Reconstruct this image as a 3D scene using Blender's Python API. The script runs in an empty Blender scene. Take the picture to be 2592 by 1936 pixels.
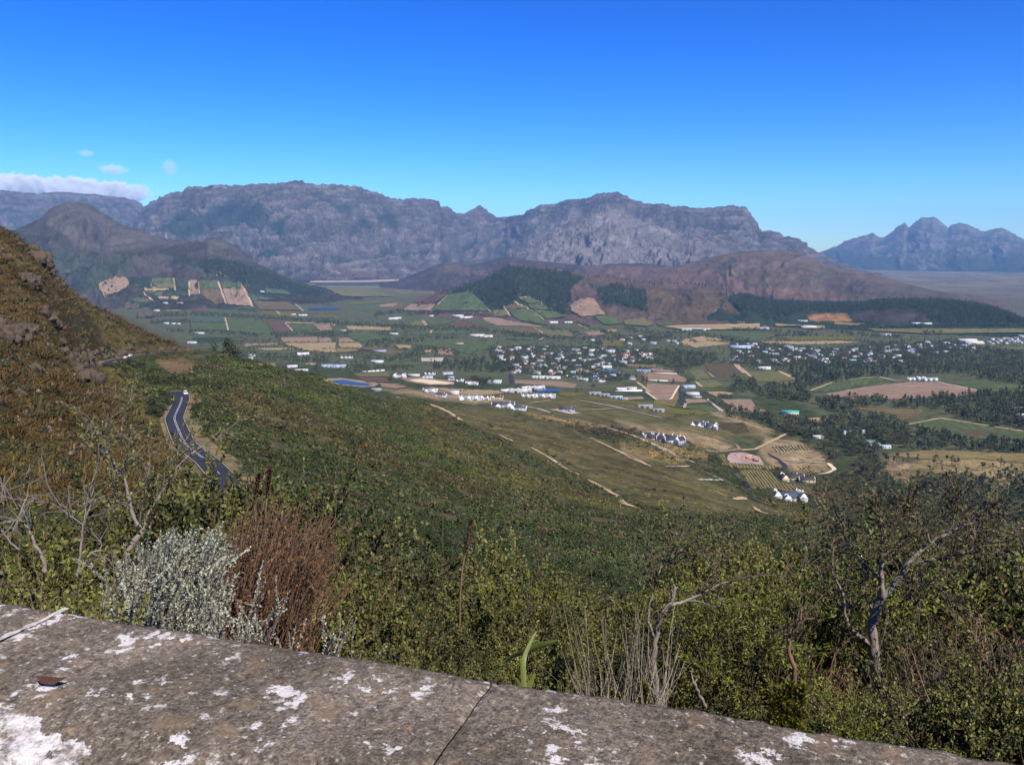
import bpy, math, random
import numpy as np
from mathutils import Vector

# ------------------------------------------------------------------ camera, sky, sun, exposure
scene = bpy.context.scene
PITCH = math.radians(8.5)
FPX = 2198.0                      # focal length in photograph pixels (2592 wide)
CAMZ = 300.0                      # camera height above the valley floor
cam_data = bpy.data.cameras.new('camera')
cam_data.sensor_width = 36.0
cam_data.lens = 36.0 * FPX / 2592.0
cam_data.clip_start = 0.1
cam_data.clip_end = 150000.0
cam = bpy.data.objects.new('camera', cam_data)
scene.collection.objects.link(cam)
cam.location = (0, 0, CAMZ)
cam.rotation_euler = (math.pi / 2 - PITCH, 0, 0)
scene.camera = cam

SUN_EL = math.radians(47)
SUN_AZ = math.radians(148)        # clockwise from +Y (view direction): behind, to the right
sun_dir = Vector((math.sin(SUN_AZ) * math.cos(SUN_EL), math.cos(SUN_AZ) * math.cos(SUN_EL), math.sin(SUN_EL)))
world = bpy.data.worlds.new('World'); scene.world = world; world.use_nodes = True
wn = world.node_tree.nodes; wl = world.node_tree.links
bg = wn['Background']
sky = wn.new('ShaderNodeTexSky'); sky.sky_type = 'NISHITA'; sky.sun_disc = False
sky.sun_elevation = SUN_EL; sky.sun_rotation = SUN_AZ
sky.altitude = 600; sky.air_density = 1.0; sky.dust_density = 0.15; sky.ozone_density = 3.0
hsv = wn.new('ShaderNodeHueSaturation'); hsv.inputs['Saturation'].default_value = 1.5
flt = wn.new('ShaderNodeMix'); flt.data_type = 'RGBA'; flt.blend_type = 'MULTIPLY'; flt.inputs[0].default_value = 1.0
flt.inputs[7].default_value = (.45, .578, .76, 1)          # deep clear-air blue
wl.new(sky.outputs[0], hsv.inputs['Color']); wl.new(hsv.outputs[0], flt.inputs[6]); gam = wn.new('ShaderNodeGamma'); gam.inputs[1].default_value = 1.4; wl.new(flt.outputs[2], gam.inputs[0]); wl.new(gam.outputs[0], bg.inputs[0])
bg.inputs[1].default_value = 0.09
sl = bpy.data.lights.new('sun', 'SUN'); sl.energy = 5.0; sl.angle = math.radians(0.53); sl.color = (1.0, 0.94, 0.84)
sun = bpy.data.objects.new('sun', sl); scene.collection.objects.link(sun)
sun.rotation_euler = sun_dir.to_track_quat('Z', 'Y').to_euler()
scene.view_settings.view_transform = 'Standard'; scene.view_settings.look = 'None'
scene.view_settings.exposure = 0.55; scene.view_settings.gamma = 1.0
scene.view_settings.use_curve_mapping = False
cy = scene.cycles
cy.max_bounces = 4; cy.diffuse_bounces = 2; cy.glossy_bounces = 2; cy.transmission_bounces = 2
cy.transparent_max_bounces = 8; cy.volume_bounces = 1
cy.use_denoising = True
cy.caustics_reflective = False; cy.caustics_refractive = False

rng = np.random.default_rng(7)
random.seed(7)
COL = scene.collection

# ------------------------------------------------------------------ helpers: projection, noise, meshes
cp, sp = math.cos(PITCH), math.sin(PITCH)
def ray(u, v):
    """photograph pixel -> (azimuth, slope) of its line of sight"""
    xc = (np.asarray(u, float) - 1296) / FPX; yc = -(np.asarray(v, float) - 968) / FPX
    dx = xc; dy = cp + yc * sp; dz = -sp + yc * cp
    return np.arctan2(dx, dy), dz / np.hypot(dx, dy)
def proj(x, y, z):
    zz = z - CAMZ
    f = y * cp - zz * sp; up = y * sp + zz * cp
    f = np.maximum(f, 1e-3)
    return 1296 + FPX * x / f, 968 - FPX * up / f

_P = np.random.default_rng(11).permutation(512)
_P = np.concatenate([_P, _P, _P])
_GA = np.random.default_rng(12).uniform(0, 2 * np.pi, 512)
_GX, _GY = np.cos(_GA), np.sin(_GA)
def perlin(x, y):
    xi = np.floor(x).astype(int); yi = np.floor(y).astype(int)
    xf = x - xi; yf = y - yi
    xi &= 511; yi &= 511
    u = xf * xf * xf * (xf * (xf * 6 - 15) + 10); v = yf * yf * yf * (yf * (yf * 6 - 15) + 10)
    def g(a, b, fx, fy):
        h = _P[_P[a & 511] + (b & 511)]
        return _GX[h] * fx + _GY[h] * fy
    n00 = g(xi, yi, xf, yf); n10 = g(xi + 1, yi, xf - 1, yf)
    n01 = g(xi, yi + 1, xf, yf - 1); n11 = g(xi + 1, yi + 1, xf - 1, yf - 1)
    return ((n00 * (1 - u) + n10 * u) * (1 - v) + (n01 * (1 - u) + n11 * u) * v) * 1.5
def fbm(x, y, o=4, g=0.5, l=2.03):
    s = 0; a = 1.0; t = 0
    for i in range(o):
        s = s + a * perlin(x + 17.3 * i, y - 9.1 * i); t += a; a *= g; x = x * l; y = y * l
    return s / t
def ridged(x, y, o=4, g=0.5, l=2.07):
    s = 0; a = 1.0; t = 0
    for i in range(o):
        s = s + a * (1 - np.abs(perlin(x + 31.7 * i, y + 5.3 * i)) * 1.6); t += a; a *= g; x = x * l; y = y * l
    return s / t
def sstep(a, b, x):
    t = np.clip((x - a) / (b - a), 0, 1); return t * t * (3 - 2 * t)

def mesh_obj(name, verts, faces, mat=None, parent=None, smooth=False, link=True):
    me = bpy.data.meshes.new(name)
    verts = np.asarray(verts, np.float32)
    me.vertices.add(len(verts)); me.vertices.foreach_set('co', verts.ravel())
    if isinstance(faces, np.ndarray):
        n, k = faces.shape
        me.loops.add(n * k); me.loops.foreach_set('vertex_index', faces.astype(np.int32).ravel())
        me.polygons.add(n); me.polygons.foreach_set('loop_start', np.arange(n, dtype=np.int32) * k)
        me.polygons.foreach_set('loop_total', np.full(n, k, np.int32))
    else:
        tot = np.array([len(f) for f in faces], np.int32)
        me.loops.add(int(tot.sum())); me.loops.foreach_set('vertex_index', np.concatenate([np.asarray(f, np.int32) for f in faces]))
        me.polygons.add(len(faces)); me.polygons.foreach_set('loop_start', np.concatenate([[0], np.cumsum(tot)[:-1]]).astype(np.int32))
        me.polygons.foreach_set('loop_total', tot)
    if smooth:
        me.polygons.foreach_set('use_smooth', np.ones(len(me.polygons), bool))
    me.update(calc_edges=True)
    if mat is not None:
        me.materials.append(mat)
    if not link:
        return me
    o = bpy.data.objects.new(name, me); COL.objects.link(o)
    if parent is not None: o.parent = parent
    return o
def tag(o, label=None, cat=None, group=None, kind=None):
    if label: o['label'] = label
    if cat: o['category'] = cat
    if group: o['group'] = group
    if kind: o['kind'] = kind
    return o
def empty(name, loc=(0, 0, 0), rz=0.0):
    o = bpy.data.objects.new(name, None); COL.objects.link(o)
    o.location = loc; o.rotation_euler = (0, 0, rz); o.empty_display_size = 0.2
    return o
def vcol(me, name, cols):
    a = me.attributes.new(name, 'FLOAT_COLOR', 'POINT')
    c = np.ones((len(cols), 4), np.float32); c[:, :3] = cols
    a.data.foreach_set('color', c.ravel())
def grid_faces(nr, nc):
    i = np.arange(nr - 1)[:, None] * nc + np.arange(nc - 1)[None, :]
    return np.stack([i, i + 1, i + nc + 1, i + nc], -1).reshape(-1, 4)

# ------------------------------------------------------------------ materials
def new_mat(name):
    m = bpy.data.materials.new(name); m.use_nodes = True
    nt = m.node_tree; b = nt.nodes['Principled BSDF']
    b.inputs['Roughness'].default_value = 0.85
    b.inputs['Specular IOR Level'].default_value = 0.2
    return m, nt, b
def N(nt, t, **kw):
    n = nt.nodes.new(t)
    for k, v in kw.items(): setattr(n, k, v)
    return n
def noise_node(nt, coord, scale, detail=4, rough=0.55):
    n = N(nt, 'ShaderNodeTexNoise'); n.inputs['Scale'].default_value = scale
    n.inputs['Detail'].default_value = detail; n.inputs['Roughness'].default_value = rough
    nt.links.new(coord, n.inputs['Vector']); return n
def ramp(nt, fac, stops):
    r = N(nt, 'ShaderNodeValToRGB')
    e = r.color_ramp.elements
    while len(e) < len(stops): e.new(0.5)
    for i, (p, c) in enumerate(stops):
        e[i].position = p; e[i].color = (*c, 1) if len(c) == 3 else c
    nt.links.new(fac, r.inputs[0]); return r
def mix(nt, fac, a, b, mode='MIX'):
    m = N(nt, 'ShaderNodeMix', data_type='RGBA', blend_type=mode)
    for s, val in ((0, fac), (6, a), (7, b)):
        if isinstance(val, (int, float)): m.inputs[s].default_value = val
        elif isinstance(val, tuple): m.inputs[s].default_value = (*val, 1)
        else: nt.links.new(val, m.inputs[s])
    return m.outputs[2]
def bump(nt, b, h, strength=0.5, dist=1.0):
    n = N(nt, 'ShaderNodeBump'); n.inputs['Strength'].default_value = strength; n.inputs['Distance'].default_value = dist
    nt.links.new(h, n.inputs['Height']); nt.links.new(n.outputs[0], b.inputs['Normal'])
def simple(name, col, var=0.15, scale=1.0, rough=0.85, spec=0.2, obj=True):
    m, nt, b = new_mat(name)
    tc = N(nt, 'ShaderNodeTexCoord')
    n = noise_node(nt, tc.outputs['Object' if obj else 'Generated'], scale, 4)
    lo = tuple(c * (1 - var) for c in col); hi = tuple(min(1, c * (1 + var)) for c in col)
    r = ramp(nt, n.outputs[0], [(0.3, lo), (0.7, hi)])
    nt.links.new(r.outputs[0], b.inputs['Base Color'])
    b.inputs['Roughness'].default_value = rough; b.inputs['Specular IOR Level'].default_value = spec
    return m

def terrain_mat(name, s1, s2, amp=0.45, bs=0.6, bd=1.0, s0=None, specks=None):
    """ground colour from the painted land cover attribute, broken by noise at three sizes"""
    m, nt, b = new_mat(name)
    geo = N(nt, 'ShaderNodeNewGeometry')
    at = N(nt, 'ShaderNodeAttribute'); at.attribute_name = 'cover'
    n1 = noise_node(nt, geo.outputs['Position'], s1, 5, 0.62)
    n2 = noise_node(nt, geo.outputs['Position'], s2, 5, 0.65)
    r1 = ramp(nt, n1.outputs[0], [(0.28, (1 - amp,) * 3), (0.5, (1, 1, 1)), (0.74, (1 + amp,) * 3)])
    r2 = ramp(nt, n2.outputs[0], [(0.3, (1 - amp * .8, 1 - amp * .8, 1 - amp * .7)), (0.72, (1 + amp * .8, 1 + amp * .72, 1 + amp * .6))])
    c = mix(nt, 1.0, at.outputs['Color'], r1.outputs[0], 'MULTIPLY')
    c = mix(nt, 1.0, c, r2.outputs[0], 'MULTIPLY')
    if specks:
        n3 = noise_node(nt, geo.outputs['Position'], specks[0], 3, 0.6)
        r3 = ramp(nt, n3.outputs[0], [(specks[1], (0, 0, 0)), (specks[1] + 0.05, (1, 1, 1))])
        c = mix(nt, r3.outputs[0], c, specks[2])
    nt.links.new(c, b.inputs['Base Color'])
    b.inputs['Roughness'].default_value = 0.95; b.inputs['Specular IOR Level'].default_value = 0.05
    add = N(nt, 'ShaderNodeMath', operation='ADD'); nt.links.new(n1.outputs[0], add.inputs[0]); nt.links.new(n2.outputs[0], add.inputs[1])
    bump(nt, b, add.outputs[0], bs, bd)
    return m

# ------------------------------------------------------------------ the ground: near slopes and valley floor as one sheet
CTRL = {   # photograph column: (row, metres away) where the ground is seen, ('z', height, metres) where it is hidden
 -700: [('z',-18,100),('z',-8,200),('z',20,300),('z',60,450),('z',110,600),('z',120,900),('z',0,1300),('z',-180,2000),('z',-290,3000)],
 -300: [('z',-26,100),('z',-22,200),('z',-8,300),('z',18,450),('z',48,600),('z',30,800),('z',-80,1300),('z',-220,2000),('z',-295,3000)],
 0: [(1230,140),(1100,200),(1000,255),(920,315),(870,345),(800,400),(700,470),(575,560),('z',0,650),('z',-60,850),('z',-180,1300),('z',-290,2300)],
 130: [(1230,145),(1100,210),(1000,270),(920,330),(860,380),(800,440),(740,500),(690,580),('z',-40,700),('z',-100,900),('z',-220,1500),('z',-295,2500)],
 200: [(1230,148),(1100,214),(1000,290),(930,350),(895,385),(870,430),(840,520),(800,590),(737,650),('z',-60,780),('z',-130,1000),('z',-230,1500),('z',-297,2400)],
 250: [(1230,150),(1100,220),(1020,285),(950,350),(905,400),('z',-64,470),(908,590),(880,615),(850,640),(800,690),(770,730),('z',-90,850),('z',-200,1200),('z',-295,2200)],
 350: [(1230,160),(1150,205),(1060,290),(985,375),('z',-74,450),(950,545),(900,660),(885,672),(860,690),(830,730),('z',-110,850),('z',-220,1250),('z',-297,2300)],
 430: [(1230,170),(1150,215),(1100,270),(1040,330),(1000,400),(940,560),(905,680),(891,715),(868,728),(862,748),('z',-120,850),('z',-230,1300),('z',-298,2400)],
 520: [(1230,200),(1190,225),(1100,285),(1050,340),(1000,420),(950,530),(910,650),(888,750),('z',-130,900),('z',-240,1350),('z',-298,2400)],
 640: [(1230,210),(1150,270),(1050,390),(960,620),(920,760),('z',-160,950),('z',-245,1350),('z',-292,2000)],
 800: [(1250,220),(1150,310),(1050,480),(1000,640),(957,880),('z',-180,1050),('z',-250,1450),(945,2000),(930,2200)],
 1000: [(1300,200),(1200,330),(1100,560),(1040,820),(1015,1050),(1000,1350),(985,1600),(960,1900),(930,2250)],
 1250: [(1400,170),(1300,290),(1200,480),(1100,800),(1040,1150),(1020,1330),(985,1650),(950,2050),(930,2280)],
 1500: [(1500,130),(1400,240),(1300,420),(1250,560),(1150,830),(1080,1120),(1030,1420),(980,1800),(940,2180)],
 1750: [(1560,110),(1450,220),(1350,380),(1270,620),(1200,850),(1120,1150),(1060,1430),(1000,1750),(950,2100)],
 2000: [(1600,100),(1480,210),(1400,330),(1340,520),(1300,800),(1260,980),(1200,1120),(1130,1300),(1050,1600),(980,1930)],
 2250: [(1620,100),(1480,230),(1400,400),(1330,640),(1270,900),(1200,1130),(1130,1330),(1050,1610),(980,1940)],
 2592: [(1620,110),(1480,250),(1400,420),(1300,800),(1250,1050),(1200,1190),(1100,1440),(1000,1840)],
 2950: [(1620,110),(1480,250),(1400,420),(1300,800),(1250,1050),(1200,1190),(1100,1440),(1000,1840)],
}
ca, cl, cq = [], [], []
for u, pts in CTRL.items():
    for p in pts:
        if p[0] == 'z':
            az, _ = ray(u, 880); q = p[1] / p[2]; D = p[2]
        else:
            az, q = ray(u, p[0]); D = p[1]
        ca.append(az); cl.append(math.log(D)); cq.append(q)
    az, _ = ray(u, 1200)
    left = sstep(900, 0, u)
    for D, z in ((1.2, -1.75), (2.2, -1.8), (3.5, -2.4), (8, -4.9), (18, -9.6), (40, -19.5 + 5 * left)):
        ca.append(az); cl.append(math.log(D)); cq.append(z / D)
ca, cl, cq = map(np.array, (ca, cl, cq))
AZS = 3.0
def tps(d2): return 0.5 * d2 * np.log(d2 + 1e-12)
_X = np.stack([ca * AZS, cl], 1)
_K = tps(((_X[:, None] - _X[None]) ** 2).sum(-1)) + np.eye(len(ca)) * 2e-3
_Pm = np.concatenate([np.ones((len(ca), 1)), _X], 1)
_A = np.block([[_K, _Pm], [_Pm.T, np.zeros((3, 3))]])
_W = np.linalg.solve(_A, np.concatenate([cq, np.zeros(3)]))
def rbf(az, l):
    out = np.empty(az.shape); f = out.ravel(); a = (az * AZS).ravel(); b = l.ravel()
    for i in range(0, len(a), 20000):
        s = slice(i, i + 20000)
        k = tps((a[s, None] - _X[None, :, 0]) ** 2 + (b[s, None] - _X[None, :, 1]) ** 2)
        f[s] = k @ _W[:-3] + _W[-3] + a[s] * _W[-2] + b[s] * _W[-1]
    return out

def geom(a, b, step):
    n = max(2, int(math.ceil(math.log(b / a) / step))); return np.exp(np.linspace(math.log(a), math.log(b), n, endpoint=False))
GD = np.concatenate([geom(1.0, 60, .04), geom(60, 200, .014), geom(200, 900, .0095), geom(900, 3500, .012), geom(3500, 9500, .012), geom(9500, 26000, .03), [26000]])
GA = np.concatenate([np.linspace(-52, -34, 50, endpoint=False), np.linspace(-34, 34, 500, endpoint=False), np.linspace(34, 52, 51)]) * math.pi / 180
# coarse RBF evaluation, then bilinear to the full sheet
_ca = np.linspace(GA[0], GA[-1], 220); _cl = np.linspace(0, math.log(3600), 420)
_cq = rbf(*np.meshgrid(_ca, _cl))
def bil(G, fr, fc):
    r = np.clip(np.floor(fr).astype(int), 0, G.shape[0] - 2); c = np.clip(np.floor(fc).astype(int), 0, G.shape[1] - 2)
    a = np.clip(fr - r, 0, 1); b = np.clip(fc - c, 0, 1)
    return (G[r, c] * (1 - b) + G[r, c + 1] * b) * (1 - a) + (G[r + 1, c] * (1 - b) + G[r + 1, c + 1] * b) * a
AA, DD = np.meshgrid(GA, GD)
fr = np.log(DD) / _cl[1]; fc = (AA - _ca[0]) / (_ca[1] - _ca[0])
qq = bil(_cq, fr, fc)
GX, GY = DD * np.sin(AA), DD * np.cos(AA)
GZ = qq * DD
far = sstep(1900, 2700, DD)
flat = -300 + 4 * fbm(GX / 900, GY / 900, 3) - 0.5 * np.clip((DD - 5000) / 1000, 0, 40)
GZ = GZ * (1 - far) + flat * far
GZ += (fbm(GX / 60, GY / 60, 4) * 3.0 * sstep(60, 250, DD) + fbm(GX / 9, GY / 9, 3) * 0.7 * sstep(8, 60, DD)) * (1 - sstep(1200, 2400, DD))
GZ = GZ + CAMZ

# ---- hills and mountains: each a body with a front slope, a crest and a back slope
class Hill:
    pass
HILLS = []
def hill(name, crest, foot, back, nc, nf, nb=8, power=1.0, relief=None, terr=0.0, rough=0.0, seed=0, base=-302):
    """crest: (col,row,metres); foot: (col,metres) front foot; back: depth of the rear slope"""
    c = np.array(crest, float)
    az, q = ray(c[:, 0], c[:, 1]); zr = q * c[:, 2]
    o = np.argsort(az); az, zr, dr = az[o], zr[o], c[o, 2]
    f = np.array(foot, float); faz, _ = ray(f[:, 0], np.full(len(f), 720.0))
    h = Hill(); h.name = name
    h.az = np.linspace(az[0], az[-1], nc)
    h.zr = np.interp(h.az, az, zr); h.dr = np.interp(h.az, az, dr)
    k = np.array([1, 3, 5, 3, 1.]); k /= k.sum()
    h.dr = np.convolve(np.pad(h.dr, 12, 'edge'), np.ones(25) / 25, 'valid')
    h.df = np.interp(h.az, faz, f[:, 1]); h.db = h.dr + back
    h.nf, h.nb = nf, nb
    t = np.concatenate([np.linspace(0, 1, nf), 1 + np.linspace(0, 1, nb + 1)[1:]])
    h.t = t
    T = t[:, None]; A = np.broadcast_to(h.az, (len(t), nc))
    D = np.where(T <= 1, h.df + T * (h.dr - h.df), h.dr + (T - 1) * back)
    X, Y = D * np.sin(A), D * np.cos(A)
    tt = np.clip(T, 0, 1)
    prof = tt ** power
    Z = base + (h.zr - base) * np.where(T <= 1, prof, 1 - sstep(0, 1, T - 1))
    H = np.maximum(h.zr - base, 1)
    if relief:
        amp, sc, st = relief
        arc = A * np.mean(h.dr); Z0 = Z.copy(); hs = np.clip(H / np.percentile(H, 80), .05, 1.15)
        w = fbm(arc / sc * .8 + seed, Z0 / sc * 1.6, 4) * 1.3
        r1 = ridged(arc / sc + seed + w, tt * st + w * .8, 4, .5)
        r2 = ridged(arc / (sc * .36) + seed + w, Z0 / (sc * .22) + w, 4, .55)
        env = np.clip(np.sin(np.pi * np.clip(tt, 0, 1) ** .9), 0, 1) ** .8 * hs
        env = np.where(T > 1, 0, env)
        Z = Z + env * ((r1 - .62) * amp + (r2 - .62) * amp * .38)
    if terr:
        per = terr
        zz = Z + 25 * fbm(X / 700, Y / 700, 2)
        fz = zz / per - np.floor(zz / per)
        Z = Z + (sstep(.25, .75, fz) - fz) * per * .6 * np.clip(tt * 1.4 - .15, 0, 1) * np.where(T > 1, 0, 1)
    if rough:
        Z = Z + fbm(X / 60 + seed, Y / 60, 4) * rough * np.clip(tt * 3, 0, 1)
    h.D, h.X, h.Y, h.Z = D, X, Y, Z + CAMZ
    HILLS.append(h); return h

R1, R0 = 12000, 9700
hill('far_mountain', [(-500,470,16000),(-200,478,16000),(0,483,16000),(47,487,16000),(98,491,16000),(156,486,16000),(178,489,16000),(207,491,16000),(269,495,16000),(298,500,16000),(327,503,15800),(349,509,15500),(363,520,15500),(420,560,15500),(520,640,15500)],
     [(-500,12500),(520,13000)], 2500, 260, 60, relief=(480, 1500, 1.2), terr=60, rough=25, seed=3)
main = [(300,640),(330,575),(350,540),(365,522),(390,508),(420,493),(460,486),(470,476),(500,472),(512,476),(540,467),(560,467),(580,471),(635,470),(660,464),(690,463),(710,463),(730,459),(765,457),(775,463),(805,468),(815,465),(850,466),(880,471),(905,474),(930,481),(960,491),(990,502),(1025,505),(1038,500),(1062,502),(1075,504),(1100,504),(1112,510),(1117,523),(1135,526),(1150,537),(1160,543),(1175,541),(1190,533),(1205,525),(1213,521),(1223,525),(1235,536),(1255,548),(1280,552),(1290,551),(1320,542),(1351,527),(1373,518),(1405,516),(1421,510),(1446,507),(1471,506),(1497,497),(1513,491),(1528,489),(1541,491),(1562,488),(1576,491),(1595,502),(1611,510),(1622,510),(1630,514),(1655,516),(1674,515),(1699,522),(1728,522),(1756,525),(1788,527),(1820,524),(1842,520),(1867,520),(1886,524),(1899,538),(1907,554),(1918,562),(1922,579),(1930,585),(1939,584),(1962,585),(1977,593),(1984,598),(2009,600),(2028,609),(2044,615),(2045,625),(2063,634),(2074,640),(2113,658),(2160,676),(2230,700)]
def md(u):
    return 12000 + 700 * math.sin(u / 160) - (900 if 1120 < u < 1300 else 0) * -1 - max(0, u - 1500) * 1.2
hill('mountain_range', [(u, v, md(u)) for u, v in main], [(300,9600),(700,9300),(1000,9700),(1250,10600),(1500,8600),(1800,8600),(2230,8800)], 2500, 760, 150, power=1.25, relief=(720, 2100, 1.5), terr=60, rough=30, seed=9)
hill('mountain_spur', [(1270,680,10200),(1300,640,10200),(1340,606,10300),(1400,578,10400),(1480,551,10500),(1540,529,10600),(1570,534,10600),(1620,556,10500),(1690,582,10400),(1760,603,10300),(1840,627,10200),(1890,650,10100)],
     [(1270,8800),(1500,8000),(1890,8200)], 900, 420, 110, power=1.1, relief=(260, 620, 1.2), terr=45, rough=22, seed=52)
hill('mountain_spur', [(420,660,10700),(480,612,10800),(560,575,10900),(620,560,11000),(680,566,11000),(740,585,10900),(820,600,10800),(880,640,10700),(960,690,10600)],
     [(420,9000),(700,8900),(960,9600)], 900, 380, 100, power=1.1, relief=(320, 700, 1.2), terr=45, rough=22, seed=57)
hill('far_peak', [(1990,668,20500),(2040,652,20500),(2074,639,20500),(2094,631,20500),(2120,622,20500),(2139,611,20500),(2164,603,20500),(2193,595,20500),(2212,589,20500),(2216,595,20500),(2227,601,20500),(2240,600,20500),(2262,584,20500),(2272,573,20500),(2291,563,20500),(2297,571,20500),(2300,576,20500),(2316,563,20500),(2335,549,20500),(2351,551,20500),(2363,548,20500),(2373,554,20500),(2386,565,20500),(2400,576,20500),(2411,568,20500),(2430,564,20500),(2449,568,20500),(2465,576,20500),(2490,586,20500),(2509,581,20500),(2537,577,20500),(2553,584,20500),(2566,592,20500),(2588,604,20500),(2640,615,20500),(2720,640,20500),(2900,668,20500)],
     [(1990,18000),(2300,16500),(2600,15500),(2900,16500)], 3500, 420, 80, power=1.7, relief=(420, 1700, 1.5), rough=30, seed=15)
hill('rocky_hill', [(-60,640,6900),(0,598,6900),(25,585,6900),(58,574,6900),(98,556,6900),(116,536,6900),(142,520,6900),(171,514,6900),(218,513,6900),(232,520,6900),(254,536,6900),(276,549,6900),(305,567,6800),(327,576,6800),(356,582,6800),(385,594,6700),(414,605,6700),(436,609,6600),(469,607,6600),(516,610,6500),(523,602,6500),(556,602,6500),(578,614,6500),(610,632,6500),(632,654,6500),(654,669,6500),(690,687,6500),(729,705,6400),(786,722,6300),(850,740,6200),(920,752,6000)],
     [(-60,5200),(250,5000),(500,4900),(700,5200),(920,5600)], 1500, 420, 110, power=1.25, relief=(190, 520, 1.6), rough=15, seed=21)
hill('low_hill', [(960,722,8200),(998,712,8200),(1045,695,8100),(1099,673,8000),(1125,664,8000),(1156,665,8000),(1188,670,8000),(1226,664,7900),(1267,654,7800),(1299,651,7700),(1329,658,7600),(1392,663,7500),(1440,669,7400),(1484,674,7300),(1566,666,7300),(1645,668,7200),(1709,676,7000),(1760,690,6900)],
     [(960,7600),(1100,6800),(1500,5600),(1760,5600)], 1200, 360, 60, power=0.95, relief=(70, 420, 1.4), rough=7, seed=27)
hill('red_hill', [(1560,720,6300),(1645,690,6400),(1709,676,6500),(1772,658,6600),(1835,643,6700),(1899,635,6800),(1924,634,6800),(1960,633,6800),(1996,635,6800),(2034,646,6800),(2069,661,6800),(2095,672,6800),(2145,682,6800),(2208,690,6800),(2256,706,6700),(2303,722,6600),(2367,737,6400),(2430,750,6200),(2493,766,5800),(2557,788,5200),(2592,806,4800),(2650,820,4400)],
     [(1560,4600),(1900,4400),(2300,4400),(2650,4100)], 1300, 420, 80, power=1.1, relief=(75, 450, 1.5), rough=6, seed=33)
hill('wooded_hill', [(1060,775,4700),(1109,738,4900),(1156,730,5000),(1204,711,5100),(1235,698,5200),(1259,685,5200),(1288,671,5200),(1326,671,5200),(1345,676,5200),(1383,677,5200),(1427,686,5150),(1471,693,5100),(1519,694,5100),(1557,698,5050),(1592,708,5000),(1661,714,4900),(1709,714,4900),(1772,716,4850),(1820,724,4800),(1867,745,4600),(1899,764,4400),(1946,800,4050),(1975,820,3850)],
     [(1060,4200),(1200,3900),(1400,3700),(1700,3650),(1975,3600)], 900, 420, 90, power=0.9, relief=(60, 380, 1.3), rough=5, seed=41)
hill('wooded_ridge', [(1780,760,4400),(1840,748,4500),(1892,742,4500),(1955,758,4550),(2082,763,4600),(2177,763,4600),(2240,754,4600),(2303,755,4600),(2398,757,4550),(2462,764,4450),(2525,778,4250),(2572,798,4000),(2620,815,3850)],
     [(1780,3700),(2000,3650),(2300,3600),(2620,3550)], 700, 320, 50, power=0.75, relief=(25, 350, 1.2), rough=4, seed=47)

# ---- ground height and ray lookups (layout only)
LG = np.log(GD)
def ground_z(x, y):
    """height of the land at a point; also the index of the body (-1 = ground sheet)"""
    x = np.atleast_1d(np.asarray(x, float)); y = np.atleast_1d(np.asarray(y, float))
    az = np.arctan2(x, y); d = np.hypot(x, y)
    fr = np.interp(d, GD, np.arange(len(GD))); fc = np.interp(az, GA, np.arange(len(GA)))
    z = bil(GZ, fr, fc); who = np.full(len(x), -1)
    for i, h in enumerate(HILLS):
        fc = (az - h.az[0]) / (h.az[1] - h.az[0])
        df = np.interp(az, h.az, h.df); dr = np.interp(az, h.az, h.dr); bk = h.db[0] - h.dr[0]
        t = np.where(d <= dr, (d - df) / (dr - df), 1 + (d - dr) / bk)
        ok = (fc >= 0) & (fc <= len(h.az) - 1) & (t >= 0) & (t <= 2)
        if not ok.any(): continue
        fr = np.interp(t, h.t, np.arange(len(h.t)))
        zz = np.where(ok, bil(h.Z, fr, np.clip(fc, 0, len(h.az) - 1)), -1e9)
        who = np.where(zz > z, i, who); z = np.maximum(z, zz)
    return z, who
def G(u, v):
    """photograph pixel -> the point of the land seen there"""
    az, q = ray(u, v); az = float(az); q = float(q); best = 1e9
    fc = np.interp(az, GA, np.arange(len(GA))); c = min(int(fc), len(GA) - 2); b = fc - c
    zc = GZ[:, c] * (1 - b) + GZ[:, c + 1] * b - CAMZ
    s = zc / GD - q; s[GD < 5] = -1
    k = np.argmax(s > 0)
    if s[k] > 0 and k > 0:
        w = s[k - 1] / (s[k - 1] - s[k]); best = GD[k - 1] + w * (GD[k] - GD[k - 1])
    for h in HILLS:
        if not h.az[0] < az < h.az[-1]: continue
        fc = (az - h.az[0]) / (h.az[1] - h.az[0]); c = min(int(fc), len(h.az) - 2); b = fc - c
        zc = h.Z[:, c] * (1 - b) + h.Z[:, c + 1] * b - CAMZ; dc = h.D[:, c] * (1 - b) + h.D[:, c + 1] * b
        s = zc / dc - q; k = np.argmax(s > 0)
        if s[k] > 0:
            d = dc[0] if k == 0 else dc[k - 1] + s[k - 1] / (s[k - 1] - s[k]) * (dc[k] - dc[k - 1])
            best = min(best, d)
    if best > 1e8: best = 300 / max(1e-3, -q)
    x, y = best * math.sin(az), best * math.cos(az)
    return x, y

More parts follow.
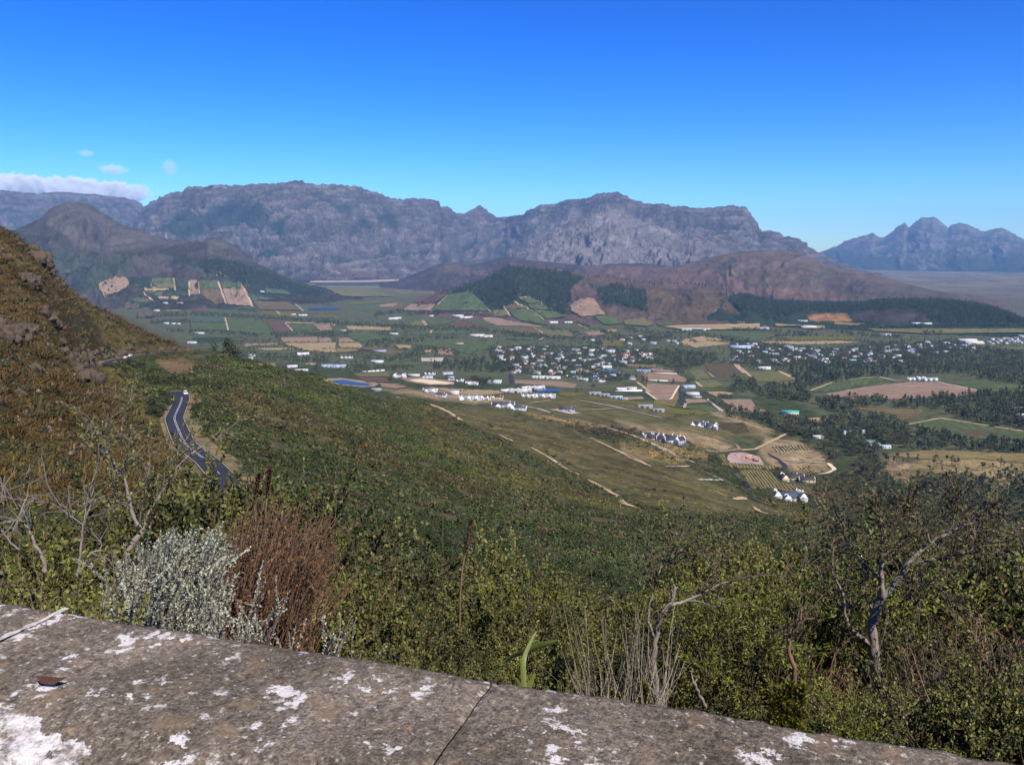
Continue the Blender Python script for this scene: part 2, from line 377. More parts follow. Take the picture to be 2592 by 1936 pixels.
# ------------------------------------------------------------------ land cover (what grows or lies where)
def poly_mask(u, v, poly, feather):
    p = np.array(poly, float); out = np.zeros(u.shape)
    x0, y0 = p.min(0) - feather; x1, y1 = p.max(0) + feather
    sel = (u >= x0) & (u <= x1) & (v >= y0) & (v <= y1)
    if not sel.any(): return out
    a, b = u[sel], v[sel]
    ins = np.zeros(a.shape, bool); dist = np.full(a.shape, 1e9)
    for i in range(len(p)):
        (xa, ya), (xb, yb) = p[i], p[(i + 1) % len(p)]
        if ya != yb:
            c = ((ya > b) != (yb > b)) & (a < (xb - xa) * (b - ya) / (yb - ya) + xa); ins ^= c
        L2 = (xb - xa) ** 2 + (yb - ya) ** 2 + 1e-9
        t = np.clip(((a - xa) * (xb - xa) + (b - ya) * (yb - ya)) / L2, 0, 1)
        dist = np.minimum(dist, np.hypot(a - xa - t * (xb - xa), b - ya - t * (yb - ya)))
    sd = np.where(ins, dist, -dist)
    out[sel] = sstep(-feather, feather, sd) if feather > 0 else ins
    return out
C = dict(scrub=(.046, .058, .020), green=(.058, .078, .018), olive=(.105, .094, .032), brown=(.073, .050, .015), dkbrown=(.046, .034, .017),
         tan=(.34, .245, .13), straw=(.27, .20, .085), red=(.122, .072, .056), valley=(.082, .088, .040), forest=(.026, .040, .020),
         rock=(.118, .102, .094), paler=(.195, .168, .150), purple=(.060, .046, .041), grey=(.076, .066, .057), orange=(.30, .15, .06),
         bush=(.030, .040, .016), plain=(.090, .084, .058), hillbr=(.102, .072, .052), mtgreen=(.024, .036, .024))
def paint(X, Y, Z, base, zones, warp=6.0):
    u, v = proj(X, Y, Z)
    u = u + warp * fbm(u / 40, v / 25, 3) * 2; v = v + warp * .6 * fbm(u / 40 + 9, v / 25 + 4, 3) * 2
    col = np.array(base, float)
    if col.ndim == 1: col = np.broadcast_to(col, X.shape + (3,)).copy()
    for poly, c, fe, al in zones:
        m = poly_mask(u, v, poly, fe)[..., None] * al
        col = col * (1 - m) + np.array(C[c] if isinstance(c, str) else c) * m
    return col
GROUND_ZONES = [
 # valley floor and far plain
 ([(-300,690),(2900,690),(2900,960),(1500,990),(500,900),(-300,900)], 'valley', 10, 1),
 ([(2000,640),(2900,640),(2900,830),(2560,800),(2300,730),(2100,690)], 'plain', 6, .9),
 # left brown hillside
 ([(-500,500),(0,560),(140,680),(300,795),(480,880),(490,900),(300,905),(240,915),(330,970),(440,1050),(470,1240),(300,1300),(-500,1300)], 'brown', 14, 1),
 ([(160,930),(270,930),(360,990),(430,1040),(400,1070),(280,1010)], 'olive', 18, .8),
 ([(0,1120),(150,1110),(180,1180),(20,1190)], 'olive', 25, .6),
 ([(150,720),(330,830),(380,870),(200,840)], 'olive', 25, .5),
 # slope right of the road
 ([(430,890),(520,880),(800,950),(1000,1010),(1120,1110),(1600,1300),(2100,1330),(2592,1420),(2592,1800),(0,1800),(300,1300),(520,1200),(440,1000)], 'scrub', 25, 1),
 ([(560,900),(800,985),(1000,1070),(1200,1150),(1350,1230),(1300,1260),(1000,1140),(800,1040),(620,950)], 'green', 18, .9),
 ([(480,1000),(640,1000),(760,1030),(900,1110),(1060,1180),(1300,1250),(1450,1290),(1200,1250),(1000,1200),(820,1120),(640,1060)], (.072, .056, .022), 26, .7),
 ([(1000,1010),(1090,1030),(1200,1110),(1400,1220),(1620,1290),(1500,1290),(1300,1240),(1120,1160)], 'olive', 20, .6),
 ([(1090,1030),(1250,1040),(1400,1080),(1620,1150),(1800,1220),(1980,1300),(1800,1310),(1640,1280),(1400,1180),(1250,1100)], 'olive', 20, 1),
 ([(1100,1040),(1250,1070),(1420,1100),(1700,1200),(1800,1260),(1700,1270),(1500,1180),(1300,1100)], 'brown', 30, .55),
 ([(1250,990),(1500,990),(1700,1040),(1880,1090),(1800,1150),(1600,1120),(1400,1070),(1260,1030)], 'olive', 14, .9),
 ([(1370,1055),(1500,1060),(1640,1095),(1560,1110),(1420,1085)], 'dkbrown', 10, .8),
 ([(1320,1048),(1440,1058),(1540,1078),(1520,1085),(1400,1070)], 'straw', 6, .9),
 ([(1570,1120),(1680,1140),(1740,1165),(1720,1175),(1620,1160),(1580,1140)], 'straw', 8, .9),
 ([(1560,1065),(1800,1100),(1860,1130),(1830,1145),(1650,1110)], 'tan', 8, .6),
 ([(1620,1110),(1750,1140),(1790,1150),(1780,1165),(1700,1148),(1630,1125)], 'straw', 5, .9),
 ([(1940,1110),(2010,1110),(2100,1160),(2110,1190),(2040,1200),(1960,1180),(1920,1150)], 'tan', 6, .8),
 ([(1780,1030),(1850,1045),(1960,1090),(1930,1110),(1850,1080)], 'tan', 8, .7),
 ([(1720,1040),(1850,1060),(1950,1100),(1900,1120),(1760,1080)], 'olive', 6, .7),
 ([(1920,1270),(2050,1280),(2120,1330),(2080,1340),(1950,1300)], 'olive', 8, 1),
 ([(960,985),(1100,990),(1230,1000),(1300,1020),(1200,1020),(1060,1005)], 'tan', 8, .8),
 ([(400,915),(470,905),(500,925),(470,950),(420,945)], (.20, .125, .065), 8, .8),
 ([(600,985),(680,1000),(660,1030),(600,1010)], (.15, .10, .05), 14, .3),
 # right valley
 ([(1850,1000),(2010,1010),(2150,1100),(2300,1240),(2592,1330),(2592,820),(1900,820)], 'valley', 10, 1),
 ([(2250,1180),(2350,1160),(2592,1140),(2592,1240),(2400,1200)], 'straw', 8, .9),
 ([(2150,1190),(2260,1160),(2340,1200),(2300,1230)], 'tan', 10, .7),
 ([(2060,1250),(2160,1220),(2250,1290),(2180,1300)], 'brown', 15, .6),
]
gcol = paint(GX, GY, GZ, C['scrub'], GROUND_ZONES)
# patchy growth on the near slopes
_pn = fbm(GX / 45, GY / 45, 4); _pm = fbm(GX / 14 + 5, GY / 14, 3)
nearw = (1 - sstep(900, 1700, DD))[..., None]
gcol *= 1 + nearw * (_pn * .55 + _pm * .35)[..., None]
mottle = sstep(.12, .3, fbm(GX / 30 + 40, GY / 30, 4))[..., None] * nearw * .5
gcol = gcol * (1 - mottle) + np.array(C['dkbrown']) * mottle
bare = (sstep(-.06, -.22, fbm(GX / 17 + 3, GY / 17, 3)))[..., None] * nearw * .55
gcol = gcol * (1 - bare) + np.array((.105, .080, .044)) * bare
plainm = (sstep(5500, 8000, DD) * sstep(.45, .55, fbm(GX / 900, GY / 260, 3) + .5))[..., None]
gcol = gcol * (1 - plainm * .7) + np.array((.19, .145, .09)) * plainm * .7
# ------------------------------------------------------------------ the pass road: lay out its line and level the ground under it
def chaikin(c, n):
    c = np.array(c, float)
    for _ in range(n):
        q = np.empty((len(c) * 2, c.shape[1])); q[0] = c[0]; q[-1] = c[-1]
        q[1:-1:2] = c[:-1] * .75 + c[1:] * .25; q[2:-1:2] = c[:-1] * .25 + c[1:] * .75; c = q
    return c
ROAD_PX = [[(350 + x * .1816, 950 + y * .1816) for x, y in [(400,245),(470,252),(560,275),(612,325),(605,380),(560,460),(515,540),(500,620),(545,730),(640,860),(740,980),(830,1090),(960,1260),(1060,1400),(1200,1560),(1420,1800),(1700,2050),(2000,2300)]],
           [(x * .38732, 560 + y * .38732) for x, y in [(560,932),(620,926),(690,917),(760,900),(830,882),(900,870),(1000,862),(1100,856),(1200,848),(1262,832)]]]
ROADS = []
def resample(c, ds):
    s = np.concatenate([[0], np.cumsum(np.hypot(*np.diff(c[:, :2], axis=0).T))]); t = np.arange(0, s[-1], ds)
    return np.column_stack([np.interp(t, s, c[:, k]) for k in range(c.shape[1])])
for p in ROAD_PX:
    w = np.array([G(a, b) for a, b in p])
    if p is ROAD_PX[1]:   # it swings round the end of the spur, out of sight
        e = w[-1]; w = np.concatenate([w, [e + (14, 12), e + (12, 34), e + (-14, 48), e + (-45, 52)]])
    c = resample(chaikin(w, 4), 2.0)
    z, _ = ground_z(c[:, 0], c[:, 1])
    z = np.convolve(np.pad(z, 30, 'edge'), np.ones(61) / 61, 'valid')
    ROADS.append(np.column_stack([c, z]))
for R in ROADS:
    x0, y0 = R[:, :2].min(0) - 30; x1, y1 = R[:, :2].max(0) + 30
    sel = np.where((GX > x0) & (GX < x1) & (GY > y0) & (GY < y1))
    ax, ay = GX[sel], GY[sel]; best = np.full(len(ax), 1e9); bz = np.zeros(len(ax)); side = np.zeros(len(ax))
    tn = np.gradient(R[:, :2], axis=0)
    for k in range(0, len(R)):
        d = np.hypot(ax - R[k, 0], ay - R[k, 1]); m = d < best
        best[m] = d[m]; bz[m] = R[k, 2]
    w = 1 - sstep(6.5, 19, best)
    GZ[sel] = GZ[sel] * (1 - w) + (bz - .35) * w
def near_road(x, y):
    b = np.full(np.shape(x), 1e9)
    for R in ROADS:
        for k in range(0, len(R), 2): b = np.minimum(b, np.hypot(x - R[k, 0], y - R[k, 1]))
    return b
def lerp(a, b, m):
    return a * (1 - m[..., None]) + np.asarray(b) * m[..., None]
def slope_of(h):
    dzr = np.gradient(h.Z, axis=0) / np.maximum(np.hypot(np.gradient(h.X, axis=0), np.gradient(h.Y, axis=0)), 1)
    dzc = np.gradient(h.Z, axis=1) / np.maximum(np.hypot(np.gradient(h.X, axis=1), np.gradient(h.Y, axis=1)), 1)
    return np.hypot(dzr, dzc)
HZ = {
 'rocky_hill': ((.040, .034, .024), [
   ([(30,600),(200,640),(330,690),(240,740),(60,700)], 'mtgreen', 10, .8),
   ([(250,660),(330,640),(330,690),(260,740),(200,730)], 'forest', 10, .8),
   ([(100,560),(150,515),(225,512),(300,566),(420,605),(520,608),(440,620),(380,630),(260,640),(200,620)], 'grey', 8, .85),
   ([(520,605),(560,603),(620,640),(640,665),(580,655),(510,645)], 'grey', 8, .9),
   ([(480,660),(600,655),(700,695),(850,745),(700,745),(600,720),(500,690)], 'forest', 8, .95),
   ([(320,650),(430,640),(420,690),(330,700)], 'purple', 15, .6)]),
 'low_hill': ('purple', [
   ([(1090,680),(1140,668),(1250,690),(1240,700),(1120,690)], 'hillbr', 8, .7),
   ([(1480,675),(1700,672),(1740,700),(1640,712),(1490,700)], 'red', 6, .8)]),
 'red_hill': ('hillbr', [
   ([(1640,690),(1800,680),(1900,720),(2150,750),(2100,770),(1800,745),(1640,712)], 'red', 12, .75),
   ([(1780,665),(1900,640),(2040,650),(2080,690),(1950,690),(1830,690)], 'hillbr', 10, .8),
   ([(2050,690),(2300,730),(2560,790),(2300,770),(2100,740)], 'purple', 14, .8),
   ([(1830,665),(1870,650),(1850,680),(1790,700)], 'mtgreen', 5, .6)]),
 'wooded_hill': ('hillbr', [
   ([(1060,770),(1150,735),(1260,690),(1290,672),(1340,676),(1440,690),(1480,700),(1440,730),(1440,790),(1300,790),(1150,780)], 'forest', 6, .95),
   ([(1480,700),(1560,700),(1640,730),(1635,790),(1530,770),(1500,735)], 'forest', 7, .8),
   ([(1480,695),(1560,700),(1700,720),(1650,735),(1560,725),(1500,715)], 'red', 8, .7),
   ([(1440,730),(1520,735),(1530,745),(1440,748)], 'red', 4, .7),
   ([(1650,740),(1800,740),(1900,780),(1940,815),(1700,820),(1640,790)], 'brown', 14, .5)]),
 'wooded_ridge': ('forest', [
   ([(2150,800),(2200,785),(2330,785),(2360,812),(2200,815)], 'purple', 5, .9),
   ([(2045,800),(2060,795),(2140,795),(2160,812),(2050,812)], 'orange', 3, .9)]),
 'mountain_range': (None, [
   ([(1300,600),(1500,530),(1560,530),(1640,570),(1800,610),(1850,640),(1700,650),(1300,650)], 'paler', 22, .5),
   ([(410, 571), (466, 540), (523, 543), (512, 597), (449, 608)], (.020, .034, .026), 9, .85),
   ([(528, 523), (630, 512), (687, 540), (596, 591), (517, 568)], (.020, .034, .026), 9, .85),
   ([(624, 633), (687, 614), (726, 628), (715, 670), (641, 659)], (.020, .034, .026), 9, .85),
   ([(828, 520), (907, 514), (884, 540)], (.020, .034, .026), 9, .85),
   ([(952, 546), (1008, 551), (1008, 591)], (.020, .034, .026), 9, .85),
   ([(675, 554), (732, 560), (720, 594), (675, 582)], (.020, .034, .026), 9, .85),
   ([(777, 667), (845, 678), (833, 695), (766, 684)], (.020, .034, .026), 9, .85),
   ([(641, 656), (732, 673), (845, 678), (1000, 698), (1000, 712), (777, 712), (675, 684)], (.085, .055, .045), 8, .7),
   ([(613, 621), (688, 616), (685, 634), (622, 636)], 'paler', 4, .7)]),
 'far_mountain': (None, []), 'mountain_spur': (None, [([(1270,700),(1340,606),(1540,529),(1620,556),(1840,627),(1890,660)], 'paler', 14, .8)]),  # spur's sunlit look is put into its colour by the paler zone
 'far_peak': (None, [([(1990,660),(2120,630),(2250,650),(2330,680),(2200,690),(2000,690)], 'forest', 6, .9), ([(2400,650),(2600,640),(2700,690),(2380,690)], 'mtgreen', 10, .9)]),
}
def hill_cover(h):
    base, zones = HZ[h.name]
    s = slope_of(h); arc = np.arctan2(h.X, h.Y) * h.dr.mean(); k_ = 1.0 if h.dr.mean() > 9000 else .55
    n = fbm(arc / (420 * k_) + 3, h.Z / (170 * k_), 4); n2 = fbm(arc / (120 * k_), h.Z / (42 * k_) + 8, 4)
    if base is None:
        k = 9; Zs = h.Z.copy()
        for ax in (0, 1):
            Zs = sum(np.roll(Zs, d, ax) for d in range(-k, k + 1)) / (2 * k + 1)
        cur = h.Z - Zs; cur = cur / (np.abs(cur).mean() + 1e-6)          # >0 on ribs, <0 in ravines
        big = fbm(arc / 1300 + 8, h.Z / 420, 4)
        col = np.broadcast_to(np.array(C['purple']), h.X.shape + (3,)).copy()
        col = lerp(col, C['mtgreen'], sstep(-.02, .22, big + n * .5) * .9)
        rockm = np.clip(sstep(.40, .9, s + n2 * .6) * .6 + sstep(.1, 1.2, cur + n2 * 1.2) * .6, 0, 1)
        col = lerp(col, C['rock'], rockm * .85)
        strata = sstep(.45, .8, .5 + .5 * np.sin(h.Z / 12.5 + 5 * n + 3 * big)) * sstep(-.25, .25, n2 + .3 * n)
        col = lerp(col, C['paler'], strata * .55 * (.35 + .65 * rockm))
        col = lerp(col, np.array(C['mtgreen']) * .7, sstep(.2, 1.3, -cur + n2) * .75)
    else:
        col = np.broadcast_to(np.array(C[base] if isinstance(base, str) else base), h.X.shape + (3,)).copy()
        col = lerp(col, np.array(C[base] if isinstance(base, str) else base) * np.array((.6, .75, .6)), sstep(0, .3, n) * .7)
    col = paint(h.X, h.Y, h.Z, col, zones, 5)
    if base is not None:
        rockm = sstep(.62, 1.0, s + n2 * .35) * (0 if h.name == 'wooded_ridge' else .25 if h.name == 'rocky_hill' else .5)
        col = lerp(col, C['rock'], rockm)
    return col * (1 + .35 * n2 + .25 * n)[..., None]
# ------------------------------------------------------------------ build the land meshes
M_ground = terrain_mat('ground_cover', 0.035, 0.45, .5, .9, 1.6, specks=(.13, .60, (.040, .046, .020)))
M_hill = terrain_mat('hill_cover', 0.006, 0.05, .35, .8, 14)
M_mount = terrain_mat('mountain_cover', 0.0035, 0.026, .45, 1.0, 45)
g = mesh_obj('ground', np.stack([GX, GY, GZ], -1).reshape(-1, 3), grid_faces(*GX.shape)[:, ::-1], M_ground, smooth=True)
tag(g, kind='structure'); vcol(g.data, 'cover', gcol.reshape(-1, 3))
for h in HILLS:
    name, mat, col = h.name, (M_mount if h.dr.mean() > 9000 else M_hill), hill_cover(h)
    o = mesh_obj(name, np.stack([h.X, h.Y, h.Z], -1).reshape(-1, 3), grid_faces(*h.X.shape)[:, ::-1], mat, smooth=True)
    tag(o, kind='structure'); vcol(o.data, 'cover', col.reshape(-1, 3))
# ------------------------------------------------------------------ valley: fields, tracks, water
VIEW = {'Z2': (650,420,.31646), 'Z3': (1250,440,.31646), 'Z5': (250,680,.27125), 'Z6': (800,780,.27125), 'Z7': (1300,780,.27125), 'Z8': (1850,780,.33544),
        'Y1': (1000,900,.31646), 'Y2': (1500,980,.31646), 'Y3': (0,560,.38732), 'Y4': (350,950,.1816), 'A1': (1800,1120,.13562), 'A2': (1600,1060,.13562), 'A7': (950,900,.13562), 'S': (0,0,1)}
def px(view, pts):
    a, b, s = VIEW[view]; return [(a + x * s, b + y * s) for x, y in pts]
def densify(p, step, closed=True):
    out = []
    n = len(p)
    for i in range(n if closed else n - 1):
        (xa, ya), (xb, yb) = p[i], p[(i + 1) % n]
        k = max(1, int(math.hypot(xb - xa, yb - ya) / step))
        for j in range(k): out.append((xa + (xb - xa) * j / k, ya + (yb - ya) * j / k))
    if not closed: out.append(p[-1])
    return out
import bmesh
def drape(name, world_pts, mat, off, rowdir=0.0, rounds=2, kind='structure'):
    w = np.array(world_pts); c = w.mean(0)
    ca_, sa_ = math.cos(-rowdir), math.sin(-rowdir)
    loc = (w - c) @ np.array([[ca_, sa_], [-sa_, ca_]])
    bm = bmesh.new()
    vs = [bm.verts.new((x, y, 0)) for x, y in loc]
    es = [bm.edges.new((vs[i], vs[(i + 1) % len(vs)])) for i in range(len(vs))]
    bmesh.ops.triangle_fill(bm, use_beauty=True, use_dissolve=False, edges=es)
    for _ in range(rounds):
        bmesh.ops.subdivide_edges(bm, edges=bm.edges[:], cuts=1, use_grid_fill=True)
    bmesh.ops.triangulate(bm, faces=bm.faces[:])
    co = np.array([v.co for v in bm.verts])
    cb, sb = math.cos(rowdir), math.sin(rowdir)
    xw = co[:, 0] * cb - co[:, 1] * sb + c[0]; yw = co[:, 0] * sb + co[:, 1] * cb + c[1]
    z, who_ = ground_z(xw, yw); z0 = float(z.mean()); off = off + (3.0 if (who_ >= 0).mean() > .3 else 0)
    for v, zz in zip(bm.verts, z): v.co.z = zz + off - z0
    for f in bm.faces:
        f.normal_update()
        if f.normal.z < 0: f.normal_flip()
    me = bpy.data.meshes.new(name); bm.to_mesh(me); bm.free(); me.materials.append(mat)
    o = bpy.data.objects.new(name, me); COL.objects.link(o)
    o.location = (c[0], c[1], z0); o.rotation_euler = (0, 0, rowdir)
    tag(o, kind=kind); return o
def field_mat(name, col, col2, row=0.25, amp=.3):
    m, nt, b = new_mat(name)
    tc = N(nt, 'ShaderNodeTexCoord'); mp = N(nt, 'ShaderNodeMapping'); mp.inputs['Scale'].default_value = (.012, row, .05)
    nt.links.new(tc.outputs['Object'], mp.inputs[0])
    n1 = noise_node(nt, mp.outputs[0], 1.0, 3, .6)
    n2 = noise_node(nt, tc.outputs['Object'], 0.022, 5, .6)
    n3 = noise_node(nt, tc.outputs['Object'], 0.18, 3, .6)
    c = ramp(nt, n2.outputs[0], [(.35, col), (.68, col2)]).outputs[0]
    c = mix(nt, 1.0, c, ramp(nt, n1.outputs[0], [(.3, (1 - amp,) * 3), (.7, (1 + amp,) * 3)]).outputs[0], 'MULTIPLY')
    c = mix(nt, 1.0, c, ramp(nt, n3.outputs[0], [(.3, (1 - amp * .8,) * 3), (.7, (1 + amp * .8,) * 3)]).outputs[0], 'MULTIPLY')
    nt.links.new(c, b.inputs['Base Color']); b.inputs['Roughness'].default_value = .95; b.inputs['Specular IOR Level'].default_value = .05
    return m
FM = {
 'vg': field_mat('green_vines', (.058, .080, .028), (.082, .098, .038), .12, .35),
 'dk': field_mat('dark_orchard', (.030, .044, .020), (.042, .056, .025), .12, .4),
 'vy': field_mat('yellow_vines', (.120, .105, .022), (.085, .090, .022), .12, .25),
 'vb': field_mat('brown_vines', (.125, .085, .042), (.095, .080, .036), .12, .25),
 'bl': field_mat('pale_crop', (.070, .092, .055), (.055, .080, .045), .12, .25),
 'soil': field_mat('pink_soil', (.255, .172, .112), (.20, .135, .088), .2, .25),
 'tan': field_mat('dry_grass', (.31, .22, .115), (.24, .175, .085), .1, .22),
 'straw': field_mat('straw_grass', (.20, .15, .06), (.15, .12, .045), .1, .25),
 'redbr': field_mat('red_brown_vines', (.115, .065, .042), (.085, .055, .036), .12, .25),
 'ol': field_mat('olive_pasture', (.135, .118, .046), (.10, .10, .036), .08, .25),
 'sand': field_mat('pale_sand', (.66, .54, .36), (.55, .44, .28), .1, .12),
 'path': field_mat('track_dust', (.40, .29, .17), (.32, .23, .135), .2, .2),
 'verge': field_mat('verge_dust', (.20, .145, .080), (.11, .095, .042), .2, .35),
 'grav': field_mat('pale_gravel', (.42, .36, .29), (.34, .29, .23), .2, .2),
 'rub': field_mat('pink_rubble', (.33, .25, .22), (.24, .175, .15), .5, .45),
}
FIELD_NAME = {'vg': 'vineyard_field', 'dk': 'orchard_field', 'vy': 'vineyard_field', 'vb': 'vineyard_field', 'bl': 'crop_field', 'soil': 'ploughed_field', 'tan': 'dry_field',
              'straw': 'dry_field', 'redbr': 'vineyard_field', 'ol': 'pasture', 'sand': 'sand_clearing', 'grav': 'gravel_yard', 'rub': 'rubble_yard'}
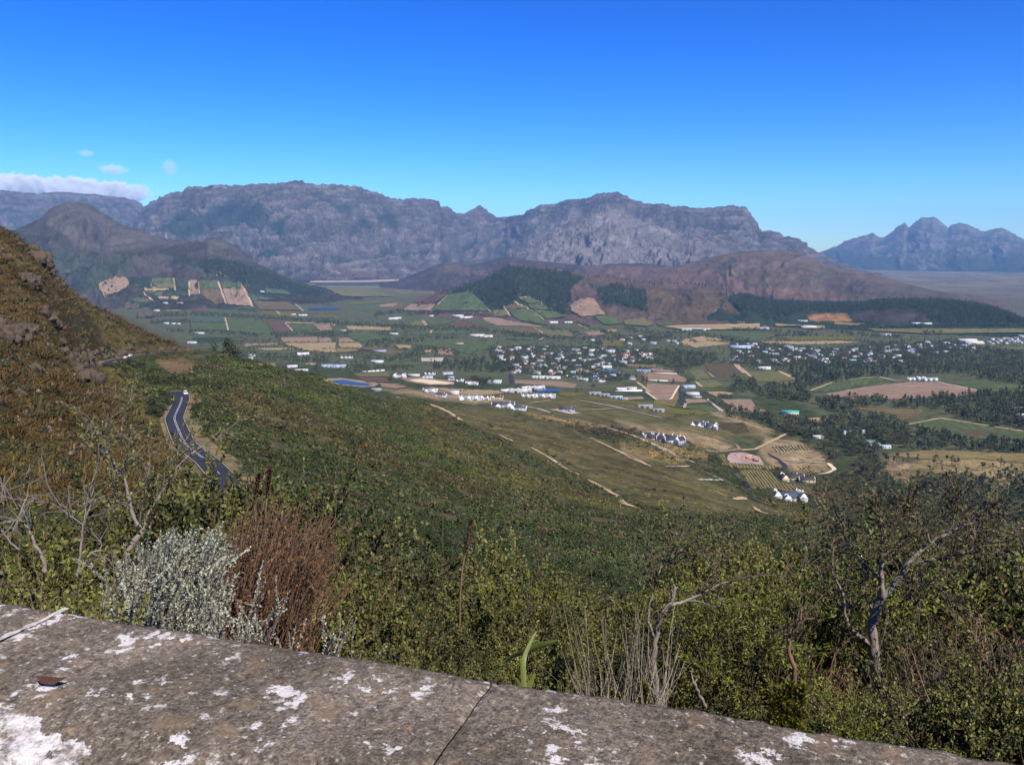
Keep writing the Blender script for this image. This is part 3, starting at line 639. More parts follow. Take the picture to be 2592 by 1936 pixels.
FIELDS = [
 ('Z5', 'soil', [(0,150),(100,95),(320,85),(290,150),(180,230),(60,250),(0,200)]), ('Z5', 'dk', [(320,120),(400,95),(505,97),(478,170),(300,180)]),
 ('Z5', 'vg', [(515,97),(685,90),(702,140),(500,140)]), ('Z5', 'ol', [(497,142),(702,142),(706,185),(550,185)]), ('Z5', 'dk', [(722,135),(830,140),(838,185),(727,175)]),
 ('Z5', 'tan', [(420,190),(660,190),(650,210),(430,215)]), ('Z5', 'vg', [(470,222),(598,222),(598,260),(540,260)]), ('Z5', 'dk', [(612,215),(835,215),(838,265),(608,258)]),
 ('Z5', 'tan', [(550,265),(750,262),(740,290),(560,288)]), ('Z5', 'soil', [(855,112),(925,117),(940,240),(900,248),(855,250)]), ('Z5', 'vg', [(938,117),(1105,117),(1120,193),(943,198)]),
 ('Z5', 'vb', [(945,200),(1122,197),(1172,328),(1090,338),(960,250)]), ('Z5', 'vg', [(1142,127),(1320,137),(1342,188),(1155,188)]), ('Z5', 'soil', [(1158,192),(1345,192),(1418,353),(1205,338)]),
 ('Z5', 'bl', [(1390,245),(1480,250),(1660,290),(1440,305)]), ('Z5', 'vb', [(1445,310),(1780,320),(1890,395),(1500,390)]), ('Z5', 'vy', [(1510,395),(1655,395),(1690,430),(1540,430)]),
 ('Z5', 'vy', [(1675,396),(1890,400),(1850,460),(1560,440),(1700,432)]), ('Z5', 'vg', [(290,290),(420,275),(500,320),(310,320)]), ('Z5', 'bl', [(870,445),(1170,450),(1182,503),(880,500)]),
 ('Z5', 'vg', [(880,504),(1183,507),(1200,575),(850,570)]), ('Z5', 'vg', [(1193,470),(1530,490),(1625,600),(1500,620),(1217,580)]), ('Z5', 'redbr', [(1560,485),(1735,500),(1803,585),(1640,595)]),
 ('Z5', 'vg', [(1755,517),(1990,522),(2055,575),(1818,580)]), ('Z5', 'soil', [(2000,518),(2150,522),(2180,575),(2065,575)]), ('Z5', 'tan', [(1745,500),(2212,515),(2212,540),(2160,522),(2000,514),(1990,518),(1755,512)]),
 ('Z5', 'soil', [(1700,645),(2040,640),(2050,690),(1720,690)]), ('Z5', 'tan', [(1725,697),(2212,692),(2212,790),(1900,760),(1735,712)]), ('Z5', 'soil', [(2052,645),(2160,648),(2170,690),(2062,690)]),
 ('Z5', 'soil', [(1380,700),(1650,695),(1680,713),(1360,728)]), ('Z5', 'vg', [(1370,737),(1680,717),(1720,730),(1450,745)]), ('Z5', 'tan', [(1440,747),(1720,737),(1840,760),(1560,765)]),
 ('Z5', 'vg', [(1010,740),(1350,735),(1436,768),(1090,775)]), ('Z5', 'vg', [(1440,770),(1860,767),(1900,790),(1500,795)]), ('Z5', 'dk', [(870,650),(1240,642),(1250,690),(900,690)]),
 ('Z5', 'vg', [(870,615),(1200,615),(1350,640),(870,645)]), ('Z5', 'bl', [(570,530),(780,540),(760,560),(590,560)]), ('Z5', 'straw', [(620,385),(780,385),(760,400),(640,402)]),
 ('Z5', 'straw', [(1450,880),(1650,880),(1650,920),(1460,905)]), ('Z5', 'tan', [(1910,880),(2060,885),(2050,905),(1930,900)]), ('Z5', 'vy', [(2000,430),(2212,430),(2212,460),(2020,455)]),
 ('Z5', 'bl', [(1560,190),(1730,200),(1800,250),(1560,230)]), ('Z5','redbr',[(960,360),(1010,355),(1020,400),(880,405),(870,385)]),
 ('Z6', 'soil', [(0,150),(130,155),(150,200),(40,210),(0,180)]), ('Z6', 'tan', [(280,165),(680,175),(700,190),(680,210),(300,200)]), ('Z6', 'vg', [(230,225),(560,225),(560,255),(800,250),(800,280),(400,310),(350,290)]),
 ('Z6', 'tan', [(210,325),(400,325),(430,350),(420,370),(220,372)]), ('Z6', 'straw', [(0,378),(400,375),(380,410),(0,420)]), ('Z6', 'vb', [(330,375),(560,365),(860,410),(700,440),(600,420),(430,400)]),
 ('Z6','soil',[(210,282),(300,277),(380,320),(215,322)]),
 ('Z6', 'vg', [(880,310),(1280,290),(1650,330),(1680,360),(1500,400),(1420,440),(1280,380),(900,340)]), ('Z6', 'vg', [(870,215),(1060,200),(1470,215),(1440,240),(900,250)]),
 ('Z6', 'ol', [(850,140),(960,112),(1005,165),(880,165)]), ('Z6', 'tan', [(978,115),(1010,112),(1042,160),(1012,168)]), ('Z6', 'vg', [(1020,110),(1150,85),(1300,123),(1190,158),(1052,160)]),
 ('Z6', 'redbr', [(1200,160),(1320,130),(1560,150),(1580,175),(1300,180)]), ('Z6', 'vg', [(1380,117),(1550,112),(1690,152),(1600,165),(1460,140)]),
 ('Z6', 'soil', [(1560,90),(1680,87),(1850,130),(2100,172),(2100,180),(1900,165),(1690,165),(1570,112)]), ('Z6', 'vb', [(1700,182),(2020,184),(2135,250),(2000,250),(1740,215)]),
 ('Z6', 'ol', [(2040,186),(2400,215),(2400,270),(2165,262)]), ('Z6', 'vg', [(1770,260),(2100,272),(2050,300),(1780,290)]),
 ('Z6', 'tan', [(740,345),(900,350),(880,380),(780,380)]), ('Z6', 'soil', [(1140,380),(1270,375),(1280,440),(1140,440)]), ('Z6', 'tan', [(1010,395),(1080,390),(1070,415),(1010,415)]),
 ('Z6', 'vg', [(590,505),(800,500),(1040,520),(900,545),(700,540)]), ('Z6', 'ol', [(340,610),(670,600),(690,640),(400,640)]), ('Z6', 'redbr', [(380,643),(680,652),(690,690),(480,700)]),
 ('Z6', 'soil', [(780,655),(1000,645),(1300,688),(1285,718),(1060,722),(860,692)]), ('Z6', 'sand', [(870,672),(1000,665),(1200,690),(1290,705),(1220,715),(1060,712),(930,692)]),
 ('Z6', 'soil', [(590,702),(760,705),(860,735),(740,755),(620,737)]), ('Z6', 'tan', [(960,735),(1250,750),(1700,770),(1750,800),(1500,815),(1300,800),(1050,745)]),
 ('Z6', 'tan', [(60,665),(230,655),(430,680),(590,705),(540,735),(430,740),(200,717),(80,690)]), ('Z6','grav',[(980,465),(1190,465),(1200,500),(990,500)]),
 ('Z8', 'ol', [(130,480),(350,480),(490,540),(350,562),(190,555)]), ('Z8', 'straw', [(345,567),(580,535),(580,570),(430,590)]), ('Z8', 'vg', [(600,625),(800,552),(1100,522),(1180,540),(1050,578),(700,638)]),
 ('Z8', 'vg', [(1620,562),(1900,545),(2300,598),(2300,645),(2000,642)]), ('Z8', 'soil', [(700,650),(1050,592),(1350,557),(1560,562),(1960,642),(1700,670),(1200,690),(900,690)]),
 ('Z8', 'straw', [(945,760),(1070,750),(1250,765),(1450,770),(1400,810),(1290,850),(1200,800)]), ('Z8', 'vg', [(1330,880),(1580,835),(2212,935),(2212,990),(1800,990),(1450,910)]),
 ('Z8', 'redbr', [(1550,885),(1900,925),(2200,1002),(1800,972)]), ('Z8', 'straw', [(1150,1112),(1500,1070),(2300,1105),(2300,1180),(1850,1135),(1600,1152)]), ('Z8', 'tan', [(580,832),(780,822),(820,860),(640,870)]),
 ('Z8', 'soil', [(0,690),(150,690),(190,750),(280,780),(100,790),(0,772)]), ('Z8', 'vg', [(0,178),(350,202),(250,248),(0,245)]), ('Z8', 'vy', [(340,212),(900,212),(1000,240),(430,244)]),
 ('Z8', 'tan', [(200,252),(800,247),(990,260),(700,275),(300,272)]), ('Z8', 'ol', [(1020,162),(2250,162),(2250,190),(1500,200),(1100,180)]), ('Z8','tan',[(550,135),(700,140),(720,160),(540,160)]),
 ('Z8','ol',[(1900,300),(2300,290),(2300,310),(1950,315)]), ('Z8','tan',[(330,55+70),(540,135),(430,140),(340,140)]), ('Z8','straw',[(800,110),(1020,125),(950,138),(780,130)]),
 ('Z7', 'vg', [(740,82),(880,72),(1030,150),(850,160)]), ('Z7', 'vg', [(460,150),(590,147),(655,190),(480,195)]), ('Z7', 'vg', [(622,157),(760,167),(820,190),(685,195)]),
 ('Z7', 'soil', [(660,220),(800,215),(870,245),(700,260)]), ('Z7', 'tan', [(860,200),(970,198),(960,220),(880,220)]), ('Z7', 'ol', [(1020,122),(1200,102),(1310,150),(1250,180),(1050,160)]),
 ('Z7', 'vg', [(1335,142),(1450,132),(1520,155),(1360,170)]), ('Z7', 'tan', [(1380,177),(1550,167),(2300,152),(2300,200),(1800,210),(1540,202)]), ('Z7', 'vg', [(1750,222),(2200,212),(2200,290),(1900,252)]),
 ('Z7', 'tan', [(1600,290),(1750,262),(1900,280),(2040,330),(1900,350),(1700,370),(1550,332)]), ('Z7', 'vy', [(1800,297),(2040,312),(2000,330),(1850,312)]), ('Z7', 'vg', [(540,332),(780,312),(780,360),(550,360)]),
 ('Z7', 'vy', [(810,302),(990,297),(1050,360),(830,360)]), ('Z7', 'redbr', [(1790,522),(2050,522),(2130,620),(1895,632),(1800,580)]), ('Z7', 'ol', [(1640,582),(1765,582),(1845,660),(1700,670)]),
 ('Z7', 'ol', [(1720,677),(1880,672),(1960,720),(1850,750),(1760,740)]), ('Z7', 'soil', [(1780,572),(1820,590),(1885,642),(1855,652)]), ('Z7', 'soil', [(1180,602),(1500,612),(1620,660),(1600,690),(1450,690),(1250,680)]),
 ('Z7', 'soil', [(1250,702),(1550,722),(1470,850),(1330,850),(1230,780)]), ('Z7', 'straw', [(1320,853),(1480,853),(1540,742),(1545,830),(1500,920),(1310,890)]),
 ('Z7', 'vy', [(620,842),(880,852),(1300,882),(1540,942),(1850,972),(1750,1000),(1480,990),(1160,902)]), ('Z7', 'vg', [(1640,902),(1850,917),(1930,960),(1700,962),(1600,932)]),
 ('Z7', 'vy', [(420,792),(600,792),(690,815),(520,830),(420,817)]), ('Z7', 'soil', [(1030,832),(1200,827),(1220,850),(1050,860)]), ('Z7', 'soil', [(1600,852),(1780,852),(1830,880),(1620,890)]),
 ('Z7', 'soil', [(1940,852),(2030,856),(2030,930),(2000,900)]), ('Z7', 'tan', [(1800,782),(1950,782),(2060,800),(1900,830)]), ('Z7', 'tan', [(730,572),(920,572),(1010,602),(960,622),(780,592)]),
 ('Z7', 'soil', [(0,672),(420,682),(600,712),(560,750),(440,740),(250,720),(0,702)]), ('Z7', 'straw', [(1050,522),(1330,532),(1330,555),(1050,552)]), ('Z7', 'soil', [(1250,552),(1450,572),(1530,605),(1300,592)]),
 ('Z7', 'grav', [(340,950),(420,940),(640,985),(540,992),(430,968)]),
 ('Z2', 'vg', [(1525,1037),(1700,1003),(1830,1120),(1860,1168),(1405,1160)]), ('Z2', 'soil', [(1230,1107),(1430,1112),(1390,1163),(1170,1160)]), ('Z2', 'redbr', [(1300,1042),(1510,1032),(1420,1108),(1240,1100)]),
 ('Z2', 'vy', [(740,1097),(1000,1077),(1160,1072),(950,1100),(760,1115)]), ('Z2', 'soil', [(985,1112),(1130,1097),(1100,1125),(990,1130)]), ('Z2', 'vb', [(1090,1112),(1180,1097),(1160,1145),(1060,1150)]),
 ('Z2', 'vg', [(860,1110),(980,1102),(980,1150),(830,1160)]), ('Z2', 'ol', [(500,962),(860,972),(1100,1048),(700,1050)]), ('Z2','ol',[(1080,1000),(1300,1010),(1420,1000),(1430,1020),(1150,1030)]),
 ('Z3', 'vg', [(105,1092),(280,1087),(395,1170),(440,1220),(185,1170)]), ('Z3', 'vb', [(82,1072),(170,1042),(270,1082),(110,1090)]), ('Z3', 'vg', [(205,1002),(300,992),(385,1043),(282,1043)]),
 ('Z3', 'vg', [(265,1052),(390,1047),(470,1093),(322,1096)]), ('Z3', 'vg', [(315,1107),(475,1102),(580,1150),(422,1168)]), ('Z3', 'soil', [(610,1060),(700,1002),(800,1002),(850,1080),(890,1130),(700,1150),(620,1100)]),
 ('Z3', 'ol', [(0,1102),(88,1092),(128,1140),(0,1150)]),
]
for i, (vw, k, p) in enumerate(FIELDS):
    P = px(vw, p)
    W = [G(a + rng.normal(0, .7), b + rng.normal(0, .35)) for a, b in densify(P, 9)]
    d = math.hypot(*np.array(W).mean(0))
    e0, e1 = np.array(W[0]), np.array(W[len(W) // 2])
    rd = math.atan2(*(e1 - e0)[::-1]) + rng.uniform(-.5, .5)
    if k in ('vg', 'vy', 'vb', 'redbr', 'dk'): rd = rng.choice([0.2, 1.2, 1.5, 0.9])
    drape(FIELD_NAME[k], W, FM[k], .35 + d * .00025 + .02 * (i % 7) + (.5 if k == 'sand' else 0), rd)

def strip(name, pts, width, mat, off, step=8, kind='structure', smooth_n=3):
    """a ribbon of constant real width following the land"""
    c = np.array(pts, float)
    for _ in range(smooth_n):
        q = np.empty((len(c) * 2 - 2 + 2, 2)); q[0] = c[0]; q[-1] = c[-1]
        q[1:-1:2] = c[:-1] * .75 + c[1:] * .25; q[2:-1:2] = c[:-1] * .25 + c[1:] * .75; c = q
    t = np.gradient(c, axis=0); t /= np.maximum(np.hypot(t[:, 0], t[:, 1]), 1e-9)[:, None]
    n = np.stack([-t[:, 1], t[:, 0]], 1)
    k = 5; V = []
    w = np.asarray(width, float) * np.ones(len(c)); sa_ = np.concatenate([[0], np.cumsum(np.hypot(*np.diff(c, axis=0).T))])
    w = w * (1 + .35 * fbm(sa_ / 18, sa_ * 0 + c[0, 0], 3)) * np.minimum(1, .25 + np.minimum(sa_, sa_[-1] - sa_) / (width * 2.5))
    for j in range(k):
        s = (j / (k - 1) - .5)
        V.append(c + n * (w * s)[:, None])
    V = np.stack(V, 1).reshape(-1, 2)
    z, _ = ground_z(V[:, 0], V[:, 1])
    o = mesh_obj(name, np.column_stack([V, z + off]), grid_faces(len(c), k)[:, ::-1], mat)
    tag(o, kind=kind); return o
TRACKS = [  # (view, pixel line, metres wide, material)
 ('Z5', [(505,95),(475,160),(545,185)], 9, 'path'), ('Z5', [(695,90),(715,210)], 10, 'path'), ('Z5', [(410,220),(530,325)], 16, 'path'), ('Z5', [(1113,120),(1188,330)], 12, 'path'),
 ('Z5', [(1325,140),(1440,355)], 14, 'path'), ('Z5', [(1095,25),(1205,85)], 9, 'path'), ('Z5', [(845,115),(845,260)], 9, 'path'), ('Z5', [(1178,460),(1208,580)], 8, 'path'),
 ('Z5', [(1740,505),(1810,585)], 7, 'path'), ('Z5', [(1658,395),(1692,430)], 8, 'path'), ('Z5', [(1835,330),(1910,400)], 9, 'path'), ('Z5', [(930,120),(942,240)], 7, 'path'),
 ('Z3', [(80,1060),(130,1140)], 9, 'path'), ('Z3', [(160,1020),(300,1095),(400,1170)], 11, 'path'), ('Z3', [(200,990),(300,988),(470,1090)], 9, 'path'), ('Z3', [(310,1101),(470,1098)], 7, 'path'),
 ('Z2', [(1395,1165),(1530,1035)], 11, 'path'), ('Z2', [(1700,1000),(1740,1060),(1870,1170)], 12, 'path'), ('Z6', [(2030,182),(2160,260),(2080,300)], 8, 'path'), ('Z7', [(600,150),(690,200)], 7, 'path'),
 ('Z6', [(1080,200),(1070,235)], 7, 'path'), ('Z8', [(30,420),(110,490)], 14, 'path'), ('Z8', [(360,475),(500,545)], 10, 'path'), ('Z8', [(80,455),(150,520)], 8, 'path'),
 ('Z8', [(600,625),(800,550),(1100,520)], 5, 'path'), ('Z8', [(1560,560),(1980,645)], 6, 'grav'), ('Z8', [(1120,520),(1240,550),(1380,548)], 6, 'grav'), ('Z8', [(1310,885),(1580,832),(2212,932)], 5, 'path'),
 ('Y1', [(250,380),(380,430),(490,495),(540,530)], (5.5), 'path'), ('Y1', [(840,640),(940,690)], 3.5, 'path'), ('Y1', [(1090,740),(1250,830),(1350,900),(1470,960)], 4.0, 'path'),
 ('Y1', [(1540,995),(1680,1070),(1780,1130),(1830,1190),(1960,1230)], 4.2, 'path'), ('Y1', [(1000,400),(1150,430),(1240,460)], 6, 'grav'), ('Y1', [(1640,575),(1700,580),(1900,640),(2212,770)], 4, 'grav'),
 ('Y1', [(1060,385),(1250,362)], 4, 'path'), ('Y1', [(1470,360),(1750,410),(2000,470),(2140,500)], 5, 'grav'), ('Y1', [(1240,440),(1400,440),(1800,425)], 4, 'path'), ('Y1', [(0,335),(140,350),(230,365)], 4, 'path'),
 ('Y1', [(1150,480),(1320,520),(1500,560),(1640,578)], 4, 'path'), ('Y1', [(1420,608),(1490,630)], 3, 'path'), ('Y1', [(1560,660),(1750,750),(1900,830),(2040,890)], 3.5, 'path'),
 ('Y2', [(60,310),(300,380),(500,470),(690,560),(850,620)], 4, 'grav'), ('Y2', [(580,640),(780,635)], 3, 'path'), ('Y2', [(900,680),(1040,745),(840,745)], 3, 'grav'), ('Y2', [(180,500),(320,560),(470,640)], 3, 'path'),
 ('Y2', [(560,320),(800,350),(1000,410),(1150,460),(1180,500),(1000,520),(900,510)], 5, 'soil'), ('Y2', [(1180,505),(1300,500),(1420,440),(1560,370)], 5, 'path'),
 ('Y2', [(1520,580),(1700,600),(1880,610)], 3, 'grav'), ('Y2', [(1880,610),(1940,660),(1880,690),(1800,700)], 5, 'sand'), ('Y2', [(980,835),(1090,885)], 3, 'path'), ('Y2', [(1130,900),(1230,890)], 5, 'path'),
 ('Y2', [(1290,960),(1340,1000),(1400,1020)], 6, 'path'), ('Y2', [(920,95),(990,160),(1040,200)], 6, 'grav'),
 ('Z7', [(1700,690),(1760,740)], 8, 'path'), ('Z7', [(2060,525),(2150,610)], 9, 'path'), ('Z7', [(1150,690),(1280,790)], 7, 'path'), ('Z7', [(1230,780),(1330,855),(1470,855),(1545,725)], 4, 'sand'),
 ('Z7', [(1880,910),(1960,970)], 6, 'grav'), ('Z7', [(1610,890),(1590,935)], 5, 'path'),
]
for vw, p, w, k in TRACKS:
    W = [G(a, b) for a, b in densify(px(vw, p), 10, False)]
    d = math.hypot(*np.array(W).mean(0))
    strip('dirt_track' if k != 'grav' else 'gravel_track', W, w, FM[k], .55 + d * .0003)
M_tar, nt, b = new_mat('asphalt')
tc = N(nt, 'ShaderNodeTexCoord'); n1 = noise_node(nt, tc.outputs['Object'], 1.5, 5); n2 = noise_node(nt, tc.outputs['Object'], .12, 3)
c = mix(nt, .5, ramp(nt, n1.outputs[0], [(.3, (.020, .020, .024)), (.7, (.034, .034, .040))]).outputs[0], ramp(nt, n2.outputs[0], [(.35, (.022, .022, .026)), (.65, (.040, .040, .046))]).outputs[0])
nt.links.new(c, b.inputs['Base Color']); b.inputs['Roughness'].default_value = .8
for vw, p, w in (('Y2', [(1060,640),(1130,700),(1200,760),(1250,810),(1250,870),(1300,910),(1360,930)], 5), ('Y2', [(1400,530),(1500,590),(1550,640),(1510,662)], 6), ('Z6', [(1835,700),(1825,660),(1810,620)], 11), ('Z7',[(1545,730),(1550,800),(1580,850),(1560,900)],7),
                 ('A2', [(830,350),(1000,420),(1220,520)], 10)):
    W = [G(a, b) for a, b in densify(px(vw, p), 8, False)]
    strip('estate_road', W, w, M_tar, .9)
m_water, nt, b = new_mat('water'); b.inputs['Base Color'].default_value = (.008, .042, .125, 1); b.inputs['Roughness'].default_value = .25; b.inputs['Specular IOR Level'].default_value = .35
tc = N(nt, 'ShaderNodeTexCoord'); nz = noise_node(nt, tc.outputs['Object'], .4, 4); bump(nt, b, nz.outputs[0], .5, .3)
def water(vw, p, off=.9, name='pond'):
    W = [G(a, b) for a, b in densify(px(vw, p), 10)]
    return drape(name, W, m_water, off + .0003 * math.hypot(*W[0]))
water('Z2', [(440,938),(700,936),(1130,924),(1105,936),(1000,944),(850,953),(500,952)], 3, 'reservoir')
drape('reservoir_beach', [G(*q) for q in densify(px('Z2', [(425,926),(800,922),(1140,912),(1130,926),(900,934),(440,938)]), 10)], FM['path'], 4)
water('Z6', [(110,682),(250,672),(440,700),(530,716),(470,731),(330,722),(160,702)])
water('Z6', [(2060,767),(2150,757),(2280,762),(2270,785),(2060,787)])
water('Z7', [(770,582),(900,577),(990,600),(960,617),(800,602)], 1.6)
water('Z7', [(1160,572),(1280,572),(1290,590),(1190,597)], 1.6)
water('Z5', [(1950,372),(2212,366),(2260,376),(2212,386),(1960,387)], 2)
# ------------------------------------------------------------------ road surface and markings
def ribbon(name, R, off0, off1, z, mat, parent=None, i0=0, i1=None):
    c = R[i0:i1, :2]; t = np.gradient(R[:, :2], axis=0)[i0:i1]; t /= np.hypot(t[:, 0], t[:, 1])[:, None]
    n = np.stack([-t[:, 1], t[:, 0]], 1); k = 3
    V = np.stack([np.column_stack([c + n * o, R[i0:i1, 2] + z]) for o in np.linspace(off0, off1, k)], 1).reshape(-1, 3)
    return mesh_obj(name, V, grid_faces(len(c), k)[:, ::-1], mat, parent)
M_white = simple('road_paint', (.50, .50, .47), .3, 1.2)
M_yel = simple('edge_paint', (.50, .44, .22), .2, 2.0)
for R in ROADS:
    o = tag(ribbon('verge', R, -4.6, 7.2, -.10, FM['verge']), kind='structure')
    o = tag(ribbon('road', R, -3.3, 3.3, .06, M_tar), kind='structure')
    for s in (-3.05, 2.91): ribbon('edge_line', R, s, s + .14, .075, M_yel, o)
R = ROADS[0]; road0 = [o for o in COL.objects if o.name == 'road'][0]
L = len(R)
for a, b in ((10, 78),): 
    for s in (-.26, .14): ribbon('centre_line', R, s, s + .12, .075, M_white, road0, a, b)
for a in range(80, L - 4, 8): ribbon('centre_line', R, -.06, .06, .075, M_white, road0, a, a + 3)

# ------------------------------------------------------------------ cars
M_carwhite = simple('white_car_paint', (.80, .80, .78), .03, 1, .3, .5); M_cardark = simple('dark_car_paint', (.03, .03, .035), .1, 1, .3, .5)
M_glass, nt, b = new_mat('dark_glass'); b.inputs['Base Color'].default_value = (.02, .025, .03, 1); b.inputs['Roughness'].default_value = .1; b.inputs['Specular IOR Level'].default_value = .6
M_tyre = simple('tyre_rubber', (.02, .02, .02), .1, 5); M_rim = simple('rim_metal', (.4, .4, .4), .1, 5, .35, .5)
M_lamp = simple('lamp_glass', (.75, .72, .65), .05, 5, .2, .5); M_tail = simple('tail_lamp_glass', (.35, .02, .02), .05, 5, .2, .5)
def loft(secs):
    """body from cross sections: each (x, [(y, z)...])"""
    k = len(secs[0][1]); V = np.array([(x, y, z) for x, s in secs for y, z in s])
    F = [[i * k + j, i * k + (j + 1) % k, (i + 1) * k + (j + 1) % k, (i + 1) * k + j] for i in range(len(secs) - 1) for j in range(k)]
    F += [list(range(k))[::-1], [(len(secs) - 1) * k + j for j in range(k)]]
    return V, F
def car_section(hw, z0, z1, tw):
    return [(-hw, z0), (-hw, z0 + (z1 - z0) * .6), (-tw, z1), (tw, z1), (hw, z0 + (z1 - z0) * .6), (hw, z0)]
def make_car(paint):
    root = empty('car')
    V, F = loft([(-2.1, car_section(.72, .35, .78, .6)), (-1.9, car_section(.84, .25, .95, .78)), (-.9, car_section(.88, .22, .98, .80)), (.7, car_section(.88, .22, .96, .80)), (1.75, car_section(.84, .24, .86, .74)), (2.1, car_section(.70, .34, .66, .6))])
    mesh_obj('body', V, F, paint, root)
    V, F = loft([(-1.75, car_section(.74, .9, 1.0, .7)), (-1.2, car_section(.76, .9, 1.44, .58)), (.0, car_section(.76, .9, 1.50, .60)), (.5, car_section(.76, .9, 1.42, .58)), (1.15, car_section(.74, .88, .98, .68))])
    mesh_obj('windows', V, F, M_glass, root)
    V, F = loft([(-1.25, [(-.6, 1.42), (-.58, 1.46), (.58, 1.46), (.6, 1.42)]), (0, [(-.62, 1.47), (-.6, 1.53), (.6, 1.53), (.62, 1.47)]), (.5, [(-.6, 1.40), (-.58, 1.45), (.58, 1.45), (.6, 1.40)])])
    mesh_obj('roof', V, F, paint, root)
    th = np.arange(14) * 2 * np.pi / 14
    for wx in (-1.3, 1.3):
        for s in (-1, 1):
            V = np.concatenate([np.column_stack([wx + .32 * np.cos(th), np.full(14, s * y), .32 + .32 * np.sin(th)]) for y in (.70, .90)])
            F = [[i, (i + 1) % 14, 14 + (i + 1) % 14, 14 + i] for i in range(14)] + [list(range(14))[::-1], list(range(14, 28))]
            w = mesh_obj('wheel', V, F, M_tyre, root)
            V = np.column_stack([wx + .19 * np.cos(th), np.full(14, s * .905), .32 + .19 * np.sin(th)])
            mesh_obj('rim', V, [list(range(14))], M_rim, w)
    def bx(x0, x1, y0, y1, z0, z1):
        V = [(a, b, c) for a in (x0, x1) for b in (y0, y1) for c in (z0, z1)]
        return V, [(0, 1, 3, 2), (4, 6, 7, 5), (0, 4, 5, 1), (2, 3, 7, 6), (0, 2, 6, 4), (1, 5, 7, 3)]
    for s in (-1, 1):
        mesh_obj('headlight', *bx(1.98, 2.09, s * .55 - .14, s * .55 + .14, .55, .70), M_lamp, root)
        mesh_obj('tail_light', *bx(-2.09, -1.98, s * .62 - .10, s * .62 + .10, .62, .84), M_tail, root)
    return root
def copy_tree(o, parent=None):
    c = o.copy(); COL.objects.link(c); c.parent = parent
    for ch in list(o.children): copy_tree(ch, c)
    return c
def on_road(R, u, v, side):
    x, y = G(u, v); k = int(np.argmin(np.hypot(R[:, 0] - x, R[:, 1] - y))); k = min(max(k, 1), len(R) - 2)
    t = R[k + 1, :2] - R[k - 1, :2]; t /= np.hypot(*t); n = np.array([-t[1], t[0]])
    p = R[k, :2] + n * side
    return (p[0], p[1], R[k, 2] + .07), math.atan2(t[1], t[0])
car0 = make_car(M_carwhite); dark = make_car(M_cardark)
CARS = [(car0, 0, (447,1001), 1.8, 'white car coming down the bend of the near road', True), (car0, 1, (300,908), -1.7, 'front one of the two white cars on the upper road', False),
        (car0, 1, (311,903), 1.7, 'rear one of the two white cars on the upper road', False), (dark, 1, (352,894), 1.7, 'dark car on the upper road under the rock cutting', False)]
used = set()
for src, ri, p, side, lab, flip in CARS:
    o = src if id(src) not in used else copy_tree(src); used.add(id(src))
    loc, a = on_road(ROADS[ri], *p, side); o.location = loc; o.rotation_euler = (0, 0, a + (math.pi if flip else 0))
    tag(o, lab, 'car', 'cars on the pass road')
# white marker post by the road
x, y = G(563, 1141); z = float(ground_z(x, y)[0][0])
pr = empty('marker_post', (x, y, z)); 
V = np.array([(a, b, c) for c in (-.3, 1.0) for a, b in ((-.14, -.09), (.14, -.09), (.14, .09), (-.14, .09))] + [(0, -.09, 1.15), (0, .09, 1.15)])
mesh_obj('post', V, [(0, 3, 2, 1), (0, 1, 5, 4), (1, 2, 6, 5), (2, 3, 7, 6), (3, 0, 4, 7), (4, 5, 8), (6, 7, 9), (5, 6, 9, 8), (7, 4, 8, 9)], M_white, pr)
V = np.array([(a, b, c) for c in (.72, .86) for a, b in ((-.145, -.095), (.145, -.095), (.145, .095), (-.145, .095))])
mesh_obj('reflector_band', V, [(0, 3, 2, 1), (0, 1, 5, 4), (1, 2, 6, 5), (2, 3, 7, 6), (3, 0, 4, 7), (4, 5, 6, 7)], M_tail, pr)
tag(pr, 'small white marker post on the bank beside the near road', 'post')

# ------------------------------------------------------------------ houses
M_plaster = simple('white_plaster', (.80, .78, .74), .06, .5); M_cream = simple('cream_plaster', (.72, .60, .36), .08, .5); M_greyw = simple('grey_plaster', (.52, .50, .47), .1, .5)
M_pinkw = simple('raw_pink_brick', (.36, .19, .14), .3, .6)
RM = {'slate': simple('slate_roof', (.055, .065, .095), .25, .8, .6), 'grey': simple('grey_roof', (.26, .27, .31), .2, .6, .6), 'pale': simple('pale_roof', (.50, .48, .45), .15, .5, .6), 'dark': simple('dark_roof', (.045, .042, .048), .25, .8, .7),
      'green': simple('green_roof', (.10, .24, .17), .15, .6, .6), 'teal': simple('teal_roof', (.30, .42, .40), .15, .6, .6), 'red': simple('red_roof', (.30, .10, .07), .2, .8, .7), 'brown': simple('brown_roof', (.16, .115, .09), .2, .8, .7),
      'emerald': simple('emerald_roof', (.05, .33, .20), .1, .6, .5), 'blue': simple('blue_roof', (.30, .38, .52), .12, .6, .5)}
M_door = simple('dark_door', (.08, .05, .035), .2, 2)
def rot2(p, a): c, s = math.cos(a), math.sin(a); return np.column_stack([p[:, 0] * c - p[:, 1] * s, p[:, 0] * s + p[:, 1] * c, p[:, 2]])
def wing_wall(cx, cy, L, W, a, h, rh, z0=-2.0):
    x, y = L / 2, W / 2
    V = np.array([(-x, -y, z0), (x, -y, z0), (x, y, z0), (-x, y, z0), (-x, -y, h), (x, -y, h), (x, y, h), (-x, y, h), (-x, 0, h + rh), (x, 0, h + rh)])
    F = [[0, 1, 5, 4], [2, 3, 7, 6], [1, 2, 6, 9, 5], [3, 0, 4, 8, 7], [0, 3, 2, 1]]
    V = rot2(V, a); V[:, 0] += cx; V[:, 1] += cy; return V, F
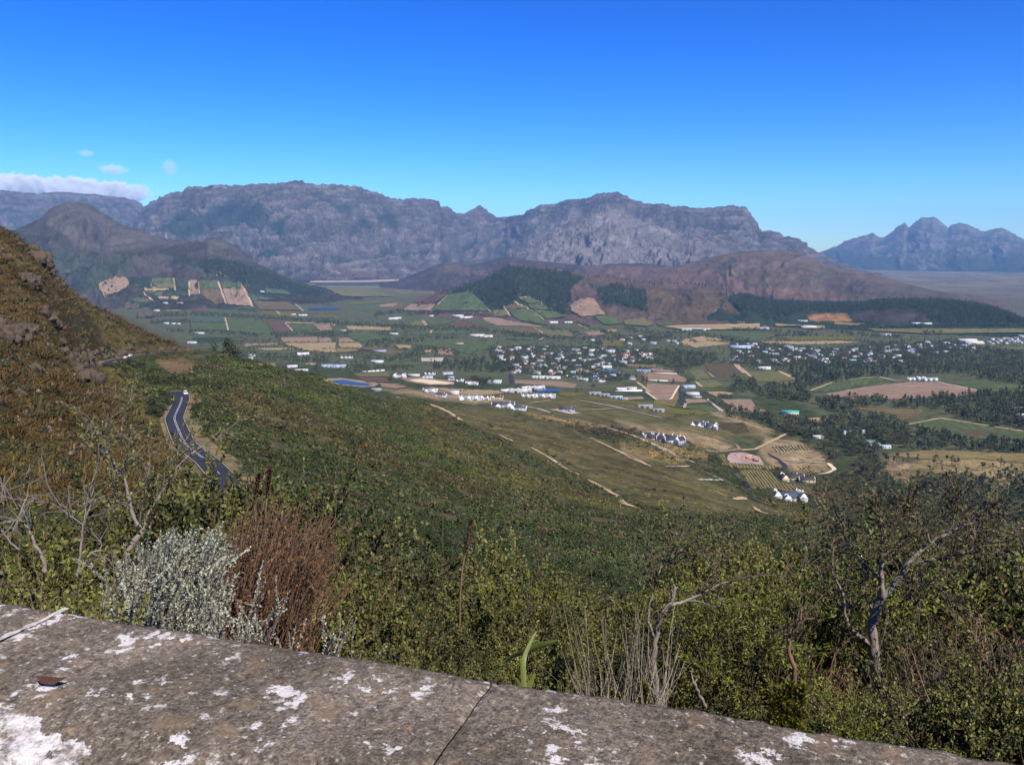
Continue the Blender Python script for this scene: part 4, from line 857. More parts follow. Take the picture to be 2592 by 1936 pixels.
def wing_roof(cx, cy, L, W, a, h, rh, over=.35, th=.22):
    x, y = L / 2 + (over if over > 0 else over), W / 2 + abs(over); k = rh / (W / 2); e = h - k * abs(over) + .02
    V = np.array([(-x, -y, e), (x, -y, e), (-x, 0, h + rh + .02), (x, 0, h + rh + .02), (-x, y, e), (x, y, e), (-x, -y, e + th), (x, -y, e + th), (-x, 0, h + rh + th), (x, 0, h + rh + th), (-x, y, e + th), (x, y, e + th)])
    F = [[6, 7, 9, 8], [8, 9, 11, 10], [0, 2, 3, 1], [2, 4, 5, 3], [0, 1, 7, 6], [4, 10, 11, 5], [0, 6, 8, 2], [2, 8, 10, 4], [1, 3, 9, 7], [3, 5, 11, 9]]
    V = rot2(V, a); V[:, 0] += cx; V[:, 1] += cy; return V, F
def parapet(cx, cy, L, W, a, h, rh, s, t=.45):
    """white gable parapet standing just above the roof end"""
    x0, x1 = (L / 2 - t, L / 2 + .06) if s > 0 else (-L / 2 - .06, -L / 2 + t); y = W / 2 + .12; up = .55
    prof = [(-y, h - .6), (-y, h + up * .6), (-.6, h + rh + up), (.6, h + rh + up), (y, h + up * .6), (y, h - .6)]
    V = np.array([(x, p, q) for x in (x0, x1) for p, q in prof]); k = 6
    F = [list(range(k))[::-1], list(range(k, 2 * k))] + [[i, (i + 1) % k, k + (i + 1) % k, k + i] for i in range(k)]
    if s < 0: pass
    V = rot2(V, a); V[:, 0] += cx; V[:, 1] += cy; return V, F
def boxm(cx, cy, cz, sx, sy, sz, a=0.0):
    V = np.array([(p * sx / 2, q * sy / 2, r * sz / 2) for p in (-1, 1) for q in (-1, 1) for r in (-1, 1)], float); V[:, 2] += cz
    V = rot2(V, a); V[:, 0] += cx; V[:, 1] += cy
    return V, [(0, 1, 3, 2), (4, 6, 7, 5), (0, 4, 5, 1), (2, 3, 7, 6), (0, 2, 6, 4), (1, 5, 7, 3)]
def cat_l(parts):
    V, F, o = [], [], 0
    for v, f in parts: V.append(v); F += [[i + o for i in q] for q in f]; o += len(v)
    return np.concatenate(V), F
def house(name, label, cat, loc, rz, wings, wall, roof, chims=(), pane=True, cape=False, group=None):
    """wings: (cx, cy, length, width, angle, wall height, roof rise)"""
    root = empty(name, loc, rz)
    mesh_obj('wall', *cat_l([wing_wall(*w) for w in wings]), wall, root)
    for w in wings:
        r = mesh_obj('roof', *wing_roof(*w, over=-.3 if cape else .35), roof, root)
    if cape:
        for w in wings:
            for s in (-1, 1): mesh_obj('gable', *parapet(*w, s), wall, root)
    for cx, cy, zt in chims:
        c = mesh_obj('chimney', *boxm(cx, cy, zt - 1.5, 1.1, .9, 3.4), wall, root)
        mesh_obj('chimney_cap', *boxm(cx, cy, zt + .3, 1.35, 1.15, .25), wall, c)
    if pane:
        for cx, cy, L, W, a, h, rh in wings:
            ca_, sa_ = math.cos(a), math.sin(a)
            n = max(1, int(L / 4.2))
            for i in range(n):
                for s in (-1, 1):
                    lx = (i + .5) / n * L - L / 2; ly = s * (W / 2 + .02)
                    mesh_obj('window', *boxm(cx + lx * ca_ - ly * sa_, cy + lx * sa_ + ly * ca_, 1.55, 1.3, .1, 1.5, a), M_glass, root)
            for s in (-1, 1):
                lx = s * (L / 2 + .07)
                mesh_obj('window' if s > 0 else 'door', *boxm(cx + lx * ca_, cy + lx * sa_, 1.5 if s > 0 else 1.1, .1, 1.6, 1.6 if s > 0 else 2.3, a), M_glass if s > 0 else M_door, root)
    tag(root, label, cat, group); return root
H90 = math.pi / 2
def base_at(u, v, w=10):
    x, y = G(u, v); xs = np.array([x, x - w / 2, x + w / 2, x, x]); ys = np.array([y, y, y, y + w / 2, y - w / 4])
    return (x, y + w * .25, float(ground_z(xs, ys)[0].mean()))
HOUSES_XY = []
def place(view, p, w, rz, preset, wall, roof, label, cape=False, name='house', cat='house', pane=True):
    u, v = px(view, [p])[0]; loc = base_at(u, v, w * .5); HOUSES_XY.append((loc[0], loc[1], w * .6))
    s = w
    P = {'main': [(0, 0, s, s * .36, 0, 3.2, s * .12)],
         'L': [(0, 0, s, s * .34, 0, 3.2, s * .11), (-s * .3, -s * .2, s * .42, s * .3, H90, 3.2, s * .10)],
         'T': [(0, 0, s, s * .32, 0, 3.4, s * .11), (s * .3, -s * .16, s * .5, s * .3, H90, 3.4, s * .10), (-s * .2, -s * .2, s * .36, s * .24, H90, 2.8, s * .08)],
         'row': [(0, 0, s, s * .24, 0, 3.3, s * .075)] + [(s * q, -s * .12, s * .34, s * .17, H90, 3.3, s * .07) for q in (-.38, -.05, .28)],
         'long': [(0, 0, s, s * .22, 0, 3.4, s * .06)],
         'pair': [(-s * .27, 0, s * .5, s * .3, H90, 5.4, s * .09), (s * .27, 0, s * .5, s * .3, H90, 5.4, s * .09), (0, s * .05, s * .7, s * .26, 0, 5.2, s * .07)],
         'cluster': [(s * a, s * b, s * .24, s * .17, c, 3.4, s * .05) for a, b, c in ((-.4, .02, 0), (-.18, -.08, H90), (-.2, .14, 0), (.02, .03, 0), (.06, -.16, H90), (.24, .05, 0), (.22, -.12, 0), (.42, .02, H90), (.4, .18, 0), (.1, .18, H90))],
         'box': [(0, 0, s, s * .7, 0, 5.5, .25)],
         'shed': [(0, 0, s, s * .42, 0, 4.5, s * .07)]}[preset]
    ch = [(P[0][2] * .3, 0, P[0][5] + P[0][6] + .4)] if preset in ('L', 'T', 'row', 'pair') else []
    return house(name, label, cat, loc, rz, P, wall, RM[roof], ch, pane, cape)
W_, CR, GRW = M_plaster, M_cream, M_greyw
# --- the nearest estate houses
loc = base_at(*px('A1', [(1480, 1080)])[0], 14); HOUSES_XY.append((loc[0], loc[1], 22))
house('estate_house', 'large white gabled house with slate blue roof, lowest on the estate', 'house', loc, -.06, [(-1, 3, 25, 9.5, 0, 3.8, 4.2), (-12.5, 4, 13, 8.5, H90, 3.8, 4.4), (12.5, -1, 18, 8.5, H90, 4.2, 4.4), (-3.5, -5, 9, 8, H90, 3.2, 2.8), (4, -4.5, 9, 4, 0, 3.0, 1.2)], W_, RM['slate'],
      [(9, 7, 10.2), (14.5, 3, 9.6), (-14, 8, 9.4)], True, True)
loc = base_at(*px('A1', [(1590, 740)])[0], 14); HOUSES_XY.append((loc[0], loc[1], 24))
house('estate_house', 'cream yellow house with black slate roofs above the vine rows', 'house', loc, -.04, [(0, 7, 24, 8.5, 0, 3.6, 4.0), (-13, 3, 17, 8.5, H90, 3.8, 4.2), (13, -1, 19, 7.5, 0, 3.2, 3.0)], CR, RM['dark'], [(-15, 9, 9.2), (4, 9, 8.8)], True, True)
loc = base_at(*px('A2', [(560, 430)])[0], 20); HOUSES_XY.append((loc[0], loc[1], 36))
A_ = -.62
house('estate_house', 'long white complex of many gables and dark slate roofs beside the asphalt strip', 'house', loc, A_, [(-23, 6, 12, 8, .9, 3.4, 3.6), (-12, -3, 15, 8, .35, 3.4, 3.6), (-9, 10, 12, 7.5, .35, 3.4, 3.6), (2, -2, 14, 8, .35, 3.4, 3.6), (7, 9, 16, 8, .0, 3.4, 3.6), (14, -2, 17, 8.5, .75, 4.2, 4.6), (25, 1, 13, 8, 1.3, 4.2, 4.2)], W_, RM['dark'],
      [(-6, 4, 8.6), (12, 6, 9.4), (24, 2, 10)], True, True)
loc = base_at(*px('A2', [(1360, 165)])[0], 14); HOUSES_XY.append((loc[0], loc[1], 24))
house('estate_house', 'white house with blue slate roof standing among green vine rows', 'house', loc, -.32, [(-8, 2, 22, 8.5, 0, 3.4, 4.0), (-17, -3, 12, 8, H90, 3.4, 3.6), (-7, -4, 9, 7, H90, 3.0, 3.0), (9, 0, 16, 8.5, 0, 3.4, 4.0), (17, -2, 14, 8, H90, 3.6, 3.8)], W_, RM['slate'], [(-2, 3, 8.8), (5, 3, 8.8)], True, True)
# --- unfinished house
loc = base_at(*px('A1', [(620, 330)])[0], 18); HOUSES_XY.append((loc[0], loc[1], 24))
drape('rubble_yard', [G(*q) for q in densify(px('A1', [(310,250),(380,200),(600,190),(900,270),(1000,430),(760,410),(360,390),(300,320)]), 4)], FM['rub'], .8)
ruin = empty('unfinished_house', loc, -.08)
for cx, cy, sx, sy, h in [(-16, 3, 8, .5, 4.2), (-20, 6, .5, 7, 4.2), (-12, 6.5, .5, 7, 3.6), (-6, 4, 7, .5, 4.6), (-9.5, 8, .5, 8, 4.6), (1, 2.5, 6, .5, 3.4), (8, 1, 9, .5, 3.6), (3.6, 5, .5, 6, 3.8), (12.6, 3.5, .5, 6, 4.4), (16, -1, 7, .5, 2.6), (19.5, 2, .5, 7, 2.8), (6, 8, 18, .5, 3.8), (-14, 10, 12, .5, 4.4)]:
    mesh_obj('wall', *boxm(cx, cy, h / 2 - 1, sx, sy, h + 2), M_pinkw, ruin)
mesh_obj('roof_beam', *boxm(6, 3, 4.2, 13, .3, .3), M_cream, ruin); mesh_obj('roof_beam', *boxm(6, 6, 4.2, 13, .3, .3), M_cream, ruin)
tag(ruin, 'roofless unfinished house of raw pink brick on a rubble yard', 'building site')
for t in [
 ('Z6', (780,650), 36, 0, 'pair', W_, 'brown', 'big white double storey house beside the pale dead gum', True), ('Z6', (912,636), 27, 0, 'long', W_, 'pale', 'white house with pale blue grey roof behind the sand clearing', False),
 ('Z6', (1062,622), 26, 0, 'row', W_, 'dark', 'white three gabled house behind the tall gums, left of the drive', True), ('Z6', (1040,655), 24, 0, 'row', W_, 'blue', 'low house with dark blue roof right behind the sand clearing', False),
 ('Z6', (1228,618), 26, .05, 'L', W_, 'grey', 'white house at the top of the hedged drive', False), ('Z6', (1250,648), 19, 0, 'main', W_, 'slate', 'white house with dark slate roof left of the tall gums', False),
 ('Z6', (1262,672), 18, .1, 'L', W_, 'dark', 'small white house with dark roof at the left of a pair below the drive', False), ('Z6', (1335,685), 20, -.1, 'T', W_, 'dark', 'white gabled house with black roof just left of the tall gums', True),
 ('Z6', (1455,715), 26, 0, 'T', W_, 'pale', 'white house with pale roofs at the foot of the tall gums', True), ('Z6', (1665,700), 30, -.2, 'L', W_, 'teal', 'white house with pale teal roof right of the tall gums', True),
 ('Z6', (563,775), 18, -.1, 'main', GRW, 'grey', 'lone small grey cottage on the slope below the long pond', False), ('Z6', (1065,785), 25, -.1, 'T', W_, 'grey', 'white house with grey roof, upper left of the estate slope', True),
 ('Z6', (1165,825), 20, -.4, 'L', W_, 'slate', 'white house with dark roof and low wall on the estate slope', False), ('Z6', (1288,805), 17, -.15, 'box', W_, 'pale', 'plain white cube house on bare earth', False),
 ('Z6', (1440,855), 36, 0, 'row', W_, 'grey', 'row of white gables under grey roofs, left end of the estate row', True), ('Z6', (1560,852), 25, 0, 'row', W_, 'slate', 'white gabled house with dark slate roof, middle of the estate row', True),
 ('Z6', (1690,848), 20, 0, 'L', CR, 'dark', 'cream house with black roof at the right end of the estate row', True), ('Z6', (1870,790), 56, .12, 'cluster', GRW, 'pale', 'big cluster of grey stone lodges with pale roofs, left half', False),
 ('Z6', (2030,760), 46, .12, 'cluster', GRW, 'pale', 'big cluster of grey stone lodges with pale roofs, right half', False), ('Z6', (1985,833), 26, 0, 'row', W_, 'grey', 'left one of two white gabled houses below the small dark pond', True),
 ('Z6', (2135,833), 38, 0, 'row', W_, 'grey', 'right one of two white gabled houses below the small dark pond', True), ('Z6', (1745,925), 34, -.05, 'T', W_, 'slate', 'white house with long slate roof nearest below the estate row', True),
 ('Z6', (1890,950), 24, -.2, 'L', W_, 'slate', 'right wing house with slate roof nearest below the estate row', True), ('Z7', (500,965), 24, -.15, 'T', GRW, 'slate', 'lone dark roofed house on a gravel yard', False),
 ('Z7', (1230,930), 26, -.3, 'row', GRW, 'grey', 'grey roofed lodge amid yellow vines, upper one', False), ('Z7', (1355,965), 20, -.3, 'row', GRW, 'grey', 'grey roofed lodge amid yellow vines, lower one', False),
 ('Z7', (760,808), 24, -.2, 'row', GRW, 'grey', 'grey lodge at the left end of the lodge row', False), ('Z7', (850,822), 20, -.2, 'row', GRW, 'grey', 'grey lodge second in the lodge row', False), ('Z7', (960,845), 24, -.3, 'row', GRW, 'blue', 'blue grey lodge third in the lodge row', False),
 ('Z7', (1035,858), 12, -.3, 'L', GRW, 'grey', 'small grey lodge at the right end of the lodge row', False), ('Z7', (1010,768), 20, 0, 'L', W_, 'pale', 'white house left of the long white hall', True), ('Z7', (1100,765), 22, -.1, 'shed', W_, 'pale', 'white hall with white roof by the garden wall', False),
 ('Z7', (1640,745), 26, -.2, 'L', W_, 'blue', 'blue roofed house at the head of the straight drive', False), ('Z7', (1670,815), 26, -.05, 'box', W_, 'pale', 'white modern flat roofed villa beside the straight drive', False), ('Z7', (1700,835), 22, -.05, 'long', W_, 'slate', 'low dark roofed wing below the flat roofed villa', False),
 ('Z8', (450,800), 30, -.2, 'shed', W_, 'emerald', 'barn with a bright green roof among the stream trees', False), ('Z8', (630,925), 15, 0, 'main', W_, 'pale', 'white cottage in the stream trees, upper one of two', False), ('Z8', (660,985), 15, -.2, 'main', W_, 'pale', 'white cottage in the stream trees, lower one of two', False),
 ('Z8', (870,950), 16, 0, 'L', W_, 'blue', 'cottage with pale blue roof deep in the stream trees', False), ('Z8', (985,945), 16, .2, 'main', W_, 'teal', 'cottage with pale green roof deep in the stream trees', False), ('Z8', (1045,1025), 20, -.4, 'main', GRW, 'green', 'green roofed cottage on the right of the stream trees', False),
 ('Z8', (1090,1050), 18, .3, 'L', GRW, 'grey', 'grey cottage just below the green roofed one', False), ('Z8', (1165,1060), 16, 0, 'main', W_, 'teal', 'pale cottage at the right edge of the stream trees', False), ('Z8', (1385,545), 28, 0, 'row', W_, 'pale', 'left white farmhouse on top of the bare dome field', True),
 ('Z8', (1440,545), 22, 0, 'pair', W_, 'grey', 'tall white farmhouse in the middle of the dome field farm', True), ('Z8', (1505,548), 34, 0, 'row', W_, 'grey', 'right white farmhouse on top of the bare dome field', True), ('Z8', (255,462), 30, 0, 'main', W_, 'pale', 'white house at the edge of the olive field below the town', False),
 ('Z8', (2205,825), 20, 0, 'L', W_, 'pale', 'white house at the far right edge above the dark field', False), ('Z8', (2200,765), 10, 0, 'main', W_, 'pale', 'small white house at the right edge of the plantation', False),
 ('Z5', (870,697), 30, 0, 'row', W_, 'pale', 'long white farmhouse just beyond the end of the spur', False), ('Z5', (1905,805), 34, .1, 'L', W_, 'pale', 'white gabled farmhouse with bright walls above the dark wood', True), ('Z5', (1430,818), 18, 0, 'main', W_, 'pale', 'small white house left in the dark valley wood', False),
 ('Z5', (1395,846), 26, 0, 'L', GRW, 'teal', 'pale farm building at the left end of the dark wood', False), ('Z5', (1805,922), 26, 0, 'L', W_, 'pale', 'pale roofed house between the round trees beyond the slope', False), ('Z5', (1890,958), 32, 0, 'long', W_, 'pale', 'low white house in front of the round trees', False),
 ('Z5', (1905,440), 40, 0, 'row', W_, 'pale', 'white farmhouse beside the yellow vine field', True), ('Z5', (1815,434), 24, 0, 'main', W_, 'pale', 'small white house left of the yellow field farmhouse', False), ('Z5', (1510,217), 44, 0, 'long', W_, 'pale', 'white farm on the left hill foot under dark trees', False),
 ('Z5', (620,324), 26, 0, 'main', W_, 'pale', 'white house in the upper left farm trees', False), ('Z5', (755,322), 34, 0, 'long', W_, 'red', 'long white house with red roof in the upper left trees', False), ('Z5', (540,396), 30, 0, 'main', W_, 'pale', 'white shed by the left tree belt', False),
 ('Z5', (635,516), 26, 0, 'main', W_, 'pale', 'first of three small white sheds left of the square vineyards', False), ('Z5', (695,518), 18, 0, 'main', W_, 'pale', 'second of three small white sheds left of the square vineyards', False), ('Z5', (745,520), 16, 0, 'main', W_, 'pale', 'third of three small white sheds left of the square vineyards', False),
 ('Z5', (940,608), 34, 0, 'long', W_, 'pale', 'long white shed below the square vineyards', False), ('Z6', (720,105), 44, 0, 'L', W_, 'pale', 'white winery buildings under the dark belt, left one', False), ('Z6', (765,98), 30, 0, 'main', W_, 'pale', 'white winery buildings under the dark belt, right one', False),
 ('Z6', (1075,78), 22, 0, 'main', W_, 'pale', 'white house at the foot of the wedge vineyard', False), ('Z6', (1325,78), 50, 0, 'shed', W_, 'pale', 'large white shed below the wedge vineyard', False), ('Z6', (1400,95), 60, 0, 'row', W_, 'pale', 'white winery with several roofs below the wedge vineyard', False),
 ('Z6', (1505,265), 52, 0, 'shed', W_, 'pale', 'long white shed in the middle of the valley vineyards', False), ('Z6', (1605,270), 34, 0, 'L', W_, 'pale', 'white house right of the long valley shed', False), ('Z6', (1335,336), 28, 0, 'long', W_, 'red', 'low house in the middle of the wide green field', False),
 ('Z6', (265,214), 36, 0, 'long', W_, 'grey', 'grey roofed farm beside the dry strip field', False), ('Z6', (600,410), 34, 0, 'long', GRW, 'blue', 'bluish shed beside the brown vine field', False), ('Z6', (570,510), 34, 0, 'shed', W_, 'pale', 'white hall beside the small green field', False), ('Z6', (285,468), 34, 0, 'row', W_, 'slate', 'white gabled house with dark roof among left valley trees', True),
 ('Z6', (155,555), 60, 0, 'cluster', GRW, 'blue', 'cluster of bluish roofs at the left valley edge', False), ('Z6', (725,246), 32, 0, 'long', W_, 'pale', 'white house in the belt above the green field', False), ('Z7', (375,140), 36, 0, 'L', W_, 'pale', 'white farmhouse at the foot of the terraced vineyard', True), ('Z7', (512,138), 34, 0, 'row', W_, 'pale', 'white farm right of the terraced vineyard', True),
 ('Z7', (1620,205), 44, 0, 'row', W_, 'pale', 'white farm on the dry field under the brown hill, left one', False), ('Z7', (1720,205), 50, 0, 'long', W_, 'teal', 'white farm on the dry field under the brown hill, middle one', False), ('Z7', (1800,208), 30, 0, 'L', W_, 'pale', 'white farm on the dry field under the brown hill, right one', False),
 ('Z7', (2120,375), 62, -.1, 'shed', W_, 'blue', 'big blue grey roofed hall at the left of the far suburb', False), ('Z7', (1045,440), 26, 0, 'main', W_, 'red', 'house with a bright red roof in the town', False), ('Z7', (1235,440), 36, 0, 'T', W_, 'brown', 'white house with big gable in the town centre', True),
 ('Z7', (870,558), 26, 0, 'L', W_, 'pale', 'white chapel like house above the town pond', True), ('Z7', (1210,595), 34, -.2, 'cluster', GRW, 'grey', 'grey lodge cluster beside the town ponds', False), ('Z7', (240,655), 34, -.1, 'cluster', W_, 'pale', 'pale house cluster at the near edge of the town, left', False), ('Z7', (370,660), 34, -.1, 'row', W_, 'pale', 'white house row at the near edge of the town', False),
 ('Z8', (590,150), 60, 0, 'shed', W_, 'pale', 'long white roofed hall under the right hill', False), ('Z8', (1790,252), 60, 0, 'shed', W_, 'pale', 'upper one of two long white halls in the far suburb', False), ('Z8', (1840,270), 60, 0, 'shed', CR, 'pale', 'lower one of two long white halls in the far suburb', False), ('Z8', (250,158), 40, 0, 'L', W_, 'grey', 'grey house at the foot of the right hill', False),
 ('Z8', (1480,122), 40, 0, 'long', W_, 'pale', 'white hall at the foot of the wooded ridge, right one', False), ('Z8', (1400,120), 34, 0, 'long', W_, 'pale', 'white hall at the foot of the wooded ridge, left one', False), ('Z8', (1170,205), 40, 0, 'row', W_, 'grey', 'grey roofed farm in the middle of the right plain', False), ('Z8', (545,100), 40, 0, 'cluster', W_, 'grey', 'hamlet of grey roofs under the right hill', False),
]:
    vw, p, w, rz, pre, wl_, rf, lab, cape = t
    D = math.hypot(*G(*px(vw, [p])[0]))
    place(vw, p, w, rz + rng.normal(0, .05), pre, wl_, rf, lab, cape, pane=D < 1900)
# long white garden walls
for vw, p in (('Z6', [(390,590),(640,592)]), ('Z7', [(950,772),(1200,778)]), ('Z7', [(1310,608),(1530,616)]), ('Z7', [(1250,676),(1440,684)]), ('Z6', [(1340,855),(1380,858)])):
    W = [G(a, b) for a, b in px(vw, p)]; (xa, ya), (xb, yb) = W; L = math.hypot(xb - xa, yb - ya); a = math.atan2(yb - ya, xb - xa)
    z = float(ground_z([(xa + xb) / 2], [(ya + yb) / 2])[0][0]); r_ = empty('garden_wall', ((xa + xb) / 2, (ya + yb) / 2, z), a)
    mesh_obj('wall', *boxm(0, 0, .2, L, .5, 4.4), W_, r_); mesh_obj('coping', *boxm(0, 0, 2.47, L + .2, .8, .16), W_, r_)
    tag(r_, {390: 'long white garden wall right of the long pond', 950: 'white garden wall in front of the white hall', 1310: 'upper white wall of the bare building plots', 1250: 'lower white wall of the bare building plots', 1340: 'short white wall at the left end of the estate row'}[p[0][0]], 'wall')
def in_poly(p, poly):
    x, y = p; ins = False
    for i in range(len(poly)):
        (xa, ya), (xb, yb) = poly[i], poly[i - 1]
        if (ya > y) != (yb > y) and x < (xb - xa) * (y - ya) / (yb - ya) + xa: ins = not ins
    return ins
NOTREE = [px(vw, p) for vw, k, p in FIELDS if k not in ('dk',)]
NOTREE_BB = [(min(a for a, b in p), min(b for a, b in p), max(a for a, b in p), max(b for a, b in p)) for p in NOTREE]
def on_field(q):
    return any(b[0] < q[0] < b[2] and b[1] < q[1] < b[3] and in_poly(q, p) for p, b in zip(NOTREE, NOTREE_BB))
# --- town houses: repeats of a few kinds
VAR = []
rt = np.random.default_rng(5)
for rf in ('pale', 'grey', 'grey', 'teal', 'slate', 'red', 'brown', 'grey'):
    for shape in range(2):
        L = rt.uniform(12, 19); W = L * rt.uniform(.45, .6)
        wg = [(0, 0, L, W, 0, 3.3, W * .32)] + ([(L * .25, -W * .5, W * 1.1, W * .8, H90, 3.3, W * .27)] if shape else [])
        wl_me = mesh_obj('wall', *cat_l([wing_wall(*w) for w in wg]), W_ if rt.uniform() < .8 else CR, link=False)
        rf_me = [mesh_obj('roof', *wing_roof(*w), RM[rf], link=False) for w in wg]
        VAR.append((wl_me, rf_me, rf, shape))
RTXT = {'pale': 'pale roof', 'grey': 'grey roof', 'teal': 'greenish roof', 'slate': 'dark slate roof', 'red': 'red roof', 'brown': 'brown roof'}
def town(view, poly, n, where, grp, seed):
    p = px(view, poly); q = np.array(p); r = np.random.default_rng(seed); k = 0; tries = 0
    while k < n and tries < n * 30:
        tries += 1; c = (r.uniform(*np.sort(q[:, 0])[[0, -1]]), r.uniform(*np.sort(q[:, 1])[[0, -1]]))
        if not in_poly(c, p) or on_field(c): continue
        x, y = G(*c)
        if any((x - a) ** 2 + ((y - b) * .8) ** 2 < (w + 8) ** 2 for a, b, w in HOUSES_XY): continue
        wl_me, rf_me, rf, sh = VAR[r.integers(len(VAR))]
        e = empty('house', (x, y, float(ground_z(x, y)[0][0]) + .4), r.choice([0, .25, H90, -.3]) + r.normal(0, .12))
        s = r.uniform(.75, 1.15); e.scale = (s, s, s)
        for nm, me in [('wall', wl_me)] + [('roof', m) for m in rf_me]:
            o = bpy.data.objects.new(nm, me); o.parent = e; COL.objects.link(o)
        tag(e, f"{'white L shaped' if sh else 'white oblong'} house with {RTXT[rf]} {where}", 'house', f'{grp}, {RTXT[rf]}, {"L shaped" if sh else "oblong"}')
        HOUSES_XY.append((x, y, 9)); k += 1
town('Z7', [(-250,370),(300,360),(560,375),(1250,395),(1350,470),(1000,520),(720,560),(740,600),(1130,660),(1000,690),(700,690),(440,640),(0,615),(-120,560)], 125, 'among the town trees behind the estate', 'town houses', 31)
town('Z8', [(0,262),(350,285),(700,318),(1000,292),(1300,280),(1700,240),(1900,305),(1600,345),(1250,415),(900,415),(600,425),(300,440),(0,420)], 110, 'in the suburb on the right', 'suburb houses', 32)
town('Z8', [(1850,240),(2250,205),(2250,262),(1930,275)], 24, 'at the far right edge of the suburb', 'outer suburb houses', 33)
town('S', [(1450,845),(1600,850),(1750,870),(1700,880),(1450,870)], 14, 'scattered behind the town', 'houses behind the town', 34)
# ------------------------------------------------------------------ trees
def leaf_mat(name, c1, c2, c3=None, scale=.6, rough=.7):
    m, nt, b = new_mat(name)
    oi = N(nt, 'ShaderNodeObjectInfo'); geo = N(nt, 'ShaderNodeNewGeometry')
    r = ramp(nt, oi.outputs['Random'], [(0, c1), (1, c2)] if c3 is None else [(0, c1), (.55, c2), (1, c3)])
    tc = N(nt, 'ShaderNodeTexCoord'); n = noise_node(nt, tc.outputs['Object'], scale, 3)
    v = ramp(nt, n.outputs[0], [(.32, (.62,) * 3), (.68, (1.4, 1.38, 1.3))])
    c = mix(nt, 1.0, r.outputs[0], v.outputs[0], 'MULTIPLY')
    ri = ramp(nt, geo.outputs['Random Per Island'], [(0, (.7, .7, .72)), (1, (1.32, 1.3, 1.2))])
    c = mix(nt, 1.0, c, ri.outputs[0], 'MULTIPLY')
    nt.links.new(c, b.inputs['Base Color'])
    b.inputs['Roughness'].default_value = rough; b.inputs['Specular IOR Level'].default_value = .25
    return m
M_leafdark = leaf_mat('tree_leaves_dark', (.042, .058, .023), (.064, .080, .030), (.088, .094, .037))
M_leafpine = leaf_mat('pine_needles', (.034, .050, .023), (.053, .068, .030))
M_leafgum = leaf_mat('gum_leaves', (.044, .046, .022), (.062, .056, .030))
M_leafpale = leaf_mat('pale_leaves', (.060, .072, .034), (.085, .088, .045))
M_bark = simple('bark', (.11, .085, .065), .35, 3.0)
M_barkpale = simple('pale_bark', (.26, .22, .18), .3, 3.0)

def quads(P, size, r, flat=0.0, up=None):
    """leaf faces: random oriented quads at P"""
    n = len(P)
    a = r.normal(size=(n, 3)); a /= np.linalg.norm(a, axis=1)[:, None]
    if flat: a[:, 2] *= (1 - flat); a /= np.linalg.norm(a, axis=1)[:, None]
    b = r.normal(size=(n, 3)); b -= (a * b).sum(1)[:, None] * a; b /= np.linalg.norm(b, axis=1)[:, None]
    s = (size * r.uniform(.6, 1.3, n))[:, None] if np.ndim(size) == 0 else (size * r.uniform(.7, 1.3, n))[:, None]
    a = a * s; b = b * s * .7
    V = np.stack([P - a, P - b * .8, P + a, P + b * .8], 1).reshape(-1, 3)
    F = np.arange(4 * n).reshape(n, 4)
    return V, F
def tube(path, rad, k=5):
    path = np.asarray(path, float); n = len(path); rad = np.asarray(rad, float) * np.ones(n)
    t = np.gradient(path, axis=0); t /= np.maximum(np.linalg.norm(t, axis=1), 1e-9)[:, None]
    ref = np.where(np.abs(t[:, 2:3]) > .9, np.array([[1., 0, 0]]), np.array([[0, 0, 1.]]))
    a = np.cross(t, ref); a /= np.linalg.norm(a, axis=1)[:, None]; b = np.cross(t, a)
    th = np.arange(k) * 2 * np.pi / k
    V = (path[:, None] + rad[:, None, None] * (a[:, None] * np.cos(th)[None, :, None] + b[:, None] * np.sin(th)[None, :, None])).reshape(-1, 3)
    i = np.arange(n - 1)[:, None] * k + np.arange(k)[None]; j = np.arange(n - 1)[:, None] * k + (np.arange(k)[None] + 1) % k
    F = np.stack([i, j, j + k, i + k], -1).reshape(-1, 4)
    return V, F
def cat_mesh(parts):
    V, F, o = [], [], 0
    for v, f in parts:
        V.append(v); F.append(f + o); o += len(v)
    return np.concatenate(V), np.concatenate(F)
def crown_pts(kind, n, r):
    """points through the volume of a crown of height about 1 (unit tree, trunk foot at 0)"""
    if kind == 'broad':
        k = r.integers(5, 9); cs = np.column_stack([r.normal(0, .17, k), r.normal(0, .17, k), r.uniform(.38, .78, k)]); rs = r.uniform(.16, .27, k)
    elif kind == 'gum':
        k = 9; cs = np.column_stack([r.normal(0, .14, k), r.normal(0, .14, k), r.uniform(.35, .88, k)]); rs = r.uniform(.10, .2, k)
    elif kind == 'column':
        k = 8; cs = np.column_stack([r.normal(0, .02, k), r.normal(0, .02, k), np.linspace(.12, .9, k)]); rs = .11 * np.sin(np.linspace(.7, 2.75, k)) + .02
    elif kind == 'pine':
        k = 9; z = np.linspace(.25, .97, k); w = .21 * (1.08 - z) / .8
        cs = np.column_stack([r.normal(0, .5, k) * w, r.normal(0, .5, k) * w, z]); rs = .05 + w * .85
    else:  # thin pine: long bare trunk, open top
        k = 7; z = r.uniform(.55, .97, k); cs = np.column_stack([r.normal(0, .07, k), r.normal(0, .07, k), z]); rs = r.uniform(.05, .10, k)
    i = r.integers(0, k, n)
    d = r.normal(size=(n, 3)); d /= np.linalg.norm(d, axis=1)[:, None]
    rad = rs[i] * r.uniform(.25, 1, n) ** .4
    return cs[i] + d * rad[:, None] * np.array([1, 1, .85])
